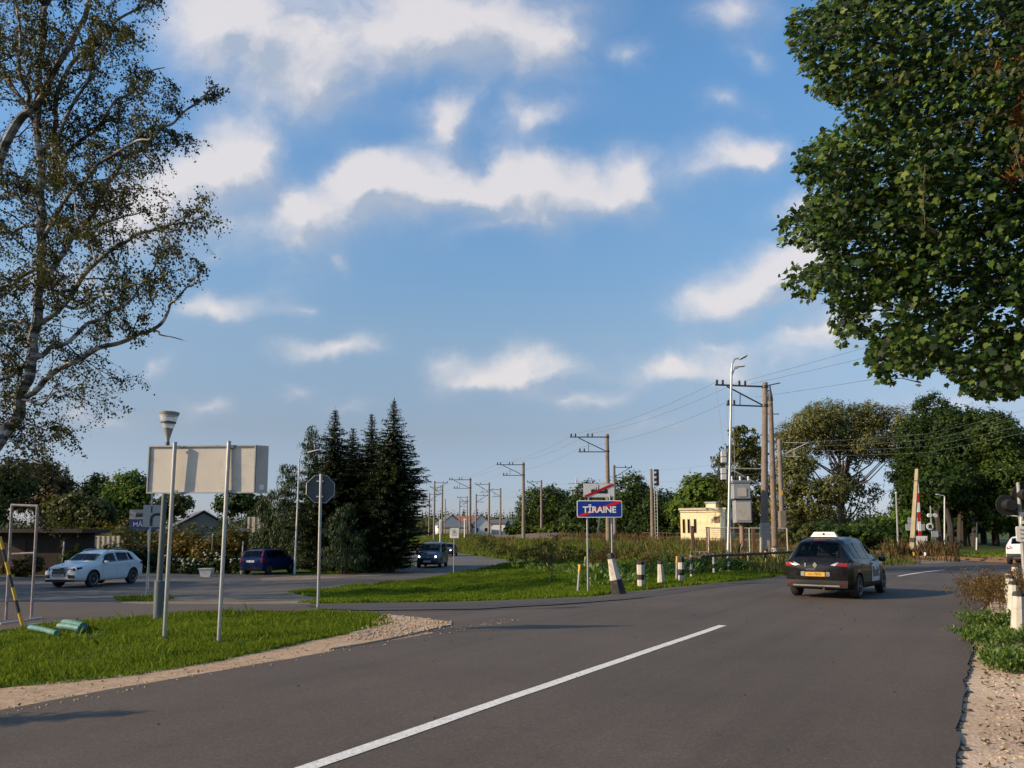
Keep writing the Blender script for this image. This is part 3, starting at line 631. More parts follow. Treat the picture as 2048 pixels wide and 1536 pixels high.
def spruce(name, label, base, h, rad, m, seed, group=None, ls=1.0):
    t = thing(name, label, 'tree', base, 0, group); r = np.random.default_rng(seed); P = []; T = []; N = []; L = []; Wd = []; bb = MB()
    bb.tube([(0, 0, -.1), (0, 0, h*.5), (0, 0, h*.97)], [.018*h, .010*h, .012], 7)
    z = .5
    while z < h*.985:
        f = 1-z/h; rr = min(rad, 4.1*f*(h/10.5))*r.uniform(.85, 1.12)*(.62+.38*min(1, z/2.2))+.05; k = int(8+5*min(1, f*2)); a0 = r.uniform(0, 6.28)
        for i in range(k):
            a = a0+6.283*i/k+r.normal()*.12; ln = rr*(r.uniform(.5, 1.3) if f < .45 else r.uniform(.7, 1.15)); d = np.array([math.cos(a), math.sin(a), 0]); sd = np.array([-d[1], d[0], 0]); dr = -.28-.25*(1-f)*0+.35*(f < .25)*(1-f/.25)
            n = max(4, int(ln/.13)); prev = None
            for j in range(n):
                u = (j+.5)/n; p = d*ln*u+np.array([0, 0, z+ln*(dr*u+.22*u*u)]); s = (1.0-.55*u)*ln*.30+.05
                for sg in (-1, 0, 1):
                    tt = d*.8+sd*sg*.75*r.uniform(.7, 1.2)+np.array([0, 0, r.normal()*.15-.12]); le = s*r.uniform(.7, 1.2)*(.8 if sg == 0 else 1)
                    P.append(p+unit(tt)*le*.4+r.normal(size=3)*.03); T.append(tt); N.append(np.array([0, 0, 1])+r.normal(size=3)*.35); L.append(le); Wd.append(min(.10, .035+.06*ln)*ls+.04*r.random())
                if r.random() < .55:
                    P.append(p+np.array([0, 0, -.10])); T.append(np.array([0, 0, -1])+d*.3+r.normal(size=3)*.2); N.append(d+r.normal(size=3)*.3); L.append(min(.24, .25*ln+.04)+.06*r.random()); Wd.append(min(.10, .04+.05*ln))
            if z < h*.9: bb.tube([(0, 0, z), tuple(d*ln*.5+np.array([0, 0, z+ln*(dr*.5+.055)])), tuple(d*ln*.9+np.array([0, 0, z+ln*(dr*.9+.18)]))], [.022*f+.006, .012, .004], 4)
        z += .15+.08*r.random()
    for q in range(3): P.append(np.array([0, 0, h-.12-.2*q])); T.append(np.array([0, 0, 1])); N.append(r.normal(size=3)); L.append(.4); Wd.append(.07)
    bb.build('trunk', M['bark_dark'], t)
    quads_obj('crown', leaf_quads(np.array(P), np.array(T), np.array(N), np.array(L), np.array(Wd)), m, t); return t

# ---- birch: limbs read from the photograph, twigs and leaves grown on them
def grow(seg_list, r, child_len, step, leaf_fn, b, nlev=2, droop=.25):
    leafP = []
    def twig(p, d, ln, rad, lev):
        n = 5; pts = [p.copy()]; dd = d.normalized()
        for i in range(n):
            dd = (dd+Vector((r.gauss(0, .18), r.gauss(0, .18), r.gauss(0, .18)-droop*.18*(i+1)*(1.2 if lev else .4)))).normalized(); pts.append(pts[-1]+dd*ln/n)
        b.tube(pts, [rad*(1-.8*i/n) for i in range(n+1)], 4 if lev else 5, cap=False)
        if lev < nlev:
            for i in range(1, n+1):
                for _ in range(2 if lev == 0 else 1):
                    q = Vector((r.gauss(0, 1), r.gauss(0, 1), r.gauss(0, 1))); cd = (dd*.8+q*.55+Vector((0, 0, .1))).normalized(); twig(pts[i], cd, ln*r.uniform(.32, .6), rad*.45, lev+1)
        if lev >= 1: leafP.extend(leaf_fn(pts))
    for (pts, rads, dens) in seg_list:
        if dens <= 0: continue
        t = step*r.uniform(.2, 1)/dens
        for i in range(len(pts)-1):
            a, c = pts[i], pts[i+1]; L = (c-a).length; d = (c-a).normalized()
            if t >= L: t -= L; continue
            while t < L:
                q = Vector((r.gauss(0, 1), r.gauss(0, 1), r.gauss(0, .8))); cd = (d*.75+q*.6+Vector((0, 0, .25))).normalized(); rad = rads[i]+(rads[i+1]-rads[i])*t/L
                twig(a.lerp(c, t/L), cd, child_len*r.uniform(.5, 1.25)*(1.1-.65*i/len(pts)), min(.032, max(.012, rad*.5)), 0); t += step*r.uniform(.6, 1.4)/dens
            t -= L
    return leafP
def wig(pts, rads, r, k=3, amp=.10):
    P = []; Q = []
    for i in range(len(pts)-1):
        for j in range(k):
            t = j/k; P.append(pts[i].lerp(pts[i+1], t)+(Vector((r.gauss(0, amp), r.gauss(0, amp), r.gauss(0, amp))) if j else Vector())); Q.append(rads[i]+(rads[i+1]-rads[i])*t)
    return P+[pts[-1]], Q+[rads[-1]]
def birch():
    D = 28; base = gx(-75, D); t = thing('birch_tree', 'tall birch with white patched stems reaching above the grey board', 'tree', base); r = random.Random(4); b = MB(); segs = []
    def Lm(px, w0, w1, dens=1.0, dd=0.0):
        n = len(px); k = D/1550/2; pts = [at(x, y, D+dd*i/(n-1)+ (px[i][2] if len(px[i]) > 2 else 0))-base for i, (x, y, *_) in enumerate(px)]; rads = [(w0+(w1-w0)*i/(n-1))*k for i in range(n)]
        pts, rads = wig(pts, rads, r)
        for _ in range(2):
            q, w_ = [pts[0]], [rads[0]]
            for a_, c_, e_, f_ in zip(pts, pts[1:], rads, rads[1:]): q += [a_.lerp(c_, .25), a_.lerp(c_, .75)]; w_ += [e_*.75+f_*.25, e_*.25+f_*.75]
            pts, rads = q+[pts[-1]], w_+[rads[-1]]
        return pts, rads, dens
    stem = Lm([(-75,1100),(-40,960),(2,880),(38,800),(62,720),(75,650),(85,560),(88,500),(78,380),(72,250),(78,150),(85,40),(95,-100),(100,-250)], 26, 8, .9)
    stem2 = Lm([(-80,1095),(-105,900),(-112,720),(-104,560),(-60,430),(10,290),(60,225),(120,120),(170,40),(195,-70)], 30, 8, 1.0, -1)
    s3 = Lm([(-40,960),(-110,760),(-120,620),(-130,420),(-150,200),(-160,-100)], 30, 10, .8, 1)
    for s in (stem, stem2): segs.append(s)
    for a in ([(38,800),(110,742),(180,706),(260,678),(318,652),(338,618),(362,588),(390,556)], 13, 2.5, .30, -1.5), ([(300,660),(330,672),(372,682)], 4, 1.5, .3), \
        ([(62,720),(130,690),(200,640),(262,600),(298,548),(326,500)], 11, 2.5, 1.1, 2), ([(75,650),(160,560),(232,490),(300,462),(345,448),(388,428)], 11, 2, .85, -2), \
        ([(85,560),(140,480),(200,400),(240,335),(290,298),(345,250),(400,205),(438,168)], 12, 2.5, 1.1, 1.5), ([(85,480),(130,400),(190,330),(262,288),(300,262)], 10, 3, 1.2, -2.5), \
        ([(75,330),(110,220),(140,130),(200,62),(262,24),(312,-8)], 11, 3, 1.1, 1), ([(80,380),(150,290),(215,225),(270,165),(330,135)], 9, 2.5, 1.15, 2.5), ([(70,250),(36,150),(30,0),(20,-120)], 9, 3, 1, -2), \
        ([(62,720),(0,760),(-80,790)], 9, 3, 1.1, 1), ([(88,520),(30,570),(-60,600)], 8, 3, 1.2, -2), ([(38,800),(96,800),(150,770)], 6, 2, .8, -1), ([(10,870),(52,905),(85,925)], 5, 2, 1.0, -1.2), ([(-20,920),(-10,880),(40,860),(90,850)], 5, 2, .9, 1), \
        ([(85,600),(150,620),(230,590),(290,560)], 8, 2, 1.1, -3), ([(78,420),(20,380),(-40,330)], 8, 3, 1.2, 2), ([(80,300),(150,200),(180,110),(240,60)], 8, 2.5, 1.1, -2), ([(85,450),(20,470),(-60,440)], 8, 3, 1.2, 2), \
        ([(75,660),(20,640),(-50,660)], 7, 3, 1.2, 2.5), ([(72,250),(130,330),(150,420),(190,520)], 5, 2, 1.2, -3), ([(85,40),(130,-30),(170,-90)], 8, 3, 1.1, 1), ([(140,480),(230,440),(290,420)], 6, 2, 1.2, 2), ([(60,225),(0,130),(-30,40)], 9, 4, 1.2, 1):
        segs.append(Lm(*a))
    for (p, q, d) in segs: b.tube(p, q, 8)
    def leaves(pts):
        out = []
        for i in range(1, len(pts)):
            for _ in range(2):
                if r.random() < .52: out.append(pts[i-1].lerp(pts[i], r.random())+Vector((r.gauss(0, .07), r.gauss(0, .07), r.gauss(0, .07)-.04)))
        return out
    tw = MB(); LP = grow(segs, r, 2.5, .82, leaves, tw); b.build('trunk', M['birch_bark'], t, True); tw.build('twigs', M['bark_dark'], t)
    P = np.array([tuple(v) for v in LP]); g = np.random.default_rng(3); T = np.array([0, 0, -1.0])+g.normal(size=P.shape)*.75; N = g.normal(size=P.shape)+np.array([-.5, -.3, .4]); s = g.uniform(.065, .125, len(P))
    quads_obj('crown', leaf_quads(P, T, N, s, s*.78, .1), M['lf_birch'], t); print('birch leaves', len(P))
m, nt, bs = _new('birch_bark'); v = coords(nt, scale=(.6, .6, 2.2)); c = ramp_node(nt, noise_(nt, v, 1.7, 6, .62), [(.42, (.035, .03, .026)), (.52, (.20, .18, .165)), (.62, (.50, .47, .44))]); nt.links.new(c, bs.inputs['Base Color']); bs.inputs['Roughness'].default_value = .8; M['birch_bark'] = m
birch()
# a second birch whose outer twigs hang in at the left edge and which shades the back road
tree('birch_tree', 'dark birch crown pressed against the left edge of the picture', 'tree', (-29, 33, -.4), [(0,0,8,3.6,3.6,4.5),(1.2,-.5,13,3,3,4),(-1,1,16.5,2.4,2.4,3.4),(1.8,1,5.5,2.2,2.2,2)], M['lf_birch'], nclump=420, nleaf=24, cr=.7, ls=.16, r0=.22, seed=5, bark='birch_bark')
tree('birch_tree', 'birch farther left beyond the rusty frame', 'tree', (-36, 40, -.4), [(0,0,8,4,4,5),(1,-.5,14,3.4,3.4,4.5),(2.6,1,6,2.6,2.6,2.6)], M['lf_birch'], nclump=340, nleaf=24, cr=.8, ls=.18, r0=.25, seed=6, bark='birch_bark')

tree('broadleaf_tree', 'leafy tree beyond the left picture edge shading the white car', 'tree', (-34, 21.5, 0), [(0,0,6.5,3.4,3.4,4),(1,0,10,3,3,3.2),(.5,1,3.5,3,3,2)], M['lf_mid'], nclump=300, nleaf=22, cr=.8, ls=.3, r0=.25, seed=7)
for i, (x, y, lab) in enumerate(((-37, 31, 'round tree beyond the left picture edge behind the shed'),(-36, 26.5, 'round tree beyond the left picture edge nearer than the shed'),(-43, 37, 'farthest tree beyond the left picture edge'))): tree('broadleaf_tree', lab, 'tree', (x, y, -.4), [(0,0,5,3.2,3.2,3.6),(1,.4,7.6,2.6,2.6,2.8),(-1,1,3,2.6,2.6,2)], M['lf_mid'], nclump=240, nleaf=22, cr=.8, ls=.3, r0=.2, seed=170+i)
spruce('thuja', 'small pointed conifer beyond the left picture edge by the road', Vector((-9.0, 6.1, 0)), 2.7, .5, M['lf_spruce'], 33)  # unseen conifer put in to throw its pointed shadow across the road
for i, (x, y, hh) in enumerate(((17, 8, 0), (22, 17, 1), (30, 27, 0), (39, 36, 1))): tree('linden', ['first tree of the row beyond the right picture edge','second tree of the row beyond the right picture edge','third tree of the row beyond the right picture edge','last tree of the row beyond the right picture edge'][i], 'tree', (x, y, 0), [(0,0,7,4,4,4.2),(1,.5,10.5+hh,3,3,3),(-1.4,-.5,4.2,3,3,2.4)], M['lf_mid'], nclump=200, nleaf=20, cr=.9, ls=.42, r0=.3, seed=180+i, group='trees beyond the right picture edge')  # unseen trees added so the taxi's side reflects something dark
# ---- maple overhanging the right side
def maple():
    base = Vector((10.3, 11.2, 0)); t = thing('maple_tree', 'large maple overhanging the right side of the road', 'tree', base); r = random.Random(9); g = np.random.default_rng(9)
    outline = [(1660,-160),(1690,-40),(1640,10),(1582,28),(1576,70),(1602,122),(1622,180),(1664,204),(1692,222),(1664,262),(1604,298),(1596,340),(1620,382),(1602,420),(1552,452),(1562,488),(1596,490),(1642,502),(1640,522),(1570,540),(1572,568),(1602,594),(1650,590),(1670,622),(1666,660),(1684,690),(1728,668),(1746,690),(1737,728),(1760,764),(1784,774),(1802,745),(1850,758),(1872,735),(1900,750),(1917,780),(1950,790),(1986,804),(2050,790),(2150,800),(2330,700),(2420,300),(2360,-160)]
    gaps = [(1893,585,26,9),(2000,622,26,12),(1765,634,20,13),(1832,618,16,9),(1690,505,10,8),(2036,640,14,10),(1700,160,7,7),(1725,240,8,6),(1940,690,16,8),(1845,660,12,7)]
    cl_ = []
    while len(cl_) < 6500:
        x, y = r.uniform(1545, 2420), r.uniform(-160, 808)
        if not in_poly([x], [y], outline)[0]: continue
        if any(((x-a)/(c*1.5))**2+((y-q)/(d*1.9))**2 < 1 for a, q, c, d in gaps): continue
        edge = min(1, max(0, (x-1560)/420)); D = r.uniform(10.6-.9*edge, 12.4+3.0*edge); s = (D/1550)
        rin = .26
        # keep clumps by the outline small
        ok = all(in_poly([x+dx*14], [y+dy*14], outline)[0] for dx, dy in ((1, 0), (-1, 0), (0, 1), (0, -1)))
        cl_.append((at(x, y, D)-base, rin if ok else .11))
    V = []; half = [(0, 0), (.16, -.06), (.40, .0), (.30, .14), (.52, .34), (.34, .36), (.36, .52), (.17, .56)]
    shape = np.array(half[1:]+[(0, .95)]+[(-x, y) for x, y in reversed(half[1:])]+[(0, -.02)]); ns = len(shape)
    P = []; N = []; T = []
    for c, rad in cl_:
        n = r.randint(9, 14) if rad > .2 else r.randint(4, 7)
        for _ in range(n):
            o = Vector((r.gauss(0, 1), r.gauss(0, 1), r.gauss(0, .6))).normalized()*rad*r.random()**.6; p = c+o; P.append(p); N.append(Vector((-.55, -.55, .55))+Vector((r.gauss(0, .55), r.gauss(0, .55), r.gauss(0, .45)))+o*.8); T.append(Vector((-.35+r.gauss(0, .7), -.2+r.gauss(0, .6), -.75+r.gauss(0, .35))))
    P, N, T = (np.array([tuple(v) for v in q]) for q in (P, N, T)); N = unit(N); T = unit(T-N*np.sum(T*N, 1, keepdims=True)); B = np.cross(N, T); s = g.uniform(.055, .132, len(P)); cv = g.uniform(-.1, .55, len(P)); cv2 = g.uniform(-.25, .45, len(P))
    V = np.empty((len(P), ns, 3))
    for i, (a, q) in enumerate(shape): V[:, i] = P+(B*a+T*(q-.45)-N*(cv[:, None]*a*a*1.4+cv2[:, None]*(q-.3)**2))*s[:, None]
    link('crown', np_mesh('crown', V.reshape(-1, 3), np.arange(len(P)*ns), ns), M['lf_maple'], t); print('maple leaves', len(P))
    b = MB(); trunk_top = at(2330, 500, 11.6)-base
    b.tube([(0, 0, -.1), (0, .05, 1.5), trunk_top, trunk_top+Vector((.1, .2, 2.5)), trunk_top+Vector((0, .3, 6))], [.34, .27, .22, .15, .05], 12)
    for tgt in ((1600,60),(1640,180),(1630,330),(1580,455),(1600,560),(1690,670),(1770,740),(1900,740),(2000,780),(1800,100),(1750,400),(1900,560),(1960,300),(1850,620)):
        e = at(tgt[0], tgt[1], r.uniform(10.8, 12))-base; s0 = trunk_top+Vector((0, .1, max(-.6, min(5, (e.z-trunk_top.z)*.7-.5)))); m1 = s0.lerp(e, .4)+Vector((0, 0, .25)); m2 = s0.lerp(e, .75)+Vector((0, 0, .12)); b.tube([s0, m1, m2, e], [.06, .04, .02, .006], 6)
    for k in range(0, len(cl_), 4):
        c = cl_[k][0]; d = Vector((r.uniform(.2, .6), r.uniform(-.1, .2), r.uniform(-.05, .2))); b.tube([c, c+d*.5+Vector((0, 0, .04)), c+d], [.003, .006, .009], 4)
    b.build('trunk', M['bark_dark'], t, True)
    b = MB()                                                            # hanging bunches of orange brown winged seeds
    for (x, y, n) in ((2040,225,22),(2036,255,22),(2030,290,20),(2034,345,24),(2018,360,18),(2046,330,18),(2000,130,8),(2040,120,12),(2046,200,14)):
        c = at(x, y, 10.2)-base
        MB().tube([c+Vector((r.gauss(0, .045), r.gauss(0, .045), r.gauss(0, .06))) for _ in range(n*3)], [r.uniform(.003, .016) for _ in range(n*3)], 4).build('seed_bunch', M['seed'], t)
    
    return t
M['seed'] = leafmat('dry_seeds', [(.16, .06, .02), (.28, .105, .035), (.38, .16, .06)], .2)
maple()
# trailing creeper in front of the maple
t = thing('creeper', 'dull green creeper with trailing stems hung on the maple crown', 'plant', at(2040, 120, 10)); o = t.location.copy(); r = random.Random(12); b = MB(); P = []; T = []; N = []
for pth in ([(2060,90),(1990,98),(1940,105),(1900,112)], [(2060,140),(2000,137),(1945,136)], [(2060,195),(2000,232),(1945,242),(1885,250)], [(2060,60),(2000,40),(1960,62)], [(1850,330),(1846,390),(1850,450),(1885,468)], [(1840,135),(1800,155),(1765,165)], [(2050,250),(2030,300),(2046,360)]):
    pts = [at(x, y, 9.75)-o for x, y in pth]; MB().tube(pts, .006, 5).build('stem', M['bark'], t)
    for p, q in zip(pts, pts[1:]):
        for _ in range(9):
            c = p.lerp(q, r.random()); P.append(tuple(c+Vector((r.gauss(0, .05), r.gauss(0, .05), r.gauss(0, .05)-.04)))); T.append((r.gauss(0, .5), r.gauss(0, .5), -1)); N.append((r.gauss(-.5, .6), -1, r.gauss(.3, .6)))
quads_obj('leaves', leaf_quads(np.array(P), np.array(T, float), np.array(N, float), .11, .06), M['lf_olive'], t)

# ---- spruces and pines by the back road
for (px, top, D, rad, s, lab) in ((663,812,51,2.7,1,'spruce with the thin twin top left of the other two'),(738,825,53,2.6,2,'middle spruce standing lower between two taller spruces'),(783,796,50,2.05,3,'tallest dark spruce at the right end of the conifer row'),(700,850,55,2.3,8,'spruce half hidden behind the front conifers')):
    p = gx(px, D); spruce('spruce', lab, p, zat(top, D)-p.z, rad, M['lf_spruce'], s, 'spruces in a row beside the back road')
for (px, top, D, w, s, lab) in ((622,862,53,1.45,4,'bushy blue green pine next to the curved street lamp'),(572,930,55,1.6,5,'shorter pine at the left end of the conifers'),(690,1015,48,1.5,6,'low pine with pale shoots in front of the dark spruces'),(530,992,56,1.1,7,'small pine behind the blue hatchback')):
    p = gx(px, D); h = zat(top, D)-p.z; t = thing('pine', lab, 'tree', p, 0, 'pines in front of the spruces'); rr = random.Random(s); bl = []; z = .8
    while z < h: f = 1-(z/h)**1.5; bl.append((rr.gauss(0, .25), rr.gauss(0, .25), z, w*(.35+.75*f), w*(.35+.75*f), .55)); z += .6
    b = MB(); limbs(b, (0, 0, -.1), bl, .11, rr, extra=2); b.build('trunk', M['bark'], t); crown_mesh('crown', bl, 560, 16, .32, .26, M['lf_pine'], t, s, .22, .8, .35)
# ---------------------------------------------------------------- trees beyond the railway and round the gardens
def ptree(name, label, blobs_px, D, m, group=None, depth=None, **kw):
    """crown lobes given as picture columns and rows at distance D, each a ball of its own real size."""
    xs = [b[0] for b in blobs_px]; base = gx(sum(xs)/len(xs), D); k = D/1550; bl = []
    rr = random.Random(kw.get('seed', 0))
    for (x, y, rx, ry) in blobs_px:
        p = at(x, y, D)-base; bl.append((p.x, rr.uniform(-.5, .5)*rx*k, p.z, rx*k, (depth or rx*k), ry*k))
    return tree(name, label, 'tree', base, bl, M[m], group, **kw)
CG = 'trees beyond the railway'
ptree('broadleaf_tree', 'rounded dark tree just right of the second catenary pole', [(1085,1010,46,42),(1060,1035,30,30),(1120,1020,40,38)], 150, 'lf_mid', CG, nclump=442, nleaf=22, cr=1.3, ls=.55, r0=.3, seed=31)
ptree('broadleaf_tree', 'dark tree behind the red striped silhouette sign', [(1180,1010,48,44),(1150,1040,40,36),(1215,1035,44,40)], 140, 'lf_dark', CG, nclump=442, nleaf=22, cr=1.3, ls=.52, r0=.3, seed=32)
ptree('broadleaf_tree', 'tall rounded dark green tree right of the town sign', [(1258,985,36,42),(1240,1025,44,44),(1285,1010,40,44)], 125, 'lf_mid', CG, nclump=510, nleaf=22, cr=1.1, ls=.46, r0=.3, seed=33)
ptree('broadleaf_tree', 'dark tree behind the railway signal mast', [(1318,1018,36,38),(1345,1030,34,40),(1300,1045,40,30)], 120, 'lf_dark', CG, nclump=408, nleaf=22, cr=1.1, ls=.45, r0=.3, seed=34)
ptree('broadleaf_tree', 'bright green round tree right behind the yellow building', [(1405,988,44,40),(1380,1020,40,38),(1445,1005,44,46)], 112, 'lf_bright', CG, nclump=544, nleaf=22, cr=1.0, ls=.55, r0=.28, seed=35)
ptree('poplar', 'upright loose poplar behind the silver street lamp', [(1490,885,30,36),(1470,925,36,36),(1508,925,32,44),(1462,968,32,34),(1500,985,44,44),(1480,1020,50,40)], 100, 'lf_olive', CG, nclump=560, nleaf=20, cr=.75, ls=.42, r0=.28, seed=36, upright=.6)
ptree('willow', 'wide browning willow with bare limbs showing under its crown', [(1655,828,44,30),(1620,850,50,30),(1700,845,46,36),(1745,835,40,36),(1585,875,40,32),(1790,850,36,40),(1660,880,60,34),(1720,890,56,36),(1590,925,40,34),(1770,900,34,30)], 88, 'lf_willow_tan', CG, nclump=2400, nleaf=22, cr=.62, ls=.30, r0=.34, seed=37, shell=.3, asp=.35, extra=3)
ptree('willow', 'lower willow with rusty brown foliage behind the tall wooden pole', [(1580,960,40,40),(1620,1000,46,44),(1570,1030,40,40),(1660,980,36,30),(1600,930,34,26)], 84, 'lf_willow_tan', CG, nclump=950, nleaf=20, cr=.62, ls=.33, r0=.3, seed=38, asp=.4)
ptree('willow', 'silvery leaved willow leaning over the bushes behind the taxi', [(1690,950,40,34),(1720,985,40,34),(1655,1010,40,30)], 92, 'lf_willow', CG, nclump=150, nleaf=18, cr=.6, ls=.42, r0=.3, seed=39, asp=.4, extra=4)
RG = 'tall dark trees past the level crossing'
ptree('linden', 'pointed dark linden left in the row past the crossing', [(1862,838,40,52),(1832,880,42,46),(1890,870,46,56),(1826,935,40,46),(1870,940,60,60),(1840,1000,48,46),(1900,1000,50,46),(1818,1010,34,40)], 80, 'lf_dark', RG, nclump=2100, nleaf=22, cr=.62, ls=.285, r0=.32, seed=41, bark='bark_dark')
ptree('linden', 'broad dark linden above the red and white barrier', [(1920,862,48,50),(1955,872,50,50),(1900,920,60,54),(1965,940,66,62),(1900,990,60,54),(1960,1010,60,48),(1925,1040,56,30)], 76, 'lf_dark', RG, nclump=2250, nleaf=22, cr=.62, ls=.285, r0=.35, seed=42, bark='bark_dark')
ptree('linden', 'sunlit linden at the right edge behind the crossing signal', [(1985,878,44,46),(2025,905,52,52),(2010,960,62,62),(2060,970,60,66),(2020,1025,60,38),(2090,930,64,66),(1985,1020,50,40)], 72, 'lf_mid', RG, nclump=2100, nleaf=22, cr=.62, ls=.285, r0=.34, seed=43, bark='bark_dark')
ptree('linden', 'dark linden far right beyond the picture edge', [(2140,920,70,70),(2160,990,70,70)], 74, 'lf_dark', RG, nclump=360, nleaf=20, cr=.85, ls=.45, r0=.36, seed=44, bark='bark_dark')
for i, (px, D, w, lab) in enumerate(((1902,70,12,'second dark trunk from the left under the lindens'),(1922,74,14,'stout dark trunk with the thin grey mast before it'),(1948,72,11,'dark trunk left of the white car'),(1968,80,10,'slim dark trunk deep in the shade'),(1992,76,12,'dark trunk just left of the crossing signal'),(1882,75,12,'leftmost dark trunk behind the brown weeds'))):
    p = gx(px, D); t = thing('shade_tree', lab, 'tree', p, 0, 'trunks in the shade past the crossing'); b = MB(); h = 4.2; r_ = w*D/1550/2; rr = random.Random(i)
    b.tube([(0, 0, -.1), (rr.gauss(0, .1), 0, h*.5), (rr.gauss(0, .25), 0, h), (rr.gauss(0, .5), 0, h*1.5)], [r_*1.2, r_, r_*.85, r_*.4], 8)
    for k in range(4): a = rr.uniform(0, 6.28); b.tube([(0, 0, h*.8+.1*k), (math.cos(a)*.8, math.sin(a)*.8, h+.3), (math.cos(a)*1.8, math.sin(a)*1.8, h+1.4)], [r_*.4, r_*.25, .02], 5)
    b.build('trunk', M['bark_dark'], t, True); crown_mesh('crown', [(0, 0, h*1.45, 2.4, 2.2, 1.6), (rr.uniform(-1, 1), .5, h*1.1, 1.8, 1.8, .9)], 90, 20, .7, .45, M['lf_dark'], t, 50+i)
BG = 'bushes along the railway'
for i, (px, top, D, w, m_, lab) in enumerate(((1700,1030,66,7.5,'lf_mid','dense green bush behind the taxi roof sign'),(1755,1020,68,7,'lf_mid','green bush left of the leaning concrete post'),(1648,1050,64,5,'lf_olive','olive bush behind the left side of the taxi'),(1790,1010,72,6,'lf_bright','lighter green bush behind the bare steel mast'),(1812,1040,70,4.5,'lf_mid','small bush behind the crossing sign backs'),(1600,1045,70,5,'lf_olive','olive bush behind the mesh enclosure'),
    (1180,1050,118,9,'lf_dark','dark bush under the town sign'),(1130,1045,122,10,'lf_bright','green bush left of the town sign post'),(1265,1050,112,9,'lf_dark','dark bush left of the signal mast'),(1330,1058,104,7,'lf_dark','low dark bush beside the yellow building'),(1080,1050,140,9,'lf_mid','low bush at the left end of the railway trees'),(1045,1046,150,7,'lf_mid','bush at the foot of the second catenary pole'))):
    p = gx(px, D); bush('bush', lab, 'bush', p, w, max(1.2, zat(top, D)-p.z), M[m_], BG, n=int(110), nleaf=20, ls=.0048*D+.06, seed=60+i, asp=.55)
for i, (px, top, D, w, m_, lab) in enumerate(((1090,1068,52,2.2,'weed_brown','brown seeding weeds left of the sapling'),(975,1060,92,4,'lf_olive','dark olive clump on the railway bank'),(1012,1066,78,3.5,'lf_olive','shaggy green clump on the bank slope'),(1150,1082,50,2.6,'lf_olive','scrub right of the sapling'),(1050,1085,58,3,'lf_autumn','yellowing scrub at the bend of the side road'),(1195,1078,44,2.4,'weed_brown','dry brown weeds behind the town sign posts'),(1300,1085,42,3,'weed_brown','dry brown weeds above the white bollard'),
    (1345,1093,38,1.8,'weed_green','green dock plants left of the striped end bollard'),(1440,1092,40,2.6,'weed_brown','brown weeds at the foot of the silver lamp'),(1475,1100,36,2.2,'weed_green','green weeds behind the chain rail'),(1520,1090,42,2.6,'weed_brown','brown weeds below the transformer cabinet'),(1410,1102,36,2.2,'weed_green','leafy weeds behind the left end of the chain rail'),(1590,1098,42,2.4,'weed_brown','brown weeds left of the taxi'))):
    p = gx(px, D); bush('weed_clump', lab, 'weeds', p, w, max(.5, zat(top, D)-p.z), M[m_], 'weeds on the railway bank', n=46, nleaf=20, ls=.10+.0012*D, seed=80+i, asp=.4, upright=.5, stems=False)
# dock leaves by the bollards
def dock(label, px, py, n, s, seed, m='weed_green'):
    p = gp(px, py); t = thing('dock_plant', label, 'plant', p, 0, 'leafy docks by the road'); g = np.random.default_rng(seed); a = g.uniform(0, 6.28, n); rr = g.random(n)**.6*s*1.6
    P = np.stack([np.cos(a)*rr, np.sin(a)*rr*.7, g.uniform(.05, .38, n)*s*1.5], 1); T = np.stack([np.cos(a)*.6, np.sin(a)*.6, g.uniform(.5, 1.3, n)], 1); N = np.array([-.8, -.7, .45])+g.normal(size=(n, 3))*.5
    quads_obj('leaves', leaf_quads(P, T, N, g.uniform(.16, .34, n)*s*1.3, g.uniform(.07, .13, n)*s*1.3, -.12), M[m], t)
for i, (x, y, n, s) in enumerate(((1205,1172,60,.8),(1190,1150,70,.9),(1150,1148,60,.8),(1110,1145,60,.8),(1262,1150,80,.9),(1300,1150,80,.9),(1340,1148,80,.9),(1388,1146,80,.9),(1425,1143,70,.9),(1250,1168,50,.7),(960,1152,30,.6),(1060,1140,60,.8),(1465,1140,60,.8))):
    dock(['broad leafed dock beside the tilted bollard','dock patch behind the left sign leg','dock patch left of the yellow topped post','dock patch right of the sapling','docks between tilted and striped bollard','docks behind the small white bollard','docks left of the end bollard','docks under the start of the chain','docks under the second chain post','low dock at the road edge by the tilted bollard','small dock beside the white notice post','docks left of the sapling','docks under the middle of the chain rail'][i], x, y, n, s, 100+i)
# thin sapling
p = gp(1103, 1166); t = thing('sapling', 'thin crooked sapling with few brown leaves on the grass', 'tree', p); b = MB(); r = random.Random(3); top = at(1098, 1075, p.y)-p
tips = []
for pl, w in (([(1103,1166),(1104,1130),(1100,1100),(1106,1082)], .03), ([(1104,1135),(1092,1110),(1080,1090)], .018), ([(1101,1105),(1112,1090),(1122,1074)], .014), ([(1104,1125),(1116,1112),(1130,1100)], .014), ([(1094,1112),(1084,1112),(1072,1104)], .01), ([(1104,1140),(1090,1130),(1078,1120)], .012)):
    pts = [at(x, y, p.y+r.uniform(-.2, .2))-p for x, y in pl]; b.tube(pts, [w*(1-.7*i/(len(pts)-1)) for i in range(len(pts))], 6); tips += [a.lerp(c, r.random()) for a, c in zip(pts, pts[1:]) for _ in range(16)]
b.build('trunk', M['bark_dark'], t); P = np.array([tuple(v+Vector((r.gauss(0, .14), r.gauss(0, .14), r.gauss(0, .14)))) for v in tips]); g = np.random.default_rng(2)
quads_obj('crown', leaf_quads(P, g.normal(size=P.shape), g.normal(size=P.shape), .11, .06), M['lf_brown'], t)

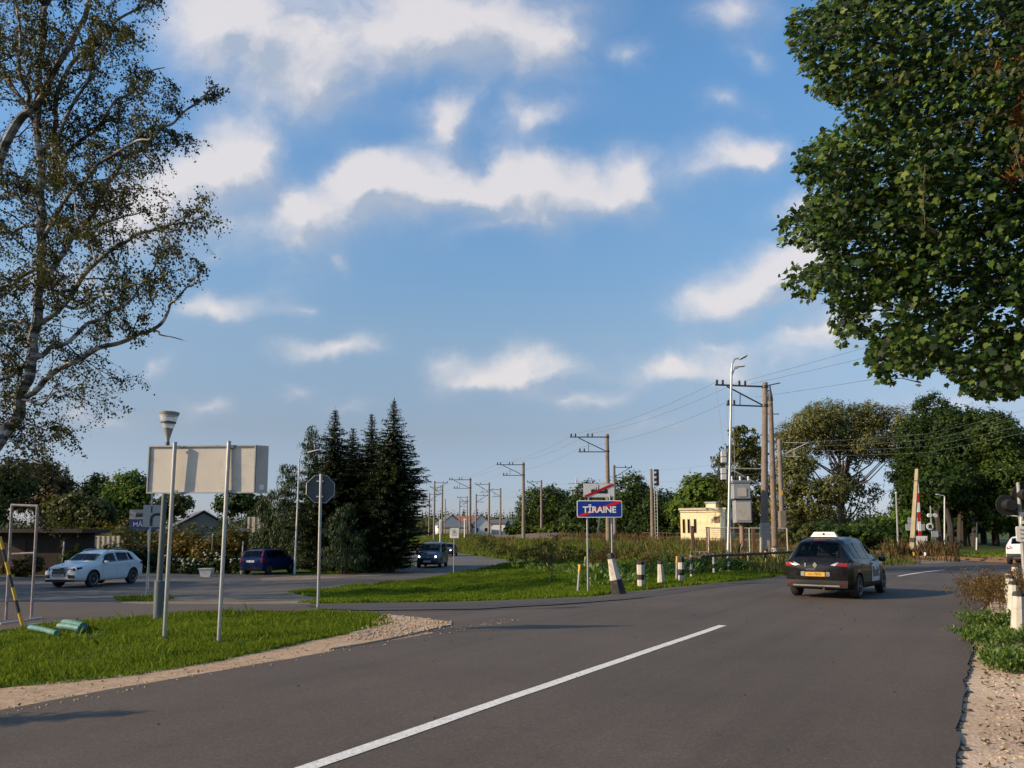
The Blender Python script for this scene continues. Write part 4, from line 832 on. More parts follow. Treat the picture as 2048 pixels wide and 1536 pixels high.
# ---- gardens at the left
GG = 'garden shrubs beyond the parked cars'
gard = [(160,1085,46.5,2.6,'lf_dark','dark shrub in front of the shed corner'),(30,1100,44.5,2.2,'lf_brown','brown shrub before the shed left of the rusty frame'),(100,1030,60,5,'lf_olive','tall olive shrub in the back row behind the shed'),(160,1035,60,5,'lf_mid','green back row shrub between shed and white car'),(215,1030,61,5,'lf_autumn','yellowing back row shrub above the white car'),(290,1025,62,5,'lf_olive','olive back row shrub behind the blue plate'),(345,1040,61,4,'lf_brown','brown back row shrub under the grey board'),(420,1045,61,5,'lf_autumn','golden back row shrub between the board posts'),(490,1050,60,4.5,'lf_olive','olive back row shrub before the pale wall'),(560,1048,59,4.5,'lf_mid','green back row shrub left of the pines'),(75,1045,54,3.2,'lf_brown','brown shrub left behind the white car'),(140,1060,52,4,'lf_dark','dark green round shrub behind the white car'),(205,1078,51,3.2,'lf_olive','low shrub over the white car bonnet'),(235,1040,56,3.6,'lf_olive','olive shrub left of the street sign plates'),(275,1070,52,3,'lf_brown','brown hedge plant under the blue plate'),(330,1035,58,3.4,'lf_autumn','yellow autumn shrub behind the grey sign post'),(365,1040,57,3,'lf_autumn','rusty autumn shrub between the two board posts'),(405,1035,58,3.4,'lf_mid','green shrub right of the left board post'),(432,1050,56,3,'lf_autumn','golden shrub behind the white flowers'),(470,1040,57,3.4,'lf_olive','olive shrub right of the second board post'),(505,1055,57,3,'lf_autumn','yellowing shrub above the blue hatchback'),(545,1050,56,2.8,'lf_mid','green shrub right of the blue hatchback'),(300,1090,51,3.4,'lf_dark','dark hedge section left of the grey board post'),(180,1100,50,3.2,'lf_dark','low dark hedge hidden behind the white car'),(575,1075,55,2.6,'lf_autumn','brown and yellow shrub under the pines'),(620,1085,54,2.4,'lf_olive','dry olive shrub below the street lamp')]
for i, (px, top, D, w, m_, lab) in enumerate(gard):
    p = gx(px, D); bush('garden_shrub', lab, 'shrub', p, w, max(1.0, zat(top, D)-p.z), M[m_], GG, n=95, nleaf=20, ls=.24, seed=120+i, asp=.55)
for i, (px, top, D, w, fl, lab) in enumerate(((370,1105,48.5,2.2,16,'dark flower shrub with pale blooms left of the white planter'),(395,1108,48,2,18,'flower shrub with pale blooms right behind the white planter'),(438,1102,48.5,2.2,20,'flower shrub with pale blooms beside the second board post'),(462,1108,48,1.8,14,'flower shrub with pale blooms next to the blue hatchback'),(200,1085,49.5,2.2,8,'shrub with pale blooms above the white car roof'))):
    p = gx(px, D); bush('flower_shrub', lab, 'shrub', p, w, max(1.0, zat(top, D)-p.z), M['lf_dark'], 'flowering shrubs of the garden', n=60, nleaf=18, ls=.2, seed=140+i, flowers=fl)
LG = 'trees behind the gardens'
ptree('broadleaf_tree', 'brown leaved tree at the far left behind the shed', [(70,950,42,34),(45,985,50,40),(100,985,44,40)], 72, 'lf_brown', LG, nclump=260, nleaf=22, cr=.8, ls=.4, r0=.22, seed=151)
ptree('broadleaf_tree', 'tall dark tree left behind the rusty frame', [(10,965,40,50),(-30,1000,60,60)], 66, 'lf_dark', LG, nclump=200, nleaf=22, cr=.8, ls=.4, r0=.22, seed=152)
ptree('broadleaf_tree', 'drooping bright green tree left of the grey board', [(250,975,40,34),(235,1010,34,34),(275,1005,34,38)], 70, 'lf_bright', LG, nclump=280, nleaf=22, cr=.7, ls=.36, r0=.2, seed=153)
ptree('broadleaf_tree', 'dark rounded tree between the conifer and the bright tree', [(200,980,26,30),(180,1000,26,30),(215,1010,24,24)], 84, 'lf_dark', LG, nclump=180, nleaf=20, cr=.8, ls=.42, r0=.2, seed=154)
ptree('broadleaf_tree', 'olive tree in front of the far conifers at the left', [(150,1015,36,30),(190,1030,36,26),(115,1025,30,26)], 64, 'lf_olive', LG, nclump=220, nleaf=20, cr=.7, ls=.36, r0=.2, seed=155)
ptree('broadleaf_tree', 'dark tree behind the house roof under the board', [(480,1005,34,22),(455,1010,30,20),(515,1018,24,22)], 120, 'lf_dark', LG, nclump=160, nleaf=20, cr=1.0, ls=.6, r0=.2, seed=156)
ptree('broadleaf_tree', 'pale olive tree under the middle of the grey board', [(350,1010,30,24),(325,1020,24,22)], 80, 'lf_olive', LG, nclump=140, nleaf=20, cr=.7, ls=.4, r0=.2, seed=157)
for i, (px, top, D, rad, lab) in enumerate(((122,930,82,2.6,'dark pointed conifer left of the gap in the garden trees'),(180,943,105,2.4,'small pointed conifer on the left skyline'),(518,985,90,2.0,'small conifer peeking out right of the board'))):
    p = gx(px, D); spruce('conifer', lab, p, zat(top, D)-p.z, rad, M['lf_spruce'], 160+i, 'conifers behind the gardens', 2.2)
# garden shed, walls, planter, stakes
p = gx(60, 47); t = thing('garden_shed', 'low dark shed with a flat roof at the far left', 'shed', p, R(4)); b = MB()
b.box((0, 1.5, 1.25), (4.6, 3, 2.5)); b.build('wall', M['shed'] if 'shed' in M else mat('dark_boards', (.035, .024, .02), .85, 0, .3, 3), t)
MB().box((.2, 1.3, 2.62), (5.9, 3.8, .22)).build('roof', mat('shed_roof', (.05, .035, .032), .8, 0, .2, 2), t)
MB().box((-.9, -.03, 1.05), (1.1, .05, 2.1)).build('door', mat('shed_door', (.05, .035, .03), .8, 0, .2, 4), t)
def house(name, label, px, D, w, d, hw, hr, rz, wall, roof, cat='house', chimney=False, wins=2):
    p = gx(px, D); t = thing(name, label, cat, p, rz); b = MB(); b.box((0, 0, hw/2), (w, d, hw)); b.prism([(-w/2, hw), (w/2, hw), (0, hw+hr*.94)], -d/2, d/2); b.build('wall', wall, t)
    rb = MB(); e = .35; sl = math.hypot(w/2+e, hr*(1+2*e/w)); an = math.atan2(hr, w/2)
    for s in (-1, 1): rb.box((s*(w/4+e/2), 0, hw+hr/2-hr*e/w+.10), (sl, d+.7, .12), Matrix.Rotation(s*an, 3, 'Y'))
    ro = rb.build('roof', roof, t)
    if chimney: MB().box((w*.15, 0, hw+hr*.95), (.5, .5, 1.2)).build('chimney', M['chim'], ro)
    for i in range(wins):
        x = (i-(wins-1)/2)*w/max(2, wins)*.9; f = MB().box((x, -d/2-.02, hw*.55), (1.0, .06, 1.2)).build('window', M['white'], t); MB().box((x, -d/2-.056, hw*.55), (.84, .02, 1.04)).build('pane', M['glass'], f)
    return t
M['chim'] = mat('brick_chimney', (.22, .10, .07), .9, 0, .2, 6); M['roof_grey'] = mat('grey_roof', (.10, .10, .11), .7, 0, .15, 3); M['roof_red'] = mat('red_roof', (.20, .085, .065), .8, 0, .2, 3); M['wall_w'] = mat('white_render', (.62, .60, .57), .85, 0, .05, 2); M['wall_g'] = mat('grey_render', (.20, .185, .17), .85, 0, .08, 2); M['wall_b'] = mat('brown_render', (.26, .17, .13), .85, 0, .1, 2); M['wall_pale'] = mat('pale_render', (.50, .44, .35), .85, 0, .08, 2)
house('house', 'house with dark grey gable roof below the grey board', 395, 92, 8, 9, 2.6, 2.4, R(28), M['wall_g'], M['roof_grey'])
house('house', 'low house with long grey roof right of the board post', 455, 88, 9, 6, 1.7, 1.2, R(78), M['wall_g'], M['roof_grey'])
house('house', 'pale house wall behind the shrubs left of the pines', 528, 84, 5.5, 7, 2.1, .8, R(80), M['wall_pale'], M['roof_grey'])
FH = 'far houses beyond the railway'
for i, (px, D, w, hw, hr, rz, wl, rf, lab, ch) in enumerate(((898,230,7,3.2,2.6,20,'wall_w','roof_grey','far white house with dark gable at the left of the poles',1),(912,225,9,2.2,1.4,80,'wall_g','roof_grey','far low grey house beside the white gable house',0),(936,240,11,3.0,2.8,75,'wall_b','roof_red','far brown house with broad red roof between the poles',1),(961,235,6,3.0,3.2,8,'wall_w','roof_grey','far white gable house in the middle of the poles',0),(990,250,9,3.6,1.2,80,'wall_w','roof_grey','far pale block right of the white gable',0),(1006,250,7,3.4,1.0,80,'wall_g','roof_grey','far grey block behind the fourth pole',0),(1022,260,10,3.6,1.4,80,'wall_g','roof_grey','far grey building left of the rounded tree',0))):
    p = gx(px, D); t = house('house', lab, px, D, w, w*.9, hw, hr, R(rz), M[wl], M[rf], 'house', ch); t['group'] = FH
def fwall(label, px0, px1, top, D, m, name='garden_wall', cat='wall', n=6):
    a, c = gx(px0, D), gx(px1, D); t = thing(name, label, cat, a); w = (c-a).length; h = zat(top, D)-a.z; MB().box((w/2, 0, h/2-.1), (w, .12, h+.2)).build('panel', m, t)
    b = MB()
    for i in range(n+1): b.box((w*i/n, -.02, h/2-.05), (.16, .2, h+.12))
    b.build('post', m, t); return t
fwall('pale garden wall glimpsed behind the white car', 175, 235, 1072, 55, M['wall_pale'])
fwall('pale garden wall between shrubs and pines', 495, 560, 1034, 60, M['wall_pale'])
p = gp(413, 1155); p = gx(413, 44.3); t = thing('planter', 'white tapered planter box before the flower shrubs', 'planter', p); b = MB(); b.add([(-.26, -.2, 0), (.26, -.2, 0), (.26, .2, 0), (-.26, .2, 0), (-.36, -.28, .5), (.36, -.28, .5), (.36, .28, .5), (-.36, .28, .5)], [(3,2,1,0),(0,1,5,4),(1,2,6,5),(2,3,7,6),(3,0,4,7)]); b.box((0, -.29, .48), (.76, .04, .06)); b.build('box', M['lightgrey'], t); MB().box((0, 0, .42), (.62, .46, .04)).build('soil', M['dirt'], t)
for i, (px, y0, y1, D, lab) in enumerate(((122,1115,1085,46,'white stake standing beside the white car'),(421,1120,1070,49,'brown post among the flower shrubs'),(482,1115,1085,47,'pale stake left of the blue hatchback'))):
    p = gx(px, D); h = zat(y1, D)-p.z; t = thing('stake', lab, 'stake', p, 0, 'stakes in the garden'); MB().tube([(0, 0, -.1), (.06, 0, h)], .04, 7).build('shaft', M['wood_pole'] if i == 1 else M['lightgrey'], t); MB().lathe([(.045, h-.02), (.05, h+.02), (.02, h+.05)], 8, c=(.06, 0, 0)).build('cap', M['lightgrey'], t)
fence_t = thing('picket_fence', 'low grey picket fence under the dark conifers', 'fence', gx(600, 53)); b = MB(); rl = MB(); a = gx(600, 53); w = (gx(720, 53)-a).length
for i in range(int(w/.16)): b.box((i*.16, 0, .5), (.07, .03, .9+.08*math.sin(i*2.1)))
for z in (.3, .75): rl.box((w/2, .04, z), (w, .04, .06))
b.build('pickets', M['wood_grey'] if 'wood_grey' in M else mat('grey_wood', (.16, .145, .12), .9, 0, .25, 6), fence_t); rl.build('rail', M['wood_pole'], fence_t)

# ---- far forest edge
g = np.random.default_rng(77); P = []; T = []; N = []; L = []; Wd = []
for k in range(3000):
    D = g.uniform(480, 620); ang = g.uniform(-.75, .75); x = D*ang*1.05; top = 15+7*mnoise.noise(Vector((x*.012, 1, 0)))+g.uniform(-2.5, 4); z0 = Hf(x, D)
    for j in range(9):
        f = j/9; P.append((x+g.normal()*.7*(1-f), D+g.normal(), z0+top*(.08+.9*f))); T.append((g.normal()*.5, g.normal()*.5, 1)); N.append((g.normal()*.5, -1, .4)); L.append(4.2*(1.15-f)); Wd.append(3.6*(1.05-f))
tag(quads_obj('far_forest', leaf_quads(np.array(P), np.array(T), np.array(N), np.array(L), np.array(Wd)), M['far_wood']), kind='stuff')
g = np.random.default_rng(78); P = []; T = []; N = []; L = []
for k in range(1500):
    D = g.uniform(270, 330); x = D*g.uniform(-.22, .12); z0 = Hf(x, D); top = g.uniform(3, 7)
    for j in range(7): P.append((x+g.normal()*1.2, D+g.normal(), z0+top*j/7)); T.append((g.normal(), g.normal()*.5, .6)); N.append((g.normal()*.6, -1, .5)); L.append(2.0)
tag(quads_obj('far_scrub', leaf_quads(np.array(P), np.array(T), np.array(N), np.array(L), 1.3), M['lf_olive']), kind='stuff')
# ---------------------------------------------------------------- posts, signs, poles
def post_between(b, a, c, r, n=10): b.tube([a, c], r, n)
Rx90 = (R(90), 0, 0)
def board():
    D = 13.75; pl, pr = gp(328, 1284), gp(437, 1286); c = (pl+pr)/2; t = thing('road_sign', 'large blank grey back of a road sign on two steel posts', 'sign', c); rz = R(-4)
    cx = at(410, 938, c.y).x-c.x; z0, z1 = at(410, 986, c.y).z-c.z, at(410, 890, c.y).z-c.z; w = 1.87; h = z1-z0
    F = Matrix.Rotation(rz, 3, 'Z'); off = Vector((cx-.085, .082, (z0+z1)/2))
    b = MB(); b.box(off, (w, .012, h), F)
    pan = b.build('panel', M['sign_back'], t); e_ = off+F @ Vector((w/2, 0, 0)); F3 = F @ Matrix.Rotation(R(38), 3, 'Z'); MB().box(e_+F3 @ Vector((.10, 0, 0)), (.20, .011, h-.004), F3).build('flange', M['sign_back'], pan)
    b = MB()
    for (dx, dz, sx, sz) in ((0, h/2-.01, w, .024), (0, -h/2+.01, w, .024), (-w/2+.01, 0, .02, h-.05), (w/2-.01, 0, .02, h-.05)): b.box(off+F @ Vector((dx, -.016, dz)), (sx, .036, sz), F)
    b.build('rim', M['dark_metal'] if False else M['grey_metal'], pan)
    b = MB(); b.box(e_+F3 @ Vector((.10, -.008, -h/2+.10)), (.075, .003, .085), F3); b.build('sticker', M['white'], pan)
    for (bx, by, tx, ty) in ((328, 1284, 350, 886), (437, 1286, 458, 884)):
        a = gp(bx, by)-c; e = at(tx, ty, c.y)-c; p = MB().tube([a-Vector((0, 0, .2)), e], .033, 12).build('post', M['steel'], t, True)
        MB().tube([e, e+Vector((0, 0, .015))], .036, 12).build('cap', M['grey_metal'], p)
    for (bx, tx) in ((328, 350), (437, 458)):
        for zz in (z0+.03, z1-.03):
            a = gp(bx, 1285)-c; e = at(tx, 886, c.y)-c; q = a.lerp(e, (zz-a.z)/(e.z-a.z)); MB().box(q+Vector((.03, .02, 0)), (.10, .05, .04), None, .006).build('clamp', M['steel'], t)
    r = MB()
    for zz in (z0+.17, z1-.17): r.box(off+F @ Vector((0, -.035, zz-(z0+z1)/2)), (w-.06, .045, .02), F)
board()
def octagon(r): return [(r*math.cos(R(22.5+45*i)), r*math.sin(R(22.5+45*i))) for i in range(8)]
p = gp(636, 1222); t = thing('stop_sign', 'octagonal sign seen from behind on a slim steel post', 'sign', p); k = p.y/1550; top = at(642, 948, p.y)-p; cc = at(640, 978, p.y)-p
F = Matrix.Translation(cc+Vector((0, .05, 0))) @ Matrix.Rotation(R(20), 4, 'Z')
sb = MB().prism(octagon(.345), 0, .012, F).build('panel', M['stop_back'] if 'stop_back' in M else mat('dull_sign_back', (.075, .085, .095), .6, .2, .08, 3), t)  # the shade on this sign back is put into its dark grey
b = MB(); o8 = octagon(.348)
for i in range(8):
    a_, c_ = Vector((o8[i][0], -.012, o8[i][1])), Vector((o8[(i+1) % 8][0], -.012, o8[(i+1) % 8][1])); b.tube([F @ a_, F @ c_], .011, 6)
b.build('rim', M['steel'], sb)
po = MB().tube([(0, 0, -.2), top], .036, 12).build('post', M['steel'], t, True)
for dz in (-.18, .18): MB().box(cc+Vector((0, .02, dz)), (.16, .09, .035), None, .005).build('clamp', M['steel'], t)
# cone park lamp
p = gp(316, 1241); t = thing('park_lamp', 'slim post lamp with an upturned cone lantern behind the grey board', 'lamp', p); top = at(335, 884, p.y)-p; mid_ = at(319, 1160, p.y)-p; ax_ = top.normalized(); kk = p.y/1550
MB().tube([(0, 0, -.2), mid_*.97], .10, 14).build('base', M['lamp_grey'] if 'lamp_grey' in M else mat('lamp_post_paint', (.12, .14, .145), .5, .3, .1, 5), t, True)
MB().tube([mid_*.96, mid_*.985, mid_, top*1.0], [.105, .085, .062, .045], 14).build('pole', bpy.data.materials['lamp_post_paint'], t, True)
Q = Matrix.Translation(top) @ ax_.to_track_quat('Z', 'Y').to_matrix().to_4x4()
def lathe_at(prof, n=24):
    m_ = MB().lathe(prof, n); m_.v = [tuple(Q @ Vector(v)) for v in m_.v]; return m_
lathe_at([(.036, -.05), (.04, .06), (.098, .28), (.103, .29)]).build('lantern_base', M['lamp_ring'] if 'lamp_ring' in M else mat('lantern_metal', (.36, .36, .34), .45, .3, .08, 6), t, True)
mg, nt, bs = _new('lantern_glass'); tr_ = nt.nodes.new('ShaderNodeBsdfTransparent'); mx_ = nt.nodes.new('ShaderNodeMixShader'); mx_.inputs[0].default_value = .55; nt.links.new(bs.outputs[0], mx_.inputs[1]); nt.links.new(tr_.outputs[0], mx_.inputs[2]); nt.links.new(mx_.outputs[0], nt.nodes['Material Output'].inputs[0]); bs.inputs['Base Color'].default_value = (.80, .77, .68, 1); bs.inputs['Roughness'].default_value = .25; bs.inputs['Transmission Weight'].default_value = .0
lathe_at([(.10, .29), (.145, .42), (.188, .56), (.186, .565)]).build('lens', mg, t, True)
lathe_at([(.13, .395), (.15, .40), (.15, .43), (.13, .435)]).build('ring', M['dark_metal'], t, True)
lathe_at([(.186, .56), (.207, .61), (.21, .63), (.17, .645), (.05, .655), (.02, .655)]).build('cap', bpy.data.materials['lantern_metal'], t, True)
# priority plate, give-way back and the town entry sign behind it
p = gp(292, 1196); t = thing('give_way_sign', 'post with a grey bent priority plate and a triangular sign back above', 'sign', p); top = at(306, 968, p.y)-p
MB().tube([(0, 0, -.2), top], .032, 10).build('post', M['steel'], t, True); cc = at(307, 1032, p.y)-p; wv = 38*p.y/1550; F = Matrix.Translation(cc+Vector((0, -.05, 0))) @ Matrix.Rotation(R(6), 4, 'Z')
pl = MB().prism(rrect(wv, wv*1.15, .03), 0, .01, F).build('plate', M['plate_grey'] if 'plate_grey' in M else mat('dull_plate', (.33, .335, .345), .5, .1, .06, 3), t)
b = MB(); sc_ = wv; arc = [(-.07, -.52), (-.07, -.3), (-.07, -.16)]+[(-.07+.26*(1-math.cos(R(a_))), -.16+.24*math.sin(R(a_))) for a_ in range(0, 91, 15)]+[(.46, .08)]
pts = [F @ Vector((x*sc_, -.006, z*sc_)) for x, z in arc]
for a_, c_ in zip(pts, pts[1:]):
    d = (c_-a_).normalized(); nrm = Vector((-d.z, 0, d.x))*.075*sc_; b.add([a_-nrm, a_+nrm, c_+nrm+d*.01, c_-nrm+d*.01], [(0, 1, 2, 3)])
b.box(F @ Vector((-.07*sc_, -.007, .34*sc_)), (.07*sc_, .004, .34*sc_)); b.build('bent_arrow', M['black'], pl)
tri = [(-.52, .0), (.52, .0), (0, -.88)]; F2 = Matrix.Translation(at(306, 966, p.y)-p+Vector((0, .05, .12)))
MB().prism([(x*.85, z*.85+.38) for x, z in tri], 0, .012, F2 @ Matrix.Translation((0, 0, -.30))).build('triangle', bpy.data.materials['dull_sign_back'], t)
for z_ in (-.15, .15): MB().box(cc+Vector((-.25, .0, z_)), (.12, .07, .03), None, .005).build('clamp', M['steel'], t)
D = 34; p = gx(298, D); t = thing('town_sign', 'town entry sign with black skyline plate over a blue name plate, half hidden', 'sign', p); MB().tube([(0, 0, -.2), (-.2, 0, zat(1015, D)-p.z)], .03, 10).build('post', M['steel'], t, True)
cc = at(289, 1029, D)-p; F = Matrix.Translation(cc+Vector((0, -.06, 0))) @ Matrix.Rotation(R(8), 4, 'Z'); w1 = 54*D/1550; pl = MB().prism(rrect(w1, 19*D/1550, .03), 0, .01, F).build('white_plate', bpy.data.materials['dull_plate'], t)
def skyline(F, x0, x1, z0, h, y=-.008):
    ks = [0, 0, .04, .04, .10, .10, .14, .17, .20, .20, .27, .27, .30, .33, .36, .36, .42, .42, .45, .48, .48, .55, .55, .62, .70, .76, .80, .80, .84, .88, .93, .93, 1, 1]
    hs = [0, .50, .50, .62, .62, .42, .42, .75, .42, .5, .5, .42, .95, .42, .42, .55, .55, .5, 1.3, .5, .45, .45, .40, .40, .36, .40, .28, .62, .70, .78, .70, .58, .58, 0]
    return MB().prism([(x0+(x1-x0)*a_, z0+h*c_) for a_, c_ in zip(ks, hs)], y, y+.004, F)
skyline(F, -w1*.28, w1*.30, -.11, .27).build('skyline', M['black'], pl)
cc2 = at(292, 1049, D)-p; F = Matrix.Translation(cc2+Vector((0, -.06, 0))) @ Matrix.Rotation(R(8), 4, 'Z'); w2 = 56*D/1550; pl = MB().prism(rrect(w2, 18*D/1550, .03), 0, .01, F).build('blue_plate', M['navy_sign'], t)
text('lettering', 'MĀRUPE', .27, M['lightgrey'], pl, F @ Vector((0, -.008, -.01)), (R(90), 0, R(8)))

# town exit sign
p = gp(1176, 1187); D = p.y; t = thing('town_exit_sign', 'blue TĪRAINE town sign with red slash under a white skyline plate', 'sign', p); k = D/1550
lp = MB().tube([(0, 0, -.2), (0, .02, at(1176, 1034, D).z-p.z+.3)], .032, 10).build('post', M['steel'], t, True)
rp = gx(1226, D+.1)-p; MB().tube([rp-Vector((0, 0, .2)), Vector((rp.x-.02, rp.y, at(1225, 1034, D).z-p.z+.3))], .032, 10).build('post', M['steel'], t, True)
cc = at(1198.5, 1018, D)-p; F = Matrix.Translation(cc+Vector((0, -.06, 0))); w, h = 90*k, 34*k
pl = MB().prism(rrect(w, h, .06), 0, .02, F).build('blue_plate', M['white'], t)
MB().prism(rrect(w-.05, h-.05, .045), -.004, .002, F).build('blue_face', M['blue_sign'], pl)
sl = .055; MB().prism([(-w/2+.035, -h/2+.035), (-w/2+.035+.16, -h/2+.035), (w/2-.035, h/2-.035-.05), (w/2-.035, h/2-.035), (w/2-.035-.16, h/2-.035), (-w/2+.035, -h/2+.035+.04)], -.008, -.003, F).build('red_slash', M['red_sign'], pl)
text('lettering', 'TĪRAINE', .295, M['white'], pl, F @ Vector((0, -.012, -.035)), Rx90, bold=.007)
MB().tube([F @ Vector((-.36, .05, h/2-.06)), F @ Vector((-.36, .05, h/2+.18))], .025, 8).build('bracket', M['steel'], t)
MB().tube([F @ Vector((.36, .05, h/2-.06)), F @ Vector((.36, .05, h/2+.18))], .025, 8).build('bracket', M['steel'], t)
cc = at(1198, 981, D)-p; F = Matrix.Translation(cc+Vector((0, -.04, 0))) @ Matrix.Rotation(R(7), 4, 'Z'); w, h = 64*k, 28*k
pl = MB().prism(rrect(w, h, .03), 0, .018, F).build('white_plate', M['lightgrey'], t); MB().prism(rrect(w-.04, h-.04, .02), -.003, .002, F).build('white_face', M['white'], pl)
skyline(F, -w*.26, w*.27, -.10, .24).build('skyline', M['black'], pl)
MB().prism([(-w/2+.02, -h/2+.02), (-w/2+.14, -h/2+.02), (w/2-.02, h/2-.06), (w/2-.02, h/2-.02), (w/2-.14, h/2-.02), (-w/2+.02, -h/2+.06)], -.014, -.009, F).build('red_slash', M['red_sign'], pl)
# white notice on a post
p = gp(907, 1149); D = p.y; t = thing('notice_sign', 'small white notice board on a thin post by the side road', 'sign', p); k = D/1550; h = zat(1056, D)-p.z
MB().tube([(0, 0, -.2), (.02, 0, h-.02)], .028, 8).build('post', M['steel'], t, True); w = 18*k; hh = 20*k; F = Matrix.Translation((.03, -.045, h-hh/2)); pl = MB().prism(rrect(w, hh, .05), 0, .012, F).build('panel', M['white'], t)
b = MB(); b.box(F @ Vector((0, -.006, .13)), (.14, .004, .05)); b.box(F @ Vector((0, -.006, .05)), (.24, .004, .05))
b.build('pictogram', mat('faded_print', (.36, .22, .22), .7), pl)
b = MB()
for z_, ww_ in ((-.03, .3), (-.10, .34), (-.16, .26)): b.box(F @ Vector((0, -.006, z_)), (ww_, .004, .018))
b.build('print', bpy.data.materials['faded_print'], pl)
# marker posts
for i, (x0, y0, x1, y1, lab) in enumerate(((1155,1186,1160,1129,'leaning grey post with a yellow top left of the town sign'),(1168,1140,1171,1113,'smaller yellow topped post behind the town sign leg'),(1353,1160,1354,1112,'yellow topped post just left of the striped end bollard'))):
    p = gp(x0, y0); e = at(x1, y1, p.y)-p; t = thing('marker_post', lab, 'post', p, 0, 'yellow topped marker posts'); MB().tube([(0, 0, -.1), e*.72], .045, 8).build('shaft', M['grey_metal'], t, True); MB().tube([e*.72, e*.97, e], [.047, .047, .03], 8).build('tip', M['yellow_mark'], t, True)
# bollards
def bollard(label, base, top, w0, w1, bands, loc_y=None):
    p = gp(*base); D = p.y; e = at(top[0], top[1], D)-p; t = thing('bollard', label, 'bollard', p, 0, 'painted concrete bollards at the road edge'); k = D/1550; z = 0
    ax_ = e.normalized(); Qm = ax_.to_track_quat('Z', 'Y').to_matrix(); Ln = e.length
    for (f0, f1, m_) in bands:
        r0, r1 = [(w0+(w1-w0)*f)*k/2*1.08 for f in (f0, f1)]; b = MB(); vs = []
        prof = [(r0, f0*Ln), (r1, f1*Ln-(0.03 if f1 >= .999 else 0))]+([(r1*.75, f1*Ln)] if f1 >= .999 else [])
        if f0 <= 0: prof = [(r0, -.15)]+prof
        m2 = MB().lathe(prof, 8); m2.v = [tuple(Qm @ Vector(v)) for v in m2.v]; m2.build('cap' if f1 >= .999 and m_ != 'whitewash' else 'band', M[m_], t)
    return t
bollard('tilted tapered bollard with broad black foot and white middle', (1238,1189), (1220,1106), 28, 11, [(0,.36,'blackwash'),(.36,.86,'whitewash'),(.86,1,'blackwash')])
bollard('upright black and white bollard right of the tilted one', (1282,1174), (1281,1122), 13, 15, [(0,.28,'whitewash'),(.28,.48,'blackwash'),(.48,.86,'whitewash'),(.86,1,'blackwash')])
bollard('small white tapered bollard in the grass', (1323,1168), (1320,1124), 15, 9, [(0,.9,'whitewash'),(.9,1,'blackwash')])
bollard('end bollard banded black and white where the chain rail starts', (1363,1165), (1362,1112), 12, 12, [(0,.27,'whitewash'),(.27,.5,'blackwash'),(.5,.76,'whitewash'),(.76,1,'blackwash')])
for i, (bx, by, tx, ty, w0, w1, lab) in enumerate(((2036,1280,2036,1183,26,18,'nearest white bollard with a brown cap by the right verge'),(2026,1240,2026,1162,20,15,'second white bollard from the front with dark cap'),(2019,1222,2020,1150,17,13,'third white bollard half buried in brown weeds'),(2016,1200,2017,1142,15,11,'white bollard deep in brown weeds'),(2030,1178,2031,1130,15,12,'farthest white bollard below the crossing signal'))):
    t = bollard(lab, (bx, by), (tx, ty), w0, w1, [(0,.90,'whitewash'),(.90,1,'blackwash')]); t['group'] = 'white bollards along the right verge'
# black and yellow spiral rail on striped stubs
rp = [(1366,1118),(1400,1113),(1440,1110),(1500,1108),(1560,1105),(1600,1103)]; ds = [gp(1363,1165).y, 28.5, 30.5, 34, 37.5, 39.5]; pts = [at(x, y, d) for (x, y), d in zip(rp, ds)]
o0 = pts[0].copy(); t = thing('guard_rail', 'dark spirally banded pipe rail along the far road edge', 'rail', o0); MB().tube([q-o0 for q in pts], .045, 8).build('pipe', M['blackwash'], t, True)
M['cream'] = mat('cream_paint', (.55, .44, .22), .8, 0, .12, 7, grime=(.2, .16, .1), gscale=5)
b = MB(); hx = []; tot = 0                                             # one spiral band wound round the pipe
for a_, c_ in zip(pts, pts[1:]):
    L_ = (c_-a_).length; d_ = (c_-a_)/L_; s_ = d_.cross(Vector((0, 0, 1))).normalized(); u_ = s_.cross(d_); n_ = int(L_/.05)
    for i in range(n_): f = i/n_; th = 2*math.pi*(tot+f*L_)/.45; hx.append(a_.lerp(c_, f)-o0+(s_*math.cos(th)+u_*math.sin(th))*.046)
    tot += L_
b.tube(hx, .03, 5); b.build('band', M['rust'], t)
for i, (x, y0) in enumerate(((1383,1157),(1428,1149),(1458,1147),(1497,1141),(1532,1137),(1550,1136),(1580,1129))):
    p = gp(x, y0); top_z = np.interp(p.y, [q.y for q in pts], [q.z for q in pts])-p.z; s = MB()
    pc = MB().tube([p-o0-Vector((0, 0, .2)), p-o0+Vector((0, 0, top_z))], .052, 8).build('post', M['cream'] if i > 2 else M['whitewash'], t, True)
    for f in (.30, .72) if i % 2 == 0 else (.42,): MB().tube([p-o0+Vector((0, 0, top_z*(f-.12))), p-o0+Vector((0, 0, top_z*(f+.08)))], .0545, 8).build('stripe', M['blackwash'], pc)

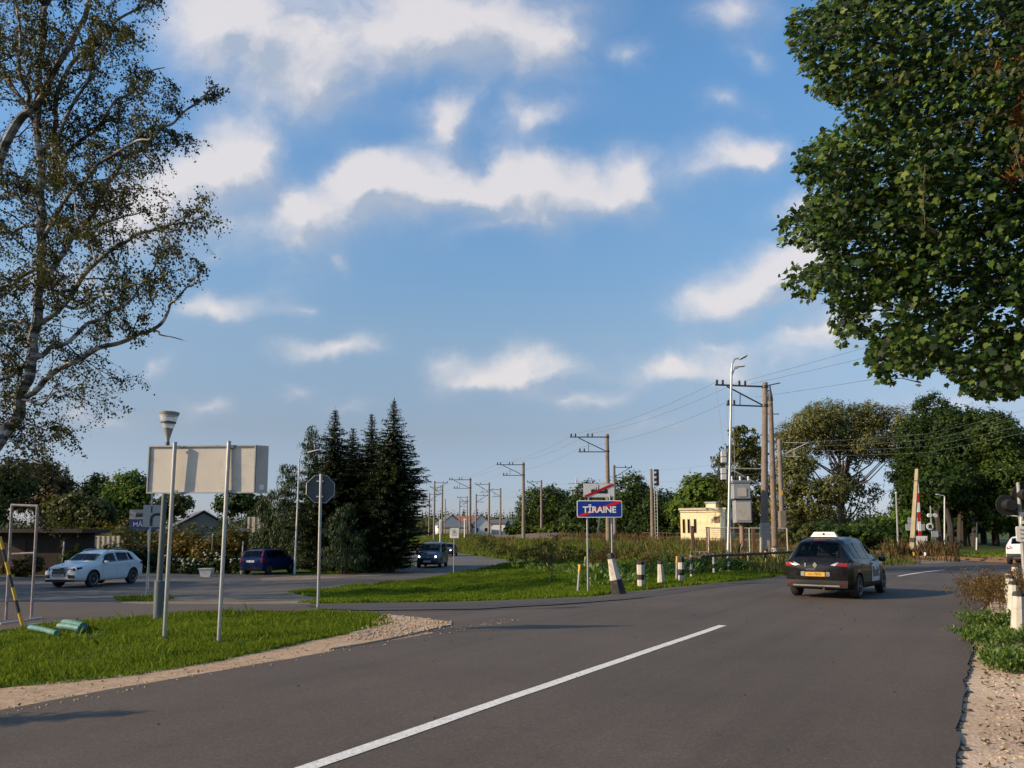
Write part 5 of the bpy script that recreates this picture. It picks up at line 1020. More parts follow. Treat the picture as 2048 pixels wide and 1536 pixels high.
# street lamps
def streetlamp(label, base, top, D, arm, m='steel', r0=.09, r1=.045, two=False, hs=1.0, group='street lamps'):
    p = gx(base, D); e = at(top[0], top[1], D)-p; t = thing('street_lamp', label, 'street lamp', p, 0, group)
    MB().tube([(0, 0, -.2), e*.12, e*.13, e], [r0, r0*.95, r0*.8, r1], 12).build('pole', M[m], t, True)
    h = at(arm[0], arm[1], D)-p; d = h-e; q1 = e+Vector((d.x*.12, 0, d.z*.55)); q2 = e+Vector((d.x*.45, 0, d.z*.92))
    ar = MB().tube([e-Vector((0, 0, .05)), q1, q2, h], [r1, r1*.8, r1*.7, r1*.6], 10).build('arm', M[m], t, True)
    an = math.atan2(-(d.z*.25+.05), abs(d.x)+.01)*(1 if d.x > 0 else -1)
    hd = MB().box(h+Vector((.26*hs*(1 if d.x > 0 else -1), 0, .05)), (.62*hs, .30*hs, .085*hs), Matrix.Rotation(an, 3, 'Y'), .025).build('head', M['lightgrey'], t, True); MB().box(h+Vector((.30*hs*(1 if d.x > 0 else -1), 0, -.005)), (.42*hs, .24*hs, .03), Matrix.Rotation(an, 3, 'Y')).build('lens', M['dark_metal'], hd)
    if two:
        h2 = h+Vector((.02, .9, -.28)); MB().tube([e-Vector((0, 0, .25)), e+Vector((.25, .25, .18)), e+Vector((.5, .5, .28)), h2], [r1*.8, r1*.6, r1*.5, r1*.45], 8).build('arm', M[m], t, True); MB().box(h2+Vector((.3, .1, .02)), (.6, .28, .05), Matrix.Rotation(R(-6), 3, 'Y'), .015).build('head', M['lightgrey'], t)
    return t
streetlamp('tall silver street lamp with a double head beside the transformer', 1456, (1463,742), 42, (1478,716), 'steel', .11, .06, True, .85)
streetlamp('curved arm street lamp in front of the pines at the left', 589, (599,916), 47.5, (619,904), 'lightgrey', .07, .04, hs=1.1)
streetlamp('small grey street lamp before the dark trees past the crossing', 1889, (1889,993), 64, (1882,991), 'lightgrey', .07, .05, hs=.75)
# leftmost frame, striped guy, debris
p = gp(62, 1241); D = p.y; t = thing('banner_frame', 'tall empty rusty white metal frame near the left edge', 'frame', p); Pn = lambda x, y, d=0: at(x, y, D+d)-p
for (a_, c_, r_) in (((62,1246),(75,1012),.028),((12,1240),(24,1010),.028),((22,1010),(76,1012),.026),((24,1108),(69,1106),.022)): MB().tube([Pn(*a_), Pn(*c_)], r_, 8).build('bar', M['frame_paint'] if 'frame_paint' in M else mat('flaking_white_paint', (.30, .25, .23), .8, 0, .2, 8, grime=(.10, .06, .05), gscale=7), t, True)
p = gp(46, 1256); t = thing('guy_wire_guard', 'slanting yellow and black striped guy wire tube at the left edge', 'guy wire', p); e = at(-4, 1060, p.y)-p
MB().tube([(0, 0, -.1), e*1.8], .012, 6).build('wire', M['dark_metal'], t)
for i in range(4): MB().tube([e*(.02+.26*i), e*(.15+.26*i)], .03, 8).build('yellow_sleeve', M['yellow_mark'], t, True)
for i in range(3): MB().tube([e*(.155+.26*i), e*(.275+.26*i)], .027, 8).build('black_sleeve', M['black'], t, True)
M['teal_pipe'] = mat('teal_plastic', (.05, .17, .14), .5, 0, .15, 4, grime=(.2, .25, .22), gscale=5)
for i, (x0, y0, x1, y1, r_, lab) in enumerate(((118,1262,160,1268,.06,'short teal pipe lying frontmost of the three teal pieces'),(128,1256,165,1264,.07,'thick teal pipe lying across another pipe'),(60,1264,112,1276,.05,'long pale teal pipe at the foot of the striped guy'),(48,1256,120,1250,.018,'thin pale rod lying on the ground'),(0,1252,80,1240,.015,'thin rod pointing to the rusty frame'))):
    a_, c_ = gp(x0, y0), gp(x1, y1); d = (c_-a_); t = thing('ground_pipe' if r_ > .03 else 'ground_rod', lab, 'pipe' if r_ > .03 else 'rod', a_+Vector((0, 0, r_+.03)), 0, 'pipes dropped on the grass' if r_ > .03 else 'rods dropped on the grass'); MB().tube([(0, 0, 0), d*.5+Vector((0, 0, .01)), d], r_, 10).build('shaft', M['teal_pipe'] if r_ > .03 else M['lightgrey'], t, True); MB().tube([d, d*1.03], r_*1.12, 10).build('end_ring', M['teal_pipe'] if r_ > .03 else M['lightgrey'], t)

# ---- railway poles
def insul(b, p): b.lathe([(.03, 0), (.07, .02), (.075, .10), (.05, .13), (.075, .16), (.06, .25), (.02, .28)], 8, c=p)
def polebase(label, px, top, D, r0, r1, name='catenary_pole', cat='pole', group=None, m='concrete_pole', lean=0):
    p = gx(px, D); h = zat(top, D)-p.z; t = thing(name, label, cat, p, 0, group); MB().tube([(0, 0, -.3), (lean*.5, 0, h*.5), (lean, 0, h)], [r0, (r0+r1)/2, r1], 14).build('shaft', M[m], t, True); return t, p, h
def arms_left(t, h, s=1.0, m='dark_metal', ins=True, steel=True):
    """upper and lower arm to the left with a strut, insulators standing on them"""
    a = MB().box((-1.5*s, 0, h-.25*s), (3.0*s, .09, .09)).build('upper_arm', M[m], t); l = MB().box((-1.18*s, 0, h-1.45*s), (2.3*s, .08, .08)).build('lower_arm', M[m], t); MB().tube([(-.1*s, 0, h-1.4*s), (-2.3*s, 0, h-.32*s)], .045, 6).build('strut', M[m], t); MB().tube([(-1.5*s, 0, h-1.42*s), (-1.5*s, 0, h-.75*s)], .03, 6).build('strut', M[m], t)
    if ins:
        for x in (-2.9, -2.55, -1.55, -1.2): b = MB(); insul(b, (x*s, 0, h-.20*s)); b.build('insulator', M['black'], a)
        for x in (-2.2, -1.85): b = MB(); insul(b, (x*s, 0, h-1.41*s)); b.build('insulator', M['black'], l)
    for z in (h-.25*s, h-1.4*s): MB().lathe([(.2, z-.08), (.2, z+.08)], 12).build('collar', M['dark_metal'], t)
LG1 = 'concrete railway poles with arms to the left'
row1 = [(1528,765,46,.24,.15,'nearest concrete pole with arms and pulled wires above the transformer'),(1217,868,69.5,.24,.16,'concrete pole rising behind the town sign'),(1047,925,97,.24,.17,'concrete pole at the left of the rounded railway trees'),(940,956,122,.22,.16,'fourth concrete pole of the row, left of the white gable')]
tops1 = []
for (px, top, D, r0, r1, lab) in row1:
    t, p, h = polebase(lab, px, top, D, r0, r1, group=LG1); arms_left(t, h, 1.0 if D < 60 else 1.12); tops1.append(p+Vector((.42 if D < 60 else 0, 0, h))); t.rotation_euler = (0, R(2.3) if D < 60 else 0, 0)
    if D < 60:
        MB().tube([(-2.6, 0, zat(940, D)-p.z), (-.1, 0, zat(938, D)-p.z)], .045, 8).build('transformer_beam', M['grey_metal'], t); MB().tube([(-2.0, 0, zat(941, D)-p.z), (-.1, 0, zat(974, D)-p.z)], .05, 8).build('beam_strut', M['grey_metal'], t)
        MB().box((.02, -.1, zat(1080, D)-p.z), (.5, .5, 2.0), None, .04).build('footing', M['concrete'], t)
# twin pole with metal cap
t, p, h = polebase('tall brown pole with black pointed cap and white painted foot', 1551, 800, 47.5, .20, .14, 'wooden_pole', 'pole', None, 'wood_pole', .04); e = Vector((.04, 0, h))
MB().lathe([(.17, 0), (.15, .25), (.06, .75), (.05, .95)], 10, c=e-Vector((0, 0, .05))).build('cap', M['dark_metal'], t); MB().box(e+Vector((.28, 0, 1.0)), (.75, .06, .06), Matrix.Rotation(R(-12), 3, 'Y')).build('top_bar', M['dark_metal'], t); MB().tube([e+Vector((0, 0, .7)), e+Vector((-.35, 0, .35))], .03, 6).build('stay', M['dark_metal'], t); MB().tube([(0, 0, -.1), (-.01, 0, .95)], .212, 14).build('painted_foot', M['whitewash'], t, True); MB().box((-.05+.25, 0, zat(828, 47.5)-p.z), (.7, .05, .05)).build('crossbar', M['dark_metal'], t)
# transformer
D = 45.2; p = gx(1487, D); t = thing('transformer_cabinet', 'grey box transformer raised on a post under the nearest concrete pole', 'transformer', p); zz = lambda y: zat(y, D)-p.z; k = D/1550
MB().tube([(0, .1, -.2), (0, .1, zz(1046))], .13, 10).build('pillar', M['wall_b'], t, True); MB().box((.02, 0, (zz(1046)+zz(1000))/2), (32*k, .7, zz(1000)-zz(1046)), None, .03).build('lower_cabinet', M['grey_metal'], t); u = MB().box((-.05, .02, (zz(998)+zz(968))/2), (33*k, .72, zz(968)-zz(998)), None, .02).build('upper_cabinet', M['grey_metal'], t); MB().box((-.05, 0, zz(998.5)), (34.5*k, .8, .06)).build('shelf', M['dark_metal'], t); MB().box((-.05, .02, zz(964)), (36*k, .76, .16), None, .02).build('lid', M['steel'], u)
MB().box((-.05, -.36, zz(985)), (.5, .02, .5)).build('door', M['sign_back'], u); MB().box((.02, -.355, zz(1023)), (.78, .02, 1.05)).build('door', M['sign_back'], t)
for i in range(7): b = MB(); insul(b, (-.52+.16*i, .05, zz(962))); b.build('bushing', M['white'] if i % 3 == 0 else M['black'], u)
# white insulated fuse boxes hung beside the lamp
for i, (y, lab) in enumerate(((914, 'pair of pale square lamps or boxes hung high left of the silver lamp'),(948, 'lower pale square box left of the silver lamp'))):
    q = at(1447, y, 46); t = thing('line_switch', lab, 'switch box', q, 0, 'pale boxes hung on the line'); MB().box((0, 0, .18), (.30, .25, .32), None, .02).build('upper_box', M['lightgrey'], t); MB().box((0, 0, -.18), (.30, .25, .32), None, .02).build('lower_box', M['lightgrey'], t); MB().box((.2, 0, 0), (.15, .05, 1.0)).build('hanger', M['grey_metal'], t)
# second row
LG2 = 'catenary poles among the tracks'
def cantilever(t, h, s, m='dark_metal', side=1, low=1.3):
    MB().tube([(0, 0, h-.3), (side*3.0*s, 0, h-.35)], .05, 6).build('upper_arm', M[m], t); MB().tube([(side*.1, 0, h-.3-low), (side*2.6*s, 0, h-.4)], .05, 6).build('strut', M[m], t); MB().tube([(side*.1, 0, h-.35-low), (side*2.0*s, 0, h-.4-low)], .045, 6).build('lower_arm', M[m], t); MB().tube([(side*1.4*s, 0, h-.4-low), (side*1.4*s, 0, h-.3-low*.45)], .03, 6).build('brace', M[m], t)
    b = MB(); insul(b, (side*2.9*s, 0, h-.33)); insul(b, (side*1.9*s, 0, h-.33)); b.build('insulators', M['black'], t)
row2 = [(1566,879,75,.26,.19,'grey',1,'stout concrete pole with pale steel arms right of the tall brown pole'),(1230,930,103,.24,.17,'dark',1,'thin pole right behind the town sign with an arm to the right'),(1083,960,131,.22,.16,'dark',-1,'thin pole left of the rounded tree with a short arm'),(1001,976,150,.2,.15,'dark',-1,'thin pole right of the far white gable'),(978,965,135,.2,.15,'dark',-1,'pole with crossarm near the far white gable'),(952,988,160,.18,.14,'dark',1,'short pole with bracket behind the fourth concrete pole'),(884,971,150,.2,.15,'dark',-1,'pole with crossarm left of the street of far houses'),(868,962,140,.2,.15,'dark',1,'pole with two crossarms nearest the spruces'),(858,986,170,.18,.14,'dark',1,'thin pole touching the spruce branches'),(919,1000,190,.16,.12,'dark',1,'distant thin pole in front of the red roof'),(934,992,185,.16,.12,'dark',-1,'distant pole close left of the fourth concrete pole'),(1098,985,170,.17,.13,'dark',0,'plain thin pole before the rounded tree'),(1117,1005,150,.14,.11,'dark',0,'short plain pole right of the rounded tree'),(1057,1000,180,.14,.11,'dark',0,'short plain pole at the left edge of the rounded tree'),(890,998,200,.14,.11,'dark',0,'faint far pole left of the red roof')]
tops2 = []
for (px, top, D, r0, r1, mm, sd, lab) in row2:
    t, p, h = polebase(lab, px, top, D, r0, r1, group=LG2); tops2.append(p+Vector((0, 0, h)))
    if sd: cantilever(t, h, 1.0 if D < 80 else .8, 'sign_back' if mm == 'grey' else 'dark_metal', sd)
    else: MB().lathe([(r1*1.1, h-.05), (r1*.6, h+.1)], 8).build('cap', M['dark_metal'], t)
    if D < 80: MB().box((0, -.05, 1.6), (.62, .62, 3.2), None, .05).build('footing', M['concrete_pole'], t); MB().box((0, -.22, zat(986, D)-p.z), (.18, .03, .42)).build('number_plate', M['yellow_mark'], t)
# slanting stay post by the town sign
D = 100; a_ = gx(1194, D); t = thing('stay_pole', 'slim slanting stay pole seen under the town sign', 'pole', a_); e = at(1204, 1000, D)-a_; MB().tube([(0, 0, -.2), e], .11, 8).build('shaft', M['concrete'], t); MB().tube([e*.97, e], .13, 8).build('clamp', M['dark_metal'], t)
for i, (px, y, lab) in enumerate(((929, 1038, 'short white post with a small plate on the railway bank'),(880, 1040, 'short white post at the left of the bank'))):
    D = 118; p = gx(px, D); h = zat(y, D)-p.z; t = thing('marker_board', lab, 'marker', p, 0, 'white railway marker boards'); MB().tube([(0, 0, -.1), (0, 0, h)], .08, 8).build('post', M['white'], t); MB().box((0, -.08, h-.08), (.34, .05, .24)).build('plate', M['white'], t)
# signal mast with ladder
D = 80; p = gx(1308, D); t = thing('railway_signal', 'railway signal mast with ladder seen from behind', 'signal', p); h = zat(938, D)-p.z; MB().tube([(-.15, 0, -.2), (-.15, 0, h)], [.2, .13], 12).build('mast', M['concrete_pole'], t, True)
hh = zat(955, D)-p.z; hd = MB().box((.38, 0, hh), (.5, .28, 1.7), None, .05).build('head', M['dark_metal'], t)
for z in (-.5, 0, .5): MB().lathe([(.11, -.2), (.11, .02)], 10, 'y', (.22, -.14, hh+z)).build('lamp_housing', M['lightgrey'], hd, True)
lad = MB()
for x in (.12, .38): lad.tube([(x, -.1, 0), (x, -.1, h*.72)], .025, 6)
for i in range(16): lad.tube([(.12, -.1, .3+.33*i), (.38, -.1, .3+.33*i)], .018, 5)
lad.build('ladder', M['lightgrey'], t); MB().box((.0, -.05, h*.70), (.7, .06, .06)).build('bracket', M['grey_metal'], t)
# lattice mast far
D = 420; p = gx(1154, D); t = thing('pylon', 'faint steel lattice pylon left of the white skyline plate', 'pylon', p); h = zat(956, D)-p.z; b = MB()
for sx in (-1, 1):
    for sy in (-1, 1): b.tube([(sx*2.6, sy*2.6, 0), (sx*1.2, sy*1.2, h*.75), (0, 0, h)], .22, 4)
for i in range(8): z0, z1 = h*.75*i/8, h*.75*(i+1)/8; w0, w1 = 2.6-1.4*i/8, 2.6-1.4*(i+1)/8; b.tube([(-w0, -w0, z0), (w1, -w1, z1)], .12, 4); b.tube([(w0, -w0, z0), (-w1, -w1, z1)], .12, 4)
b.build('lattice', M['grey_metal'], t)
for z in (.78, .9): MB().tube([(-4.5, 0, h*z), (4.5, 0, h*z)], .2, 4).build('crossarm', M['grey_metal'], t)

# yellow building
M['yellow_wall'] = mat('yellow_render', (.80, .68, .42), .85, 0, .06, 1.2, grime=(.60, .44, .22), gscale=1.4)
D = 75; a_ = gx(1362, D); k = D/1550; w = 88*k; h = zat(1020, D)-a_.z; t = thing('switch_house', 'small flat roofed yellow building beside the tracks', 'building', a_, R(-30)); dep = 3.6
MB().box((w/2, dep/2, h/2-.2), (w, dep, h+.4)).build('wall', M['yellow_wall'], t); cor = MB().box((w/2, dep/2, h+.07), (w+.3, dep+.3, .2)).build('roof', M['wall_pale'], t); MB().box((w/2, -.05, h-.18), (w+.1, .1, .08)).build('cornice', M['yellow_wall'], t)
M['win_dark'] = mat('old_shutter', (.30, .17, .06), .7, 0, .2, 4)
for x in (.32, .80, 1.42): f = MB().box((x, -.004, h*.52), (.26, .05, 1.35)).build('window', M['win_dark'], t); MB().box((x, -.034, h*.52), (.17, .02, 1.24)).build('pane', M['glass'], f)
MB().box((w*.83, -.006, h*.70), (.52, .05, .60)).build('vent', mat('rusty_vent', (.20, .10, .05), .8, 0, .2, 4), t)
q = MB().box((w*.62, 1.6, h+.42), (.95, .9, .5)).build('roof_hut', M['yellow_wall'], t); MB().box((w*.62, 1.6, h+.72), (1.15, 1.1, .12)).build('hut_cap', M['grey_metal'], q)
for i, y in enumerate((.9, 2.5)): MB().box((w+.004, y, h*.55), (.05, .7, 1.1)).build('window', M['win_dark'], t)
# brown fence in front of it, and brown gate posts
def railfence(label, px0, px1, D0, D1, h, m, sp, nm='railing', post_r=.03, rails=(.2, .95), pn='picket'):
    a_, c_ = gx(px0, D0), gx(px1, D1); t = thing(nm, label, 'fence', a_); d = c_-a_; n = max(2, int(d.length/sp)); b = MB(); rl = MB()
    for i in range(n+1): q = d*(i/n); b.tube([q-Vector((0, 0, .1)), q+Vector((0, 0, h))], post_r, 5)
    for f in rails: rl.tube([Vector((0, 0, h*f)), d+Vector((0, 0, h*f))], post_r*.9, 5)
    b.build(pn, M[m], t); rl.build('rail', M[m], t); return t
railfence('rusty bar railing left of the yellow building', 1286, 1362, 84, 80, .95, 'rust', .45); railfence('rusty bar railing in front of the yellow wall', 1384, 1470, 62, 60, 1.1, 'rust', .5); railfence('short grey railing before the mesh enclosure', 1382, 1418, 47, 47, .75, 'grey_metal', .25)
a_, c_ = gx(1418, 52), gx(1576, 52); t = thing('mesh_enclosure', 'tall open steel frame fence around the transformer poles', 'fence', a_); d = c_-a_; h = zat(1056, 52)-a_.z
for f in (0, .28, .52, .76, 1): MB().tube([d*f-Vector((0, 0, .1)), d*f+Vector((0, 0, h))], .045, 6).build('post', M['sign_back'], t)
MB().tube([Vector((0, 0, h)), d+Vector((0, 0, h))], .04, 6).build('top_rail', M['sign_back'], t); b = MB()
for i in range(1, 60): b.tube([d*(i/60), d*(i/60)+Vector((0, 0, h))], .007, 3)
for i in range(1, 14): b.tube([Vector((0, 0, h*i/14)), d+Vector((0, 0, h*i/14))], .007, 3)
b.build('mesh', M['rust'], t)
for i, (px, D, lab) in enumerate(((1386, 56, 'brown post left in front of the yellow building'),(1417, 54, 'double brown post in front of the yellow building'),(1508, 54, 'brown post right of the transformer'))):
    p = gx(px, D); t = thing('gate_post', lab, 'post', p, 0, 'brown steel posts by the enclosure'); MB().box((0, 0, 1.05), (.22, .2, 2.1), None, .02).build('shaft', M['rust'], t); MB().box((0, 0, 2.12), (.27, .25, .06)).build('cap', M['rust'], t)

# ---- the level crossing at the right
D = 60; p = gx(1842, D); t = thing('crossing_barrier', 'raised red and white crossing barrier standing upright', 'barrier', p); zz = lambda y: zat(y, D)-p.z
for i, y in enumerate(range(948, 1080, 19)):
    MB().box((0, 0, (zz(y)+zz(y+19))/2), (.20, .07, zz(y)-zz(y+19)-.002)).build('red_band' if i % 2 == 0 else 'white_band', M['red_sign'] if i % 2 == 0 else M['white'], t)
MB().box((.02, .05, .55), (.45, .5, 1.1), None, .04).build('drive_box', M['concrete'], t); MB().box((-.05, -.16, zz(1077)), (1.05, .05, .36), None, .02).build('counterweight', M['white'], t); MB().box((.05, -.1, .30), (.3, .06, .6)).build('striped_foot', M['whitewash'], t)
D = 58.5; a_ = gx(1823, D); t = thing('concrete_post', 'leaning pale concrete post left of the raised barrier', 'post', a_); e = at(1834, 938, D)-a_; MB().tube([(0, 0, -.2), e], [.24, .15], 4).build('shaft', M['pale_post'] if 'pale_post' in M else mat('pale_concrete', (.36, .29, .18), .9, 0, .15, 3), t); MB().tube([e*.86, e*.865], .19, 6).build('band', M['dark_metal'], t)
for f in (.03, .16): MB().tube([e*f, e*(f+.05)], .26, 4).build('painted_band', M['blackwash'], t)
D = 60.5; p = gx(1832, D); t = thing('crossing_sign_backs', 'grey sign panels seen from behind at the crossing', 'sign', p); zz = lambda y: zat(y, D)-p.z; xx = lambda x: at(x, 1060, D).x-p.x; MB().tube([(.0, .1, 0), (.0, .1, zz(1030))], .05, 8).build('post', M['steel'], t)
for (x0, x1, y0, y1) in ((1817, 1843, 1035, 1047), (1812, 1850, 1048, 1061)): MB().box(((xx(x0)+xx(x1))/2, .02, (zz(y0)+zz(y1))/2), (xx(x1)-xx(x0), .04, zz(y0)-zz(y1))).build('panel', M['sign_back_light'] if 'sign_back_light' in M else mat('bright_sign_back', (.40, .43, .46), .5, .2, .05, 3), t)
MB().lathe([(.28, -.03), (.28, .0)], 18, 'y', (xx(1831), -.02, zz(1053))).build('disc', M['lightgrey'], t)
D = 62; p = gx(1866, D); t = thing('crossing_signal', 'far crossing signal with paired round lamps on a slim mast', 'signal', p); zz = lambda y: zat(y, D)-p.z; xx = lambda x: at(x, 1050, D).x-p.x
MB().tube([(0, 0, -.1), (0, 0, zz(1012))], .05, 8).build('mast', M['grey_metal'], t); MB().tube([(xx(1860), 0, zz(1031)), (xx(1872), 0, zz(1031))], .05, 6).build('crossarm', M['dark_metal'], t)
for x in (1860, 1871): MB().lathe([(.16, -.12), (.17, .1)], 14, 'y', (xx(x), 0, zz(1031))).build('lamp_back', M['lightgrey'], t)
d_ = MB().lathe([(.28, -.03), (.28, 0)], 18, 'y', (xx(1858), -.08, zz(1053))).build('round_sign', M['white'], t); MB().box((xx(1858), -.13, zz(1053)), (.22, .02, .3)).build('symbol', M['black'], d_)
D = 66; p = gx(1872, D); t = thing('road_sign', 'pair of small pale square sign backs right of the barrier', 'sign', p); zz = lambda y: zat(y, D)-p.z
MB().tube([(0, .05, -.1), (0, .05, zz(1063))], .04, 8).build('post', M['steel'], t)
for s in (-1, 1): MB().box((s*.14, 0, zz(1068)), (.26, .03, .50)).build('panel', bpy.data.materials['bright_sign_back'], t)
D = 62; a_ = gx(1797, D); t = thing('steel_mast', 'bare thin grey mast left of the crossing sign backs', 'mast', a_); e = at(1792, 986, D)-a_; MB().tube([(0, 0, -.2), e], [.08, .06], 8).build('shaft', M['grey_metal'], t); MB().ball(e, .09, 8, 5).build('tip', M['lightgrey'], t)
D = 68; a_ = gx(1953, D); t = thing('steel_mast', 'thin mast pale at the foot before the dark trunks', 'mast', a_); e = at(1954, 1045, D)-a_; MB().tube([(0, 0, -.2), e], .06, 8).build('shaft', M['dark_metal'], t); MB().tube([(0, 0, 0), e*.45], .064, 8).build('painted_foot', M['lightgrey'], t)
for i, (px, D, lab) in enumerate(((1828, 56, 'yellow banded stub left of the barrier foot'),(1851, 56, 'white stub right of the barrier foot'),(1852, 57.5, 'small pale stub behind the barrier foot'))):
    p = gx(px, D); t = thing('stub_post', lab, 'post', p, 0, 'painted stubs at the barrier'); MB().tube([(0, 0, -.1), (0, 0, .55)], .08, 8).build('shaft', M['black'], t); MB().tube([(0, 0, .18 if i == 0 else .02), (0, 0, .40)], .085, 8).build('band', M['yellow_mark'] if i == 0 else M['white'], t)
# near signal
D = 21.5; p = gx(2052, D); t = thing('crossing_signal', 'near crossing signal with black round hooded lamps at the right edge', 'signal', p); zz = lambda y: zat(y, D)-p.z; xx = lambda x: at(x, 1010, D).x-p.x
MB().tube([(0, 0, -.2), (0, 0, zz(965))], .05, 10).build('mast', M['grey_metal'], t, True)
for (x, y) in ((2014, 1010), (2046, 990)):
    pl = MB().lathe([(.29, -.03), (.29, .01)], 22, 'y', (xx(x), .04, zz(y))).build('target_board', M['black'], t); MB().lathe([(.15, -.22), (.155, -.22), (.16, .0), (.15, .0)], 18, 'y', (xx(x), 0, zz(y))).build('hood', M['black'], pl, True); MB().lathe([(.12, -.04), (.06, -.07)], 16, 'y', (xx(x), .0, zz(y))).build('lens', M['glass'] if x < 2030 else M['grey_metal'], pl, True)
MB().tube([(xx(2014), .05, zz(1022)), (xx(2020), .05, zz(1031)), (0, .0, zz(1033))], .02, 8).build('bracket', M['lightgrey'], t)
MB().box((.06, -.07, zz(1036)), (.22, .03, .32)).build('letter_plate', M['white'], t)
text('lettering', 'A', .24, M['black'], t, (.06, -.09, zz(1036)), Rx90)
pl = MB().prism(rrect(1.0, .42, .05), -.06, -.04, Matrix.Translation((xx(2026)+.5, 0, zz(1068)))).build('notice_plate', M['white'], t)
for i, s in enumerate(('Uzmanību!', 'Tuvojoties vilcienam', 'zvaniet')): text('lettering', s, .085, M['faded'] if 'faded' in M else mat('dark_print', (.12, .12, .13), .7), pl, (xx(2026)+.10, -.063, zz(1068)+.11-.11*i), Rx90, align='LEFT')
# brown weeds at the right verge
for i, (px, py, top, w, m_, lab) in enumerate(((2008,1222,1150,1.9,'weed_brown','tall brown dry weeds spilling over the right road edge'),(2012,1208,1140,2.0,'weed_brown','brown dry weeds around the white bollards'),(2035,1200,1138,1.5,'weed_brown','brown dry weeds behind the bollard row'),(1998,1255,1225,1.1,'weed_green','green weeds at the foot of the brown weeds'),(2015,1290,1252,1.3,'weed_green','green leafy weeds beside the nearest white bollard'),(2045,1340,1300,1.0,'weed_green','low green weeds at the right picture edge'),(1988,1195,1158,1.0,'weed_brown','outermost brown weeds leaning over the asphalt'))):
    p = gp(px, py); h = at(px, top, p.y).z-p.z; t = thing('weed_clump', lab, 'weeds', p, 0, 'weeds on the right verge'); g = np.random.default_rng(200+i); n = 3600 if m_ == 'weed_brown' else 2600
    b = MB(); r = random.Random(i); P = []; T = []
    for s in range(46):
        a = r.uniform(0, 6.28); q = r.random()**.5*w/2; x, y = math.cos(a)*q, math.sin(a)*q*.9; hh = h*r.uniform(.55, 1.08); e = Vector((x*1.35+r.gauss(0, .09), y*1.3+r.gauss(0, .09), hh)); md = Vector((x*1.05, y*1.05, hh*.55)); b.tube([(x, y, -.05), md, e], [.006, .004, .002], 3)
        for _ in range(n//46):
            f = r.uniform(.15, 1)**.8; c = md.lerp(e, (f-.5)*2) if f > .5 else Vector((x, y, 0)).lerp(md, f*2); P.append(tuple(c+Vector((r.gauss(0, .05), r.gauss(0, .05), r.gauss(0, .03))))); T.append((r.gauss(0, .7), r.gauss(0, .7), 1))
    st = MB(); V4 = leaf_quads(np.array(P), np.array(T), g.normal(size=(len(P), 3)), g.uniform(.03, .085, len(P)) if m_ == 'weed_brown' else g.uniform(.035, .09, len(P)), .022 if m_ == 'weed_brown' else .03); b.add(V4, [(4*i, 4*i+1, 4*i+2, 4*i+3) for i in range(len(V4)//4)]); b.build('foliage', M[m_], t)

# ---- overhead wires
def wire(label, pts, sag=.5, r=.009):
    o = Vector(pts[0]); b = MB()
    P = []
    for a_, c_ in zip(pts, pts[1:]):
        a_, c_ = Vector(a_), Vector(c_)
        for i in range(13):
            f = i/12; q = a_.lerp(c_, f); q.z -= sag*4*f*(1-f)*min(1.5, (c_-a_).length/30); P.append(q-o)
    b.tube(P, r, 4, False); ob = b.build('overhead_wire', M['wire'] if 'wire' in M else M['dark_metal'], None); ob.location = o; tag(ob, label, 'wire', 'overhead wires')
M['wire'] = mat('weathered_wire', (.16, .17, .18), .6, .3, .1, 2)
offs = [(-2.9, -.0), (-2.55, 0), (-1.55, 0), (-1.2, 0)]
row_dir = (tops1[1]-tops1[0]).normalized()
far_end = tops1[3]+(tops1[3]-tops1[2])*2
for i, (ox, oz) in enumerate(offs[:1]+offs[2:3]): wire(['upper line wire farthest out on the arms of the concrete poles','upper line wire nearer the concrete poles'][i], [tp+Vector((ox, 0, .05)) for tp in tops1]+[far_end], .55)
wire('lower line wire along the concrete poles', [tp+Vector((-2.2, 0, -1.15)) for tp in tops1]+[far_end-Vector((0, 0, 1))], .6)
n0 = tops1[0]
for i, (oz, px, py, lab) in enumerate(((.1, 2080, 590, 'topmost wire crossing from the pole tops to behind the maple'),(-.1, 2080, 628, 'second wire crossing from the pole tops to behind the maple'),(-.9, 2080, 700, 'lowest wire crossing from the pole tops to behind the maple'))): wire(lab, [n0+Vector((-1.2+.3*i, 0, oz)), at(px, py, 32)], .15, .009)
for i, (y0, y1, lab) in enumerate(((868, 812, 'highest wire before the lindens at the right'),(880, 826, 'second wire before the lindens at the right'),(893, 842, 'third wire before the lindens at the right'),(905, 858, 'fourth wire before the lindens at the right'))): wire(lab, [tops2[0]+Vector((2.6, 0, -.2-.45*i)), at(1850, y0, 62), at(2080, y1, 50)], .2, .009)
for i, z_ in enumerate((-1.0, -2.6)): wire(['contact wire along the catenary pole row','lower contact wire along the catenary pole row'][i], [tops2[0]+Vector((2.5, 0, z_)), tops2[1]+Vector((2.2, 0, z_*.9)), tops2[2]+Vector((2, 0, z_*.8)), tops2[3]+Vector((1.5, 0, z_*.7))], .4)
for i, (x0, y0, x1, y1, lab) in enumerate(((1432,775,1449,905,'thin slanting down lead left of the silver lamp'),(1452,800,1458,880,'dropper wire close beside the silver lamp'),(1466,795,1470,958,'dropper wire from the insulators to the transformer'))): wire(lab, [at(x0, y0, 46), at(x1, y1, 45.5)], 0, .010)
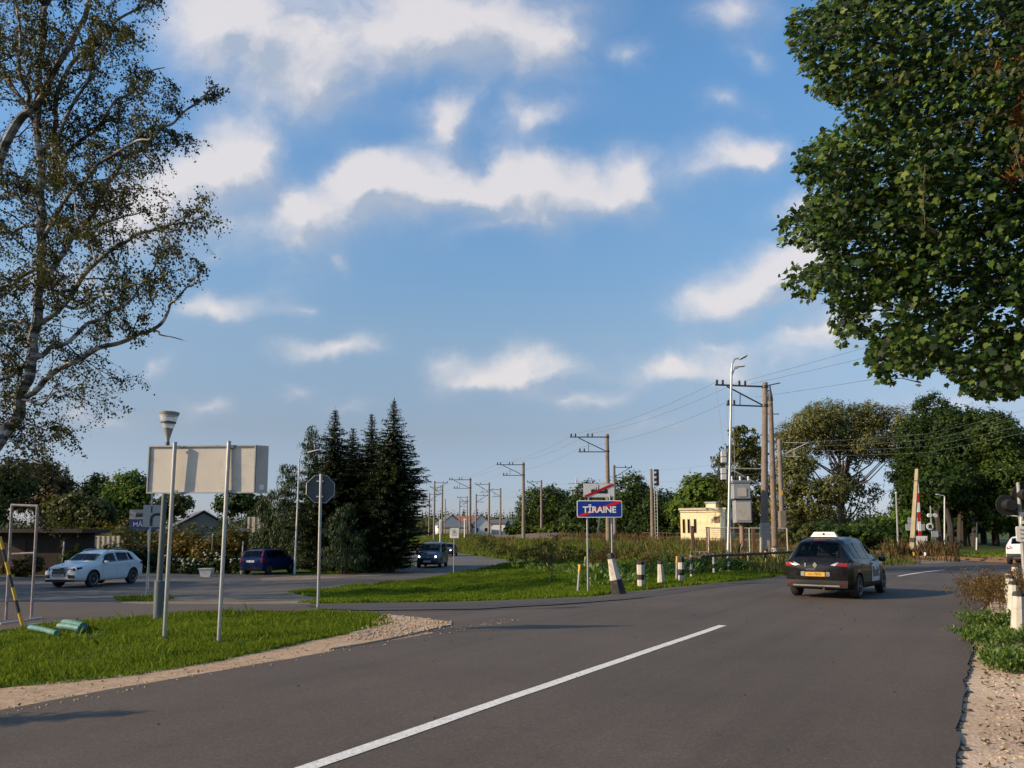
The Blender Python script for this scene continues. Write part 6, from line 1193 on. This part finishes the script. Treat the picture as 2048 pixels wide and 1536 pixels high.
# ---------------------------------------------------------------- cars
def paint(name, col, rough=.25, metal=0.0):
    m, nt, b = _new(name); b.inputs['Base Color'].default_value = (*col, 1); b.inputs['Roughness'].default_value = rough; b.inputs['Metallic'].default_value = metal
    b.inputs['Coat Weight'].default_value = .32; b.inputs['Specular IOR Level'].default_value = .08; b.inputs['Coat Roughness'].default_value = .03; v = coords(nt); f = noise_(nt, v, 5, 5, .7)
    c = ramp_node(nt, f, [(.35, col), (.8, tuple(min(1, x*.9+.012) for x in col))]); nt.links.new(c, b.inputs['Base Color']); return m
M['paint_black'] = paint('black_car_paint', (.006, .006, .007)); M['paint_white'] = paint('white_car_paint', (.66, .68, .70)); M['paint_blue'] = paint('blue_car_paint', (.004, .016, .085), .3, .1); M['paint_steel'] = paint('steel_blue_paint', (.06, .085, .12), .35, .5); M['paint_dark'] = paint('dark_car_paint', (.012, .014, .018))
M['plate_y'] = mat('yellow_plate', (.55, .30, .03), .45); M['well'] = mat('wheel_well', (.008, .008, .008), .9)
M['seat'] = mat('seat_cloth', (.07, .075, .08), .9, 0, .2, 6)
class Car:
    def __init__(s, sp):
        s.__dict__.update(sp); s.h = s.W/2
        s.f = {k: np.array(sp[k], float) for k in ('top', 'belt', 'wid', 'roofw')}
    def g(s, k, x, w=.07):
        a = s.f[k]; return float(np.mean([np.interp(x+d, a[:, 0], a[:, 1]) for d in np.linspace(-w, w, 5)]))
    def ctrl(s, x):
        w = s.g('wid', x)*s.h; t = s.g('top', x, .04); bl = min(s.g('belt', x), t-.045); wr = min(s.g('roofw', x)*s.h, w*.97); z0 = s.bot+.06*max(0, abs(x-s.L/2)/(s.L/2)-.75)*4
        p5 = np.array([w*.955, bl]); d7 = min(getattr(s, 'dome', .06), (t-bl)*.5); p7 = np.array([wr, t-d7])
        return w, t, p5, p7, [(0, z0), (w*.86, z0), (w*.97, z0+.09), (w, z0+.28*(bl-z0)+.05), (w*1.0, z0+.62*(bl-z0)), (w*.985, bl-.05), tuple(p5), tuple(p5*.85+p7*.15), tuple(p5*.15+p7*.85), tuple(p7), (wr*.84, t-min(.26*getattr(s, 'dome', .054), d7*.4)), (0, t)]
    def contour(s, x):
        p = s.ctrl(x)[4]
        for _ in range(2):
            q = [p[0]]
            for a, b in zip(p, p[1:]): q += [(a[0]*.75+b[0]*.25, a[1]*.75+b[1]*.25), (a[0]*.25+b[0]*.75, a[1]*.25+b[1]*.75)]
            q.append(p[-1]); p = q
        return p
    def side(s, x, z):
        c = [(a, b) for a, b in s.contour(x)]; k = max(range(len(c)), key=lambda i: c[i][0]); lo = sorted(c[:k+1], key=lambda q: q[1]); hi = sorted(c[k:], key=lambda q: q[1]); q = lo if z < c[k][1] else hi
        return float(np.interp(z, [a[1] for a in q], [a[0] for a in q]))
    def endx(s, y, z, rear):
        x0 = .0 if rear else s.L; c = s.contour(x0); zc = (c[0][1]+c[-1][1])/2; a = math.atan2(z-zc, abs(y)); rad = math.hypot(y, z-zc); ang = [math.atan2(q[1]-zc, q[0]) for q in c]; R_ = float(np.interp(a, ang, [math.hypot(q[0], q[1]-zc) for q in c])); u = min(1, rad/R_)
        d = s.bulge*(1-u**3); return -d if rear else s.L+d
    def build(s, name, label, loc, rz, group=None):
        t = thing(name, label, 'car', loc, rz, group); s.t = t; o = s.L/2; s.o = o; V = []; F = []
        xs = sorted(set(list(np.linspace(0, s.L, 46))+list(np.linspace(0, .6, 12))+list(np.linspace(s.L-.4, s.L, 8)))); rings = []
        def ring(x, sc=1, dx=0):
            c = s.contour(x); zc = (c[0][1]+c[-1][1])/2; full = [(y, z) for y, z in c]+[(-y, z) for y, z in reversed(c[1:-1])]; return [(x+dx-o, y*sc, zc+(z-zc)*sc) for y, z in full]
        for sc in (.04, .3, .55, .75, .88, .96): rings.append(ring(0, sc, -s.bulge*(1-sc**3)))
        for x in xs: rings.append(ring(x))
        for sc in (.96, .88, .75, .55, .3, .04): rings.append(ring(s.L, sc, s.bulge*(1-sc**3)))
        n = len(rings[0])
        for r_ in rings: V += r_
        for i in range(len(rings)-1):
            for k in range(n): F.append((i*n+k, i*n+(k+1) % n, (i+1)*n+(k+1) % n, (i+1)*n+k))
        F.append(tuple(range(n))[::-1]); F.append(tuple((len(rings)-1)*n+k for k in range(n)))
        me = bpy.data.meshes.new('body'); me.from_pydata(V, [], F); me.materials.append(s.paint); bm = bmesh.new(); bm.from_mesh(me); bmesh.ops.recalc_face_normals(bm, faces=bm.faces[:]); bm.to_mesh(me); bm.free()
        body = bpy.data.objects.new('body', me); C.objects.link(body)
        cb = MB()
        for wx in s.wheels:
            for sd in (-1, 1): cb.lathe([(s.wr+.055, -.18), (s.wr+.055, .30)] if sd > 0 else [(s.wr+.055, -.30), (s.wr+.055, .18)], 28, 'y', (wx-o, sd*(s.h-.16), s.wr))
        cm_ = cb.mesh('cut'); cm_.materials.append(M['well']); bm = bmesh.new(); bm.from_mesh(cm_); bmesh.ops.recalc_face_normals(bm, faces=bm.faces[:]); bm.to_mesh(cm_); bm.free(); cut = bpy.data.objects.new('cut', cm_); C.objects.link(cut)
        md = body.modifiers.new('b', 'BOOLEAN'); md.object = cut; md.operation = 'DIFFERENCE'; md.solver = 'EXACT'
        try: md.material_mode = 'TRANSFER'
        except Exception: pass
        me2 = bpy.data.meshes.new_from_object(body.evaluated_get(bpy.context.evaluated_depsgraph_get())); bpy.data.objects.remove(body); bpy.data.objects.remove(cut)
        body = bpy.data.objects.new('body', me2); C.objects.link(body); body.parent = t; me2.polygons.foreach_set('use_smooth', [True]*len(me2.polygons))
        try: me2.set_sharp_from_angle(angle=R(38))
        except Exception: pass
        s.body = body
        bm = bmesh.new(); bm.from_mesh(me2); kill = []
        for f in bm.faces:                                               # window openings
            c = f.calc_center_median(); x = c.x+o; y = abs(c.y); hit = False
            wr_ = min(s.g('roofw', x)*s.h, s.g('wid', x)*s.h*.97); tz = s.g('top', x, .04)
            for (a, q) in (s.rg, s.ws):
                if a+.015 < x < q-.015 and y < .84*wr_ and c.z > tz-.05: hit = True
            _, _, p5, p7, _ = s.ctrl(x)
            if not hit and p7[1]-p5[1] > .12 and y > p7[0]-.04:
                bb = (c.z-p5[1])/(p7[1]-p5[1])
                if .14 < bb < .84:
                    for (x0, x1, x2, x3) in s.sw:
                        if x0+(x3-x0)*bb+.03 < x < x1+(x2-x1)*bb-.03: hit = True
            if hit: kill.append(f)
        bmesh.ops.delete(bm, geom=kill, context='FACES'); bm.to_mesh(me2); bm.free()
        sx = (s.wheels[0]+s.wheels[1])/2+.05
        for y in (-.38, .38):                                            # front seats with head rests
            st = MB().box((sx-o, y, s.bot+.62), (.16, .46, .72), Matrix.Rotation(R(-12), 3, 'Y'), .05).build('seat', M['seat'], t, True); MB().box((sx-o-.10, y, s.bot+1.08), (.09, .26, .17), Matrix.Rotation(R(-12), 3, 'Y'), .035).build('headrest', M['seat'], st, True)
        st = MB().box((s.wheels[0]+.12-o, 0, s.bot+.60), (.16, s.W-.5, .62), Matrix.Rotation(R(-14), 3, 'Y'), .05).build('rear_seat', M['seat'], t, True)
        for y in (-.42, .42): MB().box((s.wheels[0]+.03-o, y, s.bot+.98), (.09, .25, .15), Matrix.Rotation(R(-12), 3, 'Y'), .035).build('headrest', M['seat'], st, True)
        MB().box((s.ws[1]-.45-o, 0, s.g('belt', s.ws[1]-.4)-.10), (.5, s.W-.4, .12), None, .04).build('dashboard', M['plastic'], t, True)
        MB().lathe([(.18, -.012), (.19, 0), (.18, .012), (.165, .012), (.165, -.012)], 18, 'x', (s.ws[1]-.82-o, .38, s.g('belt', s.ws[1]-.4)-.05)).build('steering_wheel', M['plastic'], t, True)
        for wx in s.wheels:
            for sd in (-1, 1):
                w = s.wr; c = (wx-o, sd*(s.h-.125), w); tw = MB().lathe([(w*.66, -.105), (w*.93, -.105), (w, -.07), (w, .07), (w*.93, .105), (w*.66, .105)], 28, 'y', c).build('wheel', M['rubber'], t, True)
                MB().lathe([(w*.62, sd*.05), (.02, sd*.045)], 24, 'y', c).build('hub_disc', M['plastic'], tw); rb = MB(); rb.lathe([(w*.68, sd*.104), (w*.67, sd*.112), (w*.61, sd*.10), (w*.60, sd*.06), (w*.66, sd*.055)], 28, 'y', c)
                for k in range(s.spokes):
                    a = 2*math.pi*k/s.spokes+.3; rb.box(Vector(c)+Vector((math.cos(a)*w*.34, sd*.085, math.sin(a)*w*.34)), (w*.62, .03, w*.13), Matrix.Rotation(-a, 3, 'Y'))
                rb.lathe([(w*.14, sd*.06), (w*.12, sd*.11), (.01, sd*.112)], 12, 'y', c); rb.build('rim', s.rimmat, tw, True)
        return t
    def patch(s, name, quad, surf, m, n=6, off=.006, parent=None):
        """quad of (a,b) corners laid on 'R','L' sides (x,z), 'rear'/'front' ends (y,z) or 'top' (x, y as share of the roof)."""
        V = []; q = [np.array(c, float) for c in quad]
        for i in range(n+1):
            for j in range(n+1):
                u, v = i/n, j/n; a, b = q[0]*(1-u)*(1-v)+q[1]*u*(1-v)+q[2]*u*v+q[3]*(1-u)*v
                if surf in 'RL': V.append((a-s.o, (s.side(a, b)+off)*(1 if surf == 'L' else -1), b))
                elif surf == 'top':
                    wr = min(s.g('roofw', a)*s.h, s.g('wid', a)*s.h*.97); sl = (s.g('top', a+.02, .04)-s.g('top', a-.02, .04))/.04; l = math.hypot(1, sl); V.append((a-s.o-sl/l*off, b*wr, s.g('top', a, .04)-.014*min(1, abs(b)/.86)**2+off/l))
                elif surf in ('gR', 'gL'): w, tt, p5, p7, _ = s.ctrl(a); p = p5*(1-b)+p7*b; d = np.array([p7[1]-p5[1], p5[0]-p7[0]]); d = d/max(1e-6, np.hypot(*d)); p = p+d*off; V.append((a-s.o, p[0]*(1 if surf == 'gL' else -1), p[1]))
                else: x = s.endx(a, b, surf == 'rear'); V.append((x-s.o+(-off if surf == 'rear' else off), a, b))
        k = n+1; F = [(i*k+j, i*k+j+1, (i+1)*k+j+1, (i+1)*k+j) for i in range(n) for j in range(n)]
        A_, B_, C_ = (Vector(V[q_]) for q_ in (0, 1, k)); ctr = sum((Vector(v_) for v_ in V), Vector())/len(V)
        if (B_-A_).cross(Vector(V[k+1])-A_).dot(ctr-Vector((0, 0, .75))) < 0: F = [f_[::-1] for f_ in F]
        me = bpy.data.meshes.new(name); me.from_pydata(V, [], F); me.update(); return link(name, me, m, parent or s.t, True)
    def glazing(s):
        s.patch('rear_window', [(s.rg[0], -.84), (s.rg[1], -.86), (s.rg[1], .86), (s.rg[0], .84)], 'top', M['clear_glass'], 10, .008); s.patch('windscreen', [(s.ws[0], -.90), (s.ws[1], -.90), (s.ws[1], .90), (s.ws[0], .90)], 'top', M['clear_glass'], 12, .008)
        for sd in ('gR', 'gL'):
            for (x0, x1, x2, x3) in s.sw: s.patch('side_window', [(x0, .06), (x1, .06), (x2, .88), (x3, .88)], sd, M['clear_glass'], 8, .008)
    def seams(s, xs, zlo, zhi):
        for sd in 'RL':
            for x in xs: s.patch('door_seam', [(x, zlo), (x+.012, zlo), (x+.012, zhi), (x, zhi)], sd, M['plastic'], 4, .003, s.body)
    def handles(s, xs, z, m):
        for sd in (-1, 1):
            for x in xs: MB().box((x-s.o, sd*(s.side(x, z)+.018), z), (.19, .03, .03), None, .008).build('door_handle', m, s.t, True)
    def mirrors(s, x, z, m):
        for sd in (-1, 1): y = s.side(x, min(z, s.g('belt', x)-.02)); MB().box((x-s.o, sd*(y+.11), z+.04), (.13, .20, .15), None, .045).build('mirror', m, s.t, True)
    def cladding(s, m, z1=.12):
        for sd in 'RL':
            a, b = s.wheels[0]+s.wr+.07, s.wheels[1]-s.wr-.07; s.patch('sill', [(a, s.bot+.05), (b, s.bot+.05), (b, s.bot+.05+z1), (a, s.bot+.05+z1)], sd, m, 6, .006)
    def plate(s, rear, z, txt, m=None, w=.52, hgt=.115):
        x = s.endx(0, z, rear)+(-.018 if rear else .018)-s.o; pl = MB().box((x, 0, z), (.012, w, hgt)).build('number_plate', m or M['white'], s.t); text('lettering', txt, .095, M['black'], pl, (x+(-.008 if rear else .008), 0, z), (R(90), 0, R(-90) if rear else R(90)), .001)
    def rails(s, x0, x1, m):
        for sd in (-1, 1): MB().tube([((x0+(x1-x0)*i/6)-s.o, sd*s.g('roofw', x0+(x1-x0)*i/6)*s.h*.93, s.g('top', x0+(x1-x0)*i/6)+(.0 if i in (0, 6) else .035)) for i in range(7)], .018, 6).build('roof_rail', m, s.t, True)
def heading(bearing): return R(90-bearing)
def place_by(px, py, bearing, back, right=0):
    p = gp(px, py); d = Vector((math.sin(R(bearing)), math.cos(R(bearing)), 0)); q = p+d*back+Vector((d.y, -d.x, 0))*right; return q
# the taxi
tx = Car(dict(dome=.10, L=4.34, W=1.84, bot=.21, bulge=.10, wr=.325, wheels=(.84, 3.54), spokes=5, rimmat=M['rim'], paint=M['paint_black'], rg=(.075, .40), ws=(2.66, 3.28),
    top=[(0,1.0),(.06,1.10),(.36,1.52),(.60,1.62),(1.3,1.685),(2.1,1.665),(2.7,1.52),(3.3,1.14),(3.5,1.05),(4.1,.89),(4.34,.72)], belt=[(0,1.0),(.35,1.06),(1.2,1.03),(2.6,.98),(3.3,.96),(4.34,.68)], wid=[(0,.87),(.35,.955),(1,1),(3.3,1),(4.0,.93),(4.34,.78)], roofw=[(0,.80),(.4,.64),(1.2,.665),(2.6,.68),(3.3,.79),(4.34,.70)],
    sw=[(.62,1.02,1.05,.72),(1.10,1.92,1.92,1.12),(2.0,3.0,2.62,2.0)]))
loc = place_by(1653, 1196, 38, 4.34/2-.84); loc.z = Hf(loc.x, loc.y)+.037
tx.build('taxi', 'black people carrier taxi with a white roof sign turning away along the road', loc, heading(38)); tx.t['category'] = 'taxi'; tx.glazing(); tx.seams((1.05, 1.95, 3.02), .36, .98); tx.handles((1.2, 2.12), .90, M['paint_black']); tx.mirrors(3.0, .98, M['paint_black']); tx.cladding(M['plastic'])
tx.patch('rear_bumper', [(-.80, .30), (.80, .30), (.82, .50), (-.82, .50)], 'rear', M['plastic'], 10, .02); tx.patch('bumper_trim', [(-.62, .335), (.62, .335), (.60, .375), (-.60, .375)], 'rear', M['grey_metal'], 8, .028)
for sg in (-1, 1):
    tl = tx.patch('tail_light', [(sg*.44, .905), (sg*.80, .865), (sg*.81, .965), (sg*.60, .965)], 'rear', M['red_lens'], 8, .012); tx.patch('lens_tip', [(sg*.40, .905), (sg*.52, .885), (sg*.60, .985), (sg*.50, .955)], 'rear', M['clear_lens'], 5, .016, tl); tx.patch('tail_light_wrap', [(0, .85), (.26, .93), (.26, .965), (0, .985)], 'R' if sg < 0 else 'L', M['red_lens'], 6, .010, tl)
    tx.patch('reflector', [(sg*.63, .40), (sg*.75, .405), (sg*.755, .44), (sg*.64, .435)], 'rear', M['red_lens'], 4, .03)
tx.patch('brake_light', [(.43, -.26), (.475, -.26), (.475, .26), (.43, .26)], 'top', M['red_lens'], 5, .022)
tx.plate(True, .66, 'LC-781E', M['plate_y'])
for sg in (-1, 1): tx.patch('plate_trim', [(sg*.28, .60), (sg*.38, .61), (sg*.38, .72), (sg*.28, .73)], 'rear', M['chrome'], 4, .012)
xr = tx.endx(0, .89, True)-tx.o; MB().prism([(0, -.085), (.062, 0), (0, .085), (-.062, 0)], -.012, .012, Matrix.Translation((xr-.02, 0, .90)) @ Matrix.Rotation(R(90), 4, 'Z')).build('emblem', M['chrome'], tx.t)
MB().box((xr-.018, .26, .90), (.01, .05, .10), None, .004).build('handle_glint', M['chrome'], tx.t)
text('badge', 'SCENIC', .075, M['chrome'], tx.t, (tx.endx(0, .79, True)-tx.o-.014, .10, .785), (R(90), 0, R(-90)), .003)
rs = MB(); zt = tx.g('top', .95)+.01; rs.add([(.80-tx.o, -.36, zt), (.98-tx.o, -.36, zt), (.98-tx.o, .36, zt), (.80-tx.o, .36, zt), (.85-tx.o, -.27, zt+.135), (.93-tx.o, -.27, zt+.135), (.93-tx.o, .27, zt+.135), (.85-tx.o, .27, zt+.135)], [(3,2,1,0),(4,5,6,7),(0,1,5,4),(1,2,6,5),(2,3,7,6),(3,0,4,7)]); rsb = rs.build('roof_sign', M['white'], tx.t)
xs_ = .822-tx.o; MB().lathe([(.035, -.004), (.022, -.006)], 14, 'x', (xs_-.006, 0, zt+.075)).build('sign_mark', M['black'], rsb)
for sg in (-1, 1): MB().box((xs_-.004, sg*.125, zt+.075), (.006, .14, .012)).build('sign_mark', M['black'], rsb)
for sd in 'RL': dc = tx.patch('door_panel', [(2.06, .40), (2.92, .40), (2.94, .97), (2.10, .97)], sd, M['white'], 8, .008)
for sd, sg in (('R', -1), ('L', 1)): text('lettering', 'Bolt', .42, M['black'], tx.t, (2.50-tx.o, sg*(tx.side(2.5, .68)+.018), .66), (R(90), 0, 0 if sg < 0 else R(180)), .002)
MB().tube([(.55-tx.o, -.2, .28), (.0-tx.o-.07, -.2, .27)], .03, 8).build('exhaust', M['dark_metal'], tx.t)
# white suv at the left
SUV = dict(L=4.63, W=1.90, bot=.25, bulge=.10, wr=.375, wheels=(.86, 3.67), spokes=7, rimmat=M['rim'], paint=M['paint_white'], rg=(.10, .55), ws=(2.86, 3.34),
    top=[(0,1.08),(.08,1.18),(.55,1.55),(.9,1.62),(1.9,1.655),(2.5,1.61),(2.9,1.48),(3.38,1.16),(3.55,1.12),(4.2,1.03),(4.52,.94),(4.63,.78)], belt=[(0,1.08),(.5,1.14),(2,1.08),(3.3,1.05),(4.63,.74)], wid=[(0,.86),(.35,.95),(1,1),(3.6,1),(4.3,.93),(4.63,.80)], roofw=[(0,.78),(.5,.68),(1.2,.70),(2.6,.70),(3.35,.80),(4.63,.74)], sw=[(.75,1.12,1.12,.95),(1.18,2.02,2.02,1.18),(2.10,3.12,2.74,2.10)])
au = Car(SUV); bw = -171; loc = place_by(221, 1171, bw, 0, .80); loc.z = Hf(loc.x, loc.y)+.014
au.build('parked_car', 'white estate style off roader with a big grille parked at the far left', loc, heading(bw)); au.glazing(); au.seams((1.16, 2.06, 3.1), .42, 1.04); au.handles((1.30, 2.22), .96, M['paint_white']); au.mirrors(2.98, 1.06, M['paint_white']); au.rails(.9, 2.5, M['rim'])
au.patch('grille', [(-.30, .50), (.30, .50), (.40, .86), (-.40, .86)], 'front', M['plastic'], 8, .014)
for sg in (-1, 1):
    hl = au.patch('headlight', [(sg*.52, .74), (sg*.74, .78), (sg*.74, .90), (sg*.50, .86)], 'front', M['glass'], 6, .012); au.patch('headlight_wrap', [(4.63, .79), (4.28, .86), (4.25, .93), (4.63, .90)], 'L' if sg > 0 else 'R', M['glass'], 6, .010, hl); au.patch('lamp_core', [(sg*.55, .765), (sg*.62, .775), (sg*.62, .84), (sg*.55, .83)], 'front', M['clear_lens'], 3, .02, hl)
    au.patch('air_intake', [(sg*.46, .44), (sg*.74, .44), (sg*.74, .58), (sg*.44, .60)], 'front', M['plastic'], 6, .012); au.patch('tail_light', [(0, .92), (.3, .98), (.3, 1.05), (0, 1.06)], 'L' if sg > 0 else 'R', M['red_lens'], 5, .008)
au.patch('front_bumper', [(-.72, .27), (.72, .27), (.74, .38), (-.74, .38)], 'front', M['plastic'], 8, .012); au.plate(False, .57, 'KH-4519', M['grey_metal'])
# white suv at the crossing
S2 = dict(SUV); S2.update(L=4.2, wheels=(.78, 3.3), ws=(2.62, 3.06), top=[(0,1.06),(.06,1.16),(.32,1.52),(.6,1.62),(1.6,1.66),(2.3,1.61),(2.65,1.48),(3.1,1.14),(3.3,1.10),(3.9,1.0),(4.1,.9),(4.2,.76)], wid=[(0,.90),(.3,.97),(1,1),(3.3,1),(3.9,.93),(4.2,.8)], rg=(.08, .34), sw=[(.6,1.0,1.0,.75),(1.06,1.82,1.82,1.06),(1.9,2.85,2.5,1.9)], belt=[(0,1.06),(.5,1.12),(2,1.08),(3.1,1.05),(4.2,.72)])
sv = Car(S2); loc = place_by(2050, 1131, 42, 4.2/2-.2); loc.z = Hf(loc.x, loc.y)+.05
sv.build('white_car', 'white off roader driving away over the crossing at the right edge', loc, heading(42)); sv.glazing(); sv.mirrors(2.8, 1.06, M['paint_white']); sv.plate(True, .86, 'MB-2207')
for sg in (-1, 1): tl = sv.patch('tail_light', [(sg*.48, .93), (sg*.80, .88), (sg*.82, 1.03), (sg*.62, 1.05)], 'rear', M['red_lens'], 6, .012); sv.patch('tail_light_wrap', [(0, .88), (.3, .96), (.3, 1.02), (0, 1.04)], 'L' if sg > 0 else 'R', M['red_lens'], 5, .01, tl)
sv.patch('rear_bumper', [(-.82, .30), (.82, .30), (.84, .62), (-.84, .62)], 'rear', M['plastic'], 8, .016); sv.patch('skid_plate', [(-.5, .34), (.5, .34), (.5, .42), (-.5, .42)], 'rear', M['rim'], 6, .024); sv.cladding(M['plastic'])
# blue hatchback
bl = Car(dict(L=4.05, W=1.70, bot=.20, bulge=.09, wr=.31, wheels=(.72, 3.24), spokes=6, rimmat=M['rim'], paint=M['paint_blue'], rg=(.07, .30), ws=(2.56, 3.04),
    top=[(0,.98),(.06,1.06),(.30,1.42),(.5,1.48),(1.6,1.51),(2.3,1.475),(2.6,1.40),(3.06,1.05),(3.2,1.0),(3.8,.88),(4.05,.70)], belt=[(0,.98),(.3,1.0),(1.5,.97),(3.0,.93),(4.05,.66)], wid=[(0,.90),(.3,.97),(1,1),(3.1,1),(3.7,.93),(4.05,.78)], roofw=[(0,.84),(.35,.74),(1.2,.74),(2.5,.74),(3.05,.82),(4.05,.72)], sw=[(.50,.88,.88,.60),(.95,1.78,1.78,.97),(1.86,2.82,2.46,1.86)]))
loc = place_by(507, 1150, 14, 4.05/2-.3); loc.z = Hf(loc.x, loc.y)+.014
bl.build('parked_car', 'dark blue hatchback seen from behind beside the garden', loc, heading(14)); bl.glazing(); bl.seams((.92, 1.82, 2.86), .32, .92); bl.handles((1.05, 1.98), .86, M['paint_blue']); bl.mirrors(2.84, .95, M['paint_blue']); bl.rails(.55, 2.3, M['dark_metal'])
for sg in (-1, 1): tl = bl.patch('tail_light', [(sg*.66, .72), (sg*.74, .72), (sg*.755, 1.0), (sg*.66, 1.0)], 'rear', M['red_lens'], 6, .012); bl.patch('tail_light_wrap', [(0, .72), (.20, .80), (.12, 1.02), (0, .98)], 'L' if sg > 0 else 'R', M['red_lens'], 5, .010, tl); bl.patch('upper_light', [(.10, sg*.88), (.30, sg*.92), (.30, sg*1.0), (.08, sg*1.0)], 'top', M['red_lens'], 5, .006, tl)
bl.plate(True, .80, 'FD-5230'); bl.patch('rear_bumper', [(-.72, .26), (.72, .26), (.74, .44), (-.74, .44)], 'rear', M['plastic'], 8, .016); bl.cladding(M['plastic'])
# van and the car following it
vn = Car(dict(L=4.38, W=1.80, bot=.20, bulge=.12, wr=.32, wheels=(.80, 3.50), spokes=6, rimmat=M['rim'], paint=M['paint_steel'], rg=(.05, .13), ws=(2.86, 3.42),
    top=[(0,1.15),(.04,1.3),(.14,1.74),(.3,1.81),(1.5,1.84),(2.5,1.80),(2.88,1.68),(3.44,1.22),(3.6,1.15),(4.15,.98),(4.38,.74)], belt=[(0,1.15),(.5,1.14),(2,1.12),(3.3,1.05),(4.38,.70)], wid=[(0,.94),(.3,.98),(1,1),(3.4,1),(4.0,.94),(4.38,.80)], roofw=[(0,.86),(.3,.80),(1.2,.80),(2.8,.78),(3.4,.84),(4.38,.74)], sw=[(1.15,1.95,1.95,1.15),(2.05,3.15,2.72,2.05)]))
loc = place_by(856, 1136, 184, -4.38/2+.3); loc.z = Hf(loc.x, loc.y)+.014
vn.build('van', 'small steel blue van with lit headlamps coming up the side road', loc, heading(184)); vn.t['category'] = 'van'; vn.glazing(); vn.mirrors(3.12, 1.10, M['plastic']); vn.rails(.5, 2.5, M['plastic']); vn.seams((1.1, 2.0, 3.2), .34, 1.08)
def front(c, zl, zg, lit=True, txt='JT-6034'):
    for sg in (-1, 1): hl = c.patch('headlight', [(sg*.48, zl-.06), (sg*.72, zl-.01), (sg*.74, zl+.13), (sg*.55, zl+.06)], 'front', M['clear_lens'], 6, .012); MB().lathe([(.07, 0), (.05, .02), (.01, .025)], 12, 'x', (c.endx(sg*.60, zl, False)-c.o+.012, sg*.60, zl+.03)).build('lamp', M['lamp_on'], hl, True)
    c.patch('grille', [(-.38, zg-.07), (.38, zg-.07), (.40, zg+.03), (-.40, zg+.03)], 'front', M['plastic'], 6, .012); c.patch('front_bumper', [(-.70, .24), (.70, .24), (.74, .50), (-.74, .50)], 'front', M['plastic'], 8, .012); c.plate(False, .47, txt)
front(vn, .78, .70); MB().lathe([(.07, 0), (.05, .015)], 12, 'x', (vn.endx(0, .74, False)-vn.o+.02, 0, .72)).build('emblem', M['chrome'], vn.t)
dk = Car(dict(L=4.2, W=1.76, bot=.20, bulge=.10, wr=.31, wheels=(.76, 3.36), spokes=6, rimmat=M['rim'], paint=M['paint_dark'], rg=(.10, .5), ws=(2.5, 3.1),
    top=[(0,.95),(.1,1.05),(.5,1.38),(.8,1.44),(1.6,1.46),(2.2,1.43),(2.55,1.34),(3.1,1.0),(3.3,.95),(3.95,.82),(4.2,.64)], belt=[(0,.95),(.4,.98),(1.5,.94),(3.0,.9),(4.2,.6)], wid=[(0,.88),(.3,.96),(1,1),(3.2,1),(3.8,.93),(4.2,.76)], roofw=[(0,.80),(.5,.70),(1.2,.72),(2.5,.72),(3.1,.82),(4.2,.70)], sw=[(.95,1.75,1.75,1.0),(1.84,2.88,2.45,1.84)]))
loc = place_by(891, 1113, 184, -4.2/2+.3); loc.z = Hf(loc.x, loc.y)+.014
dk.build('following_car', 'dark car with lit headlamp partly hidden behind the van', loc, heading(184)); dk.glazing(); dk.mirrors(2.86, .93, M['paint_dark']); front(dk, .66, .60, True, 'LE-1187')
print('objects', len(bpy.data.objects))
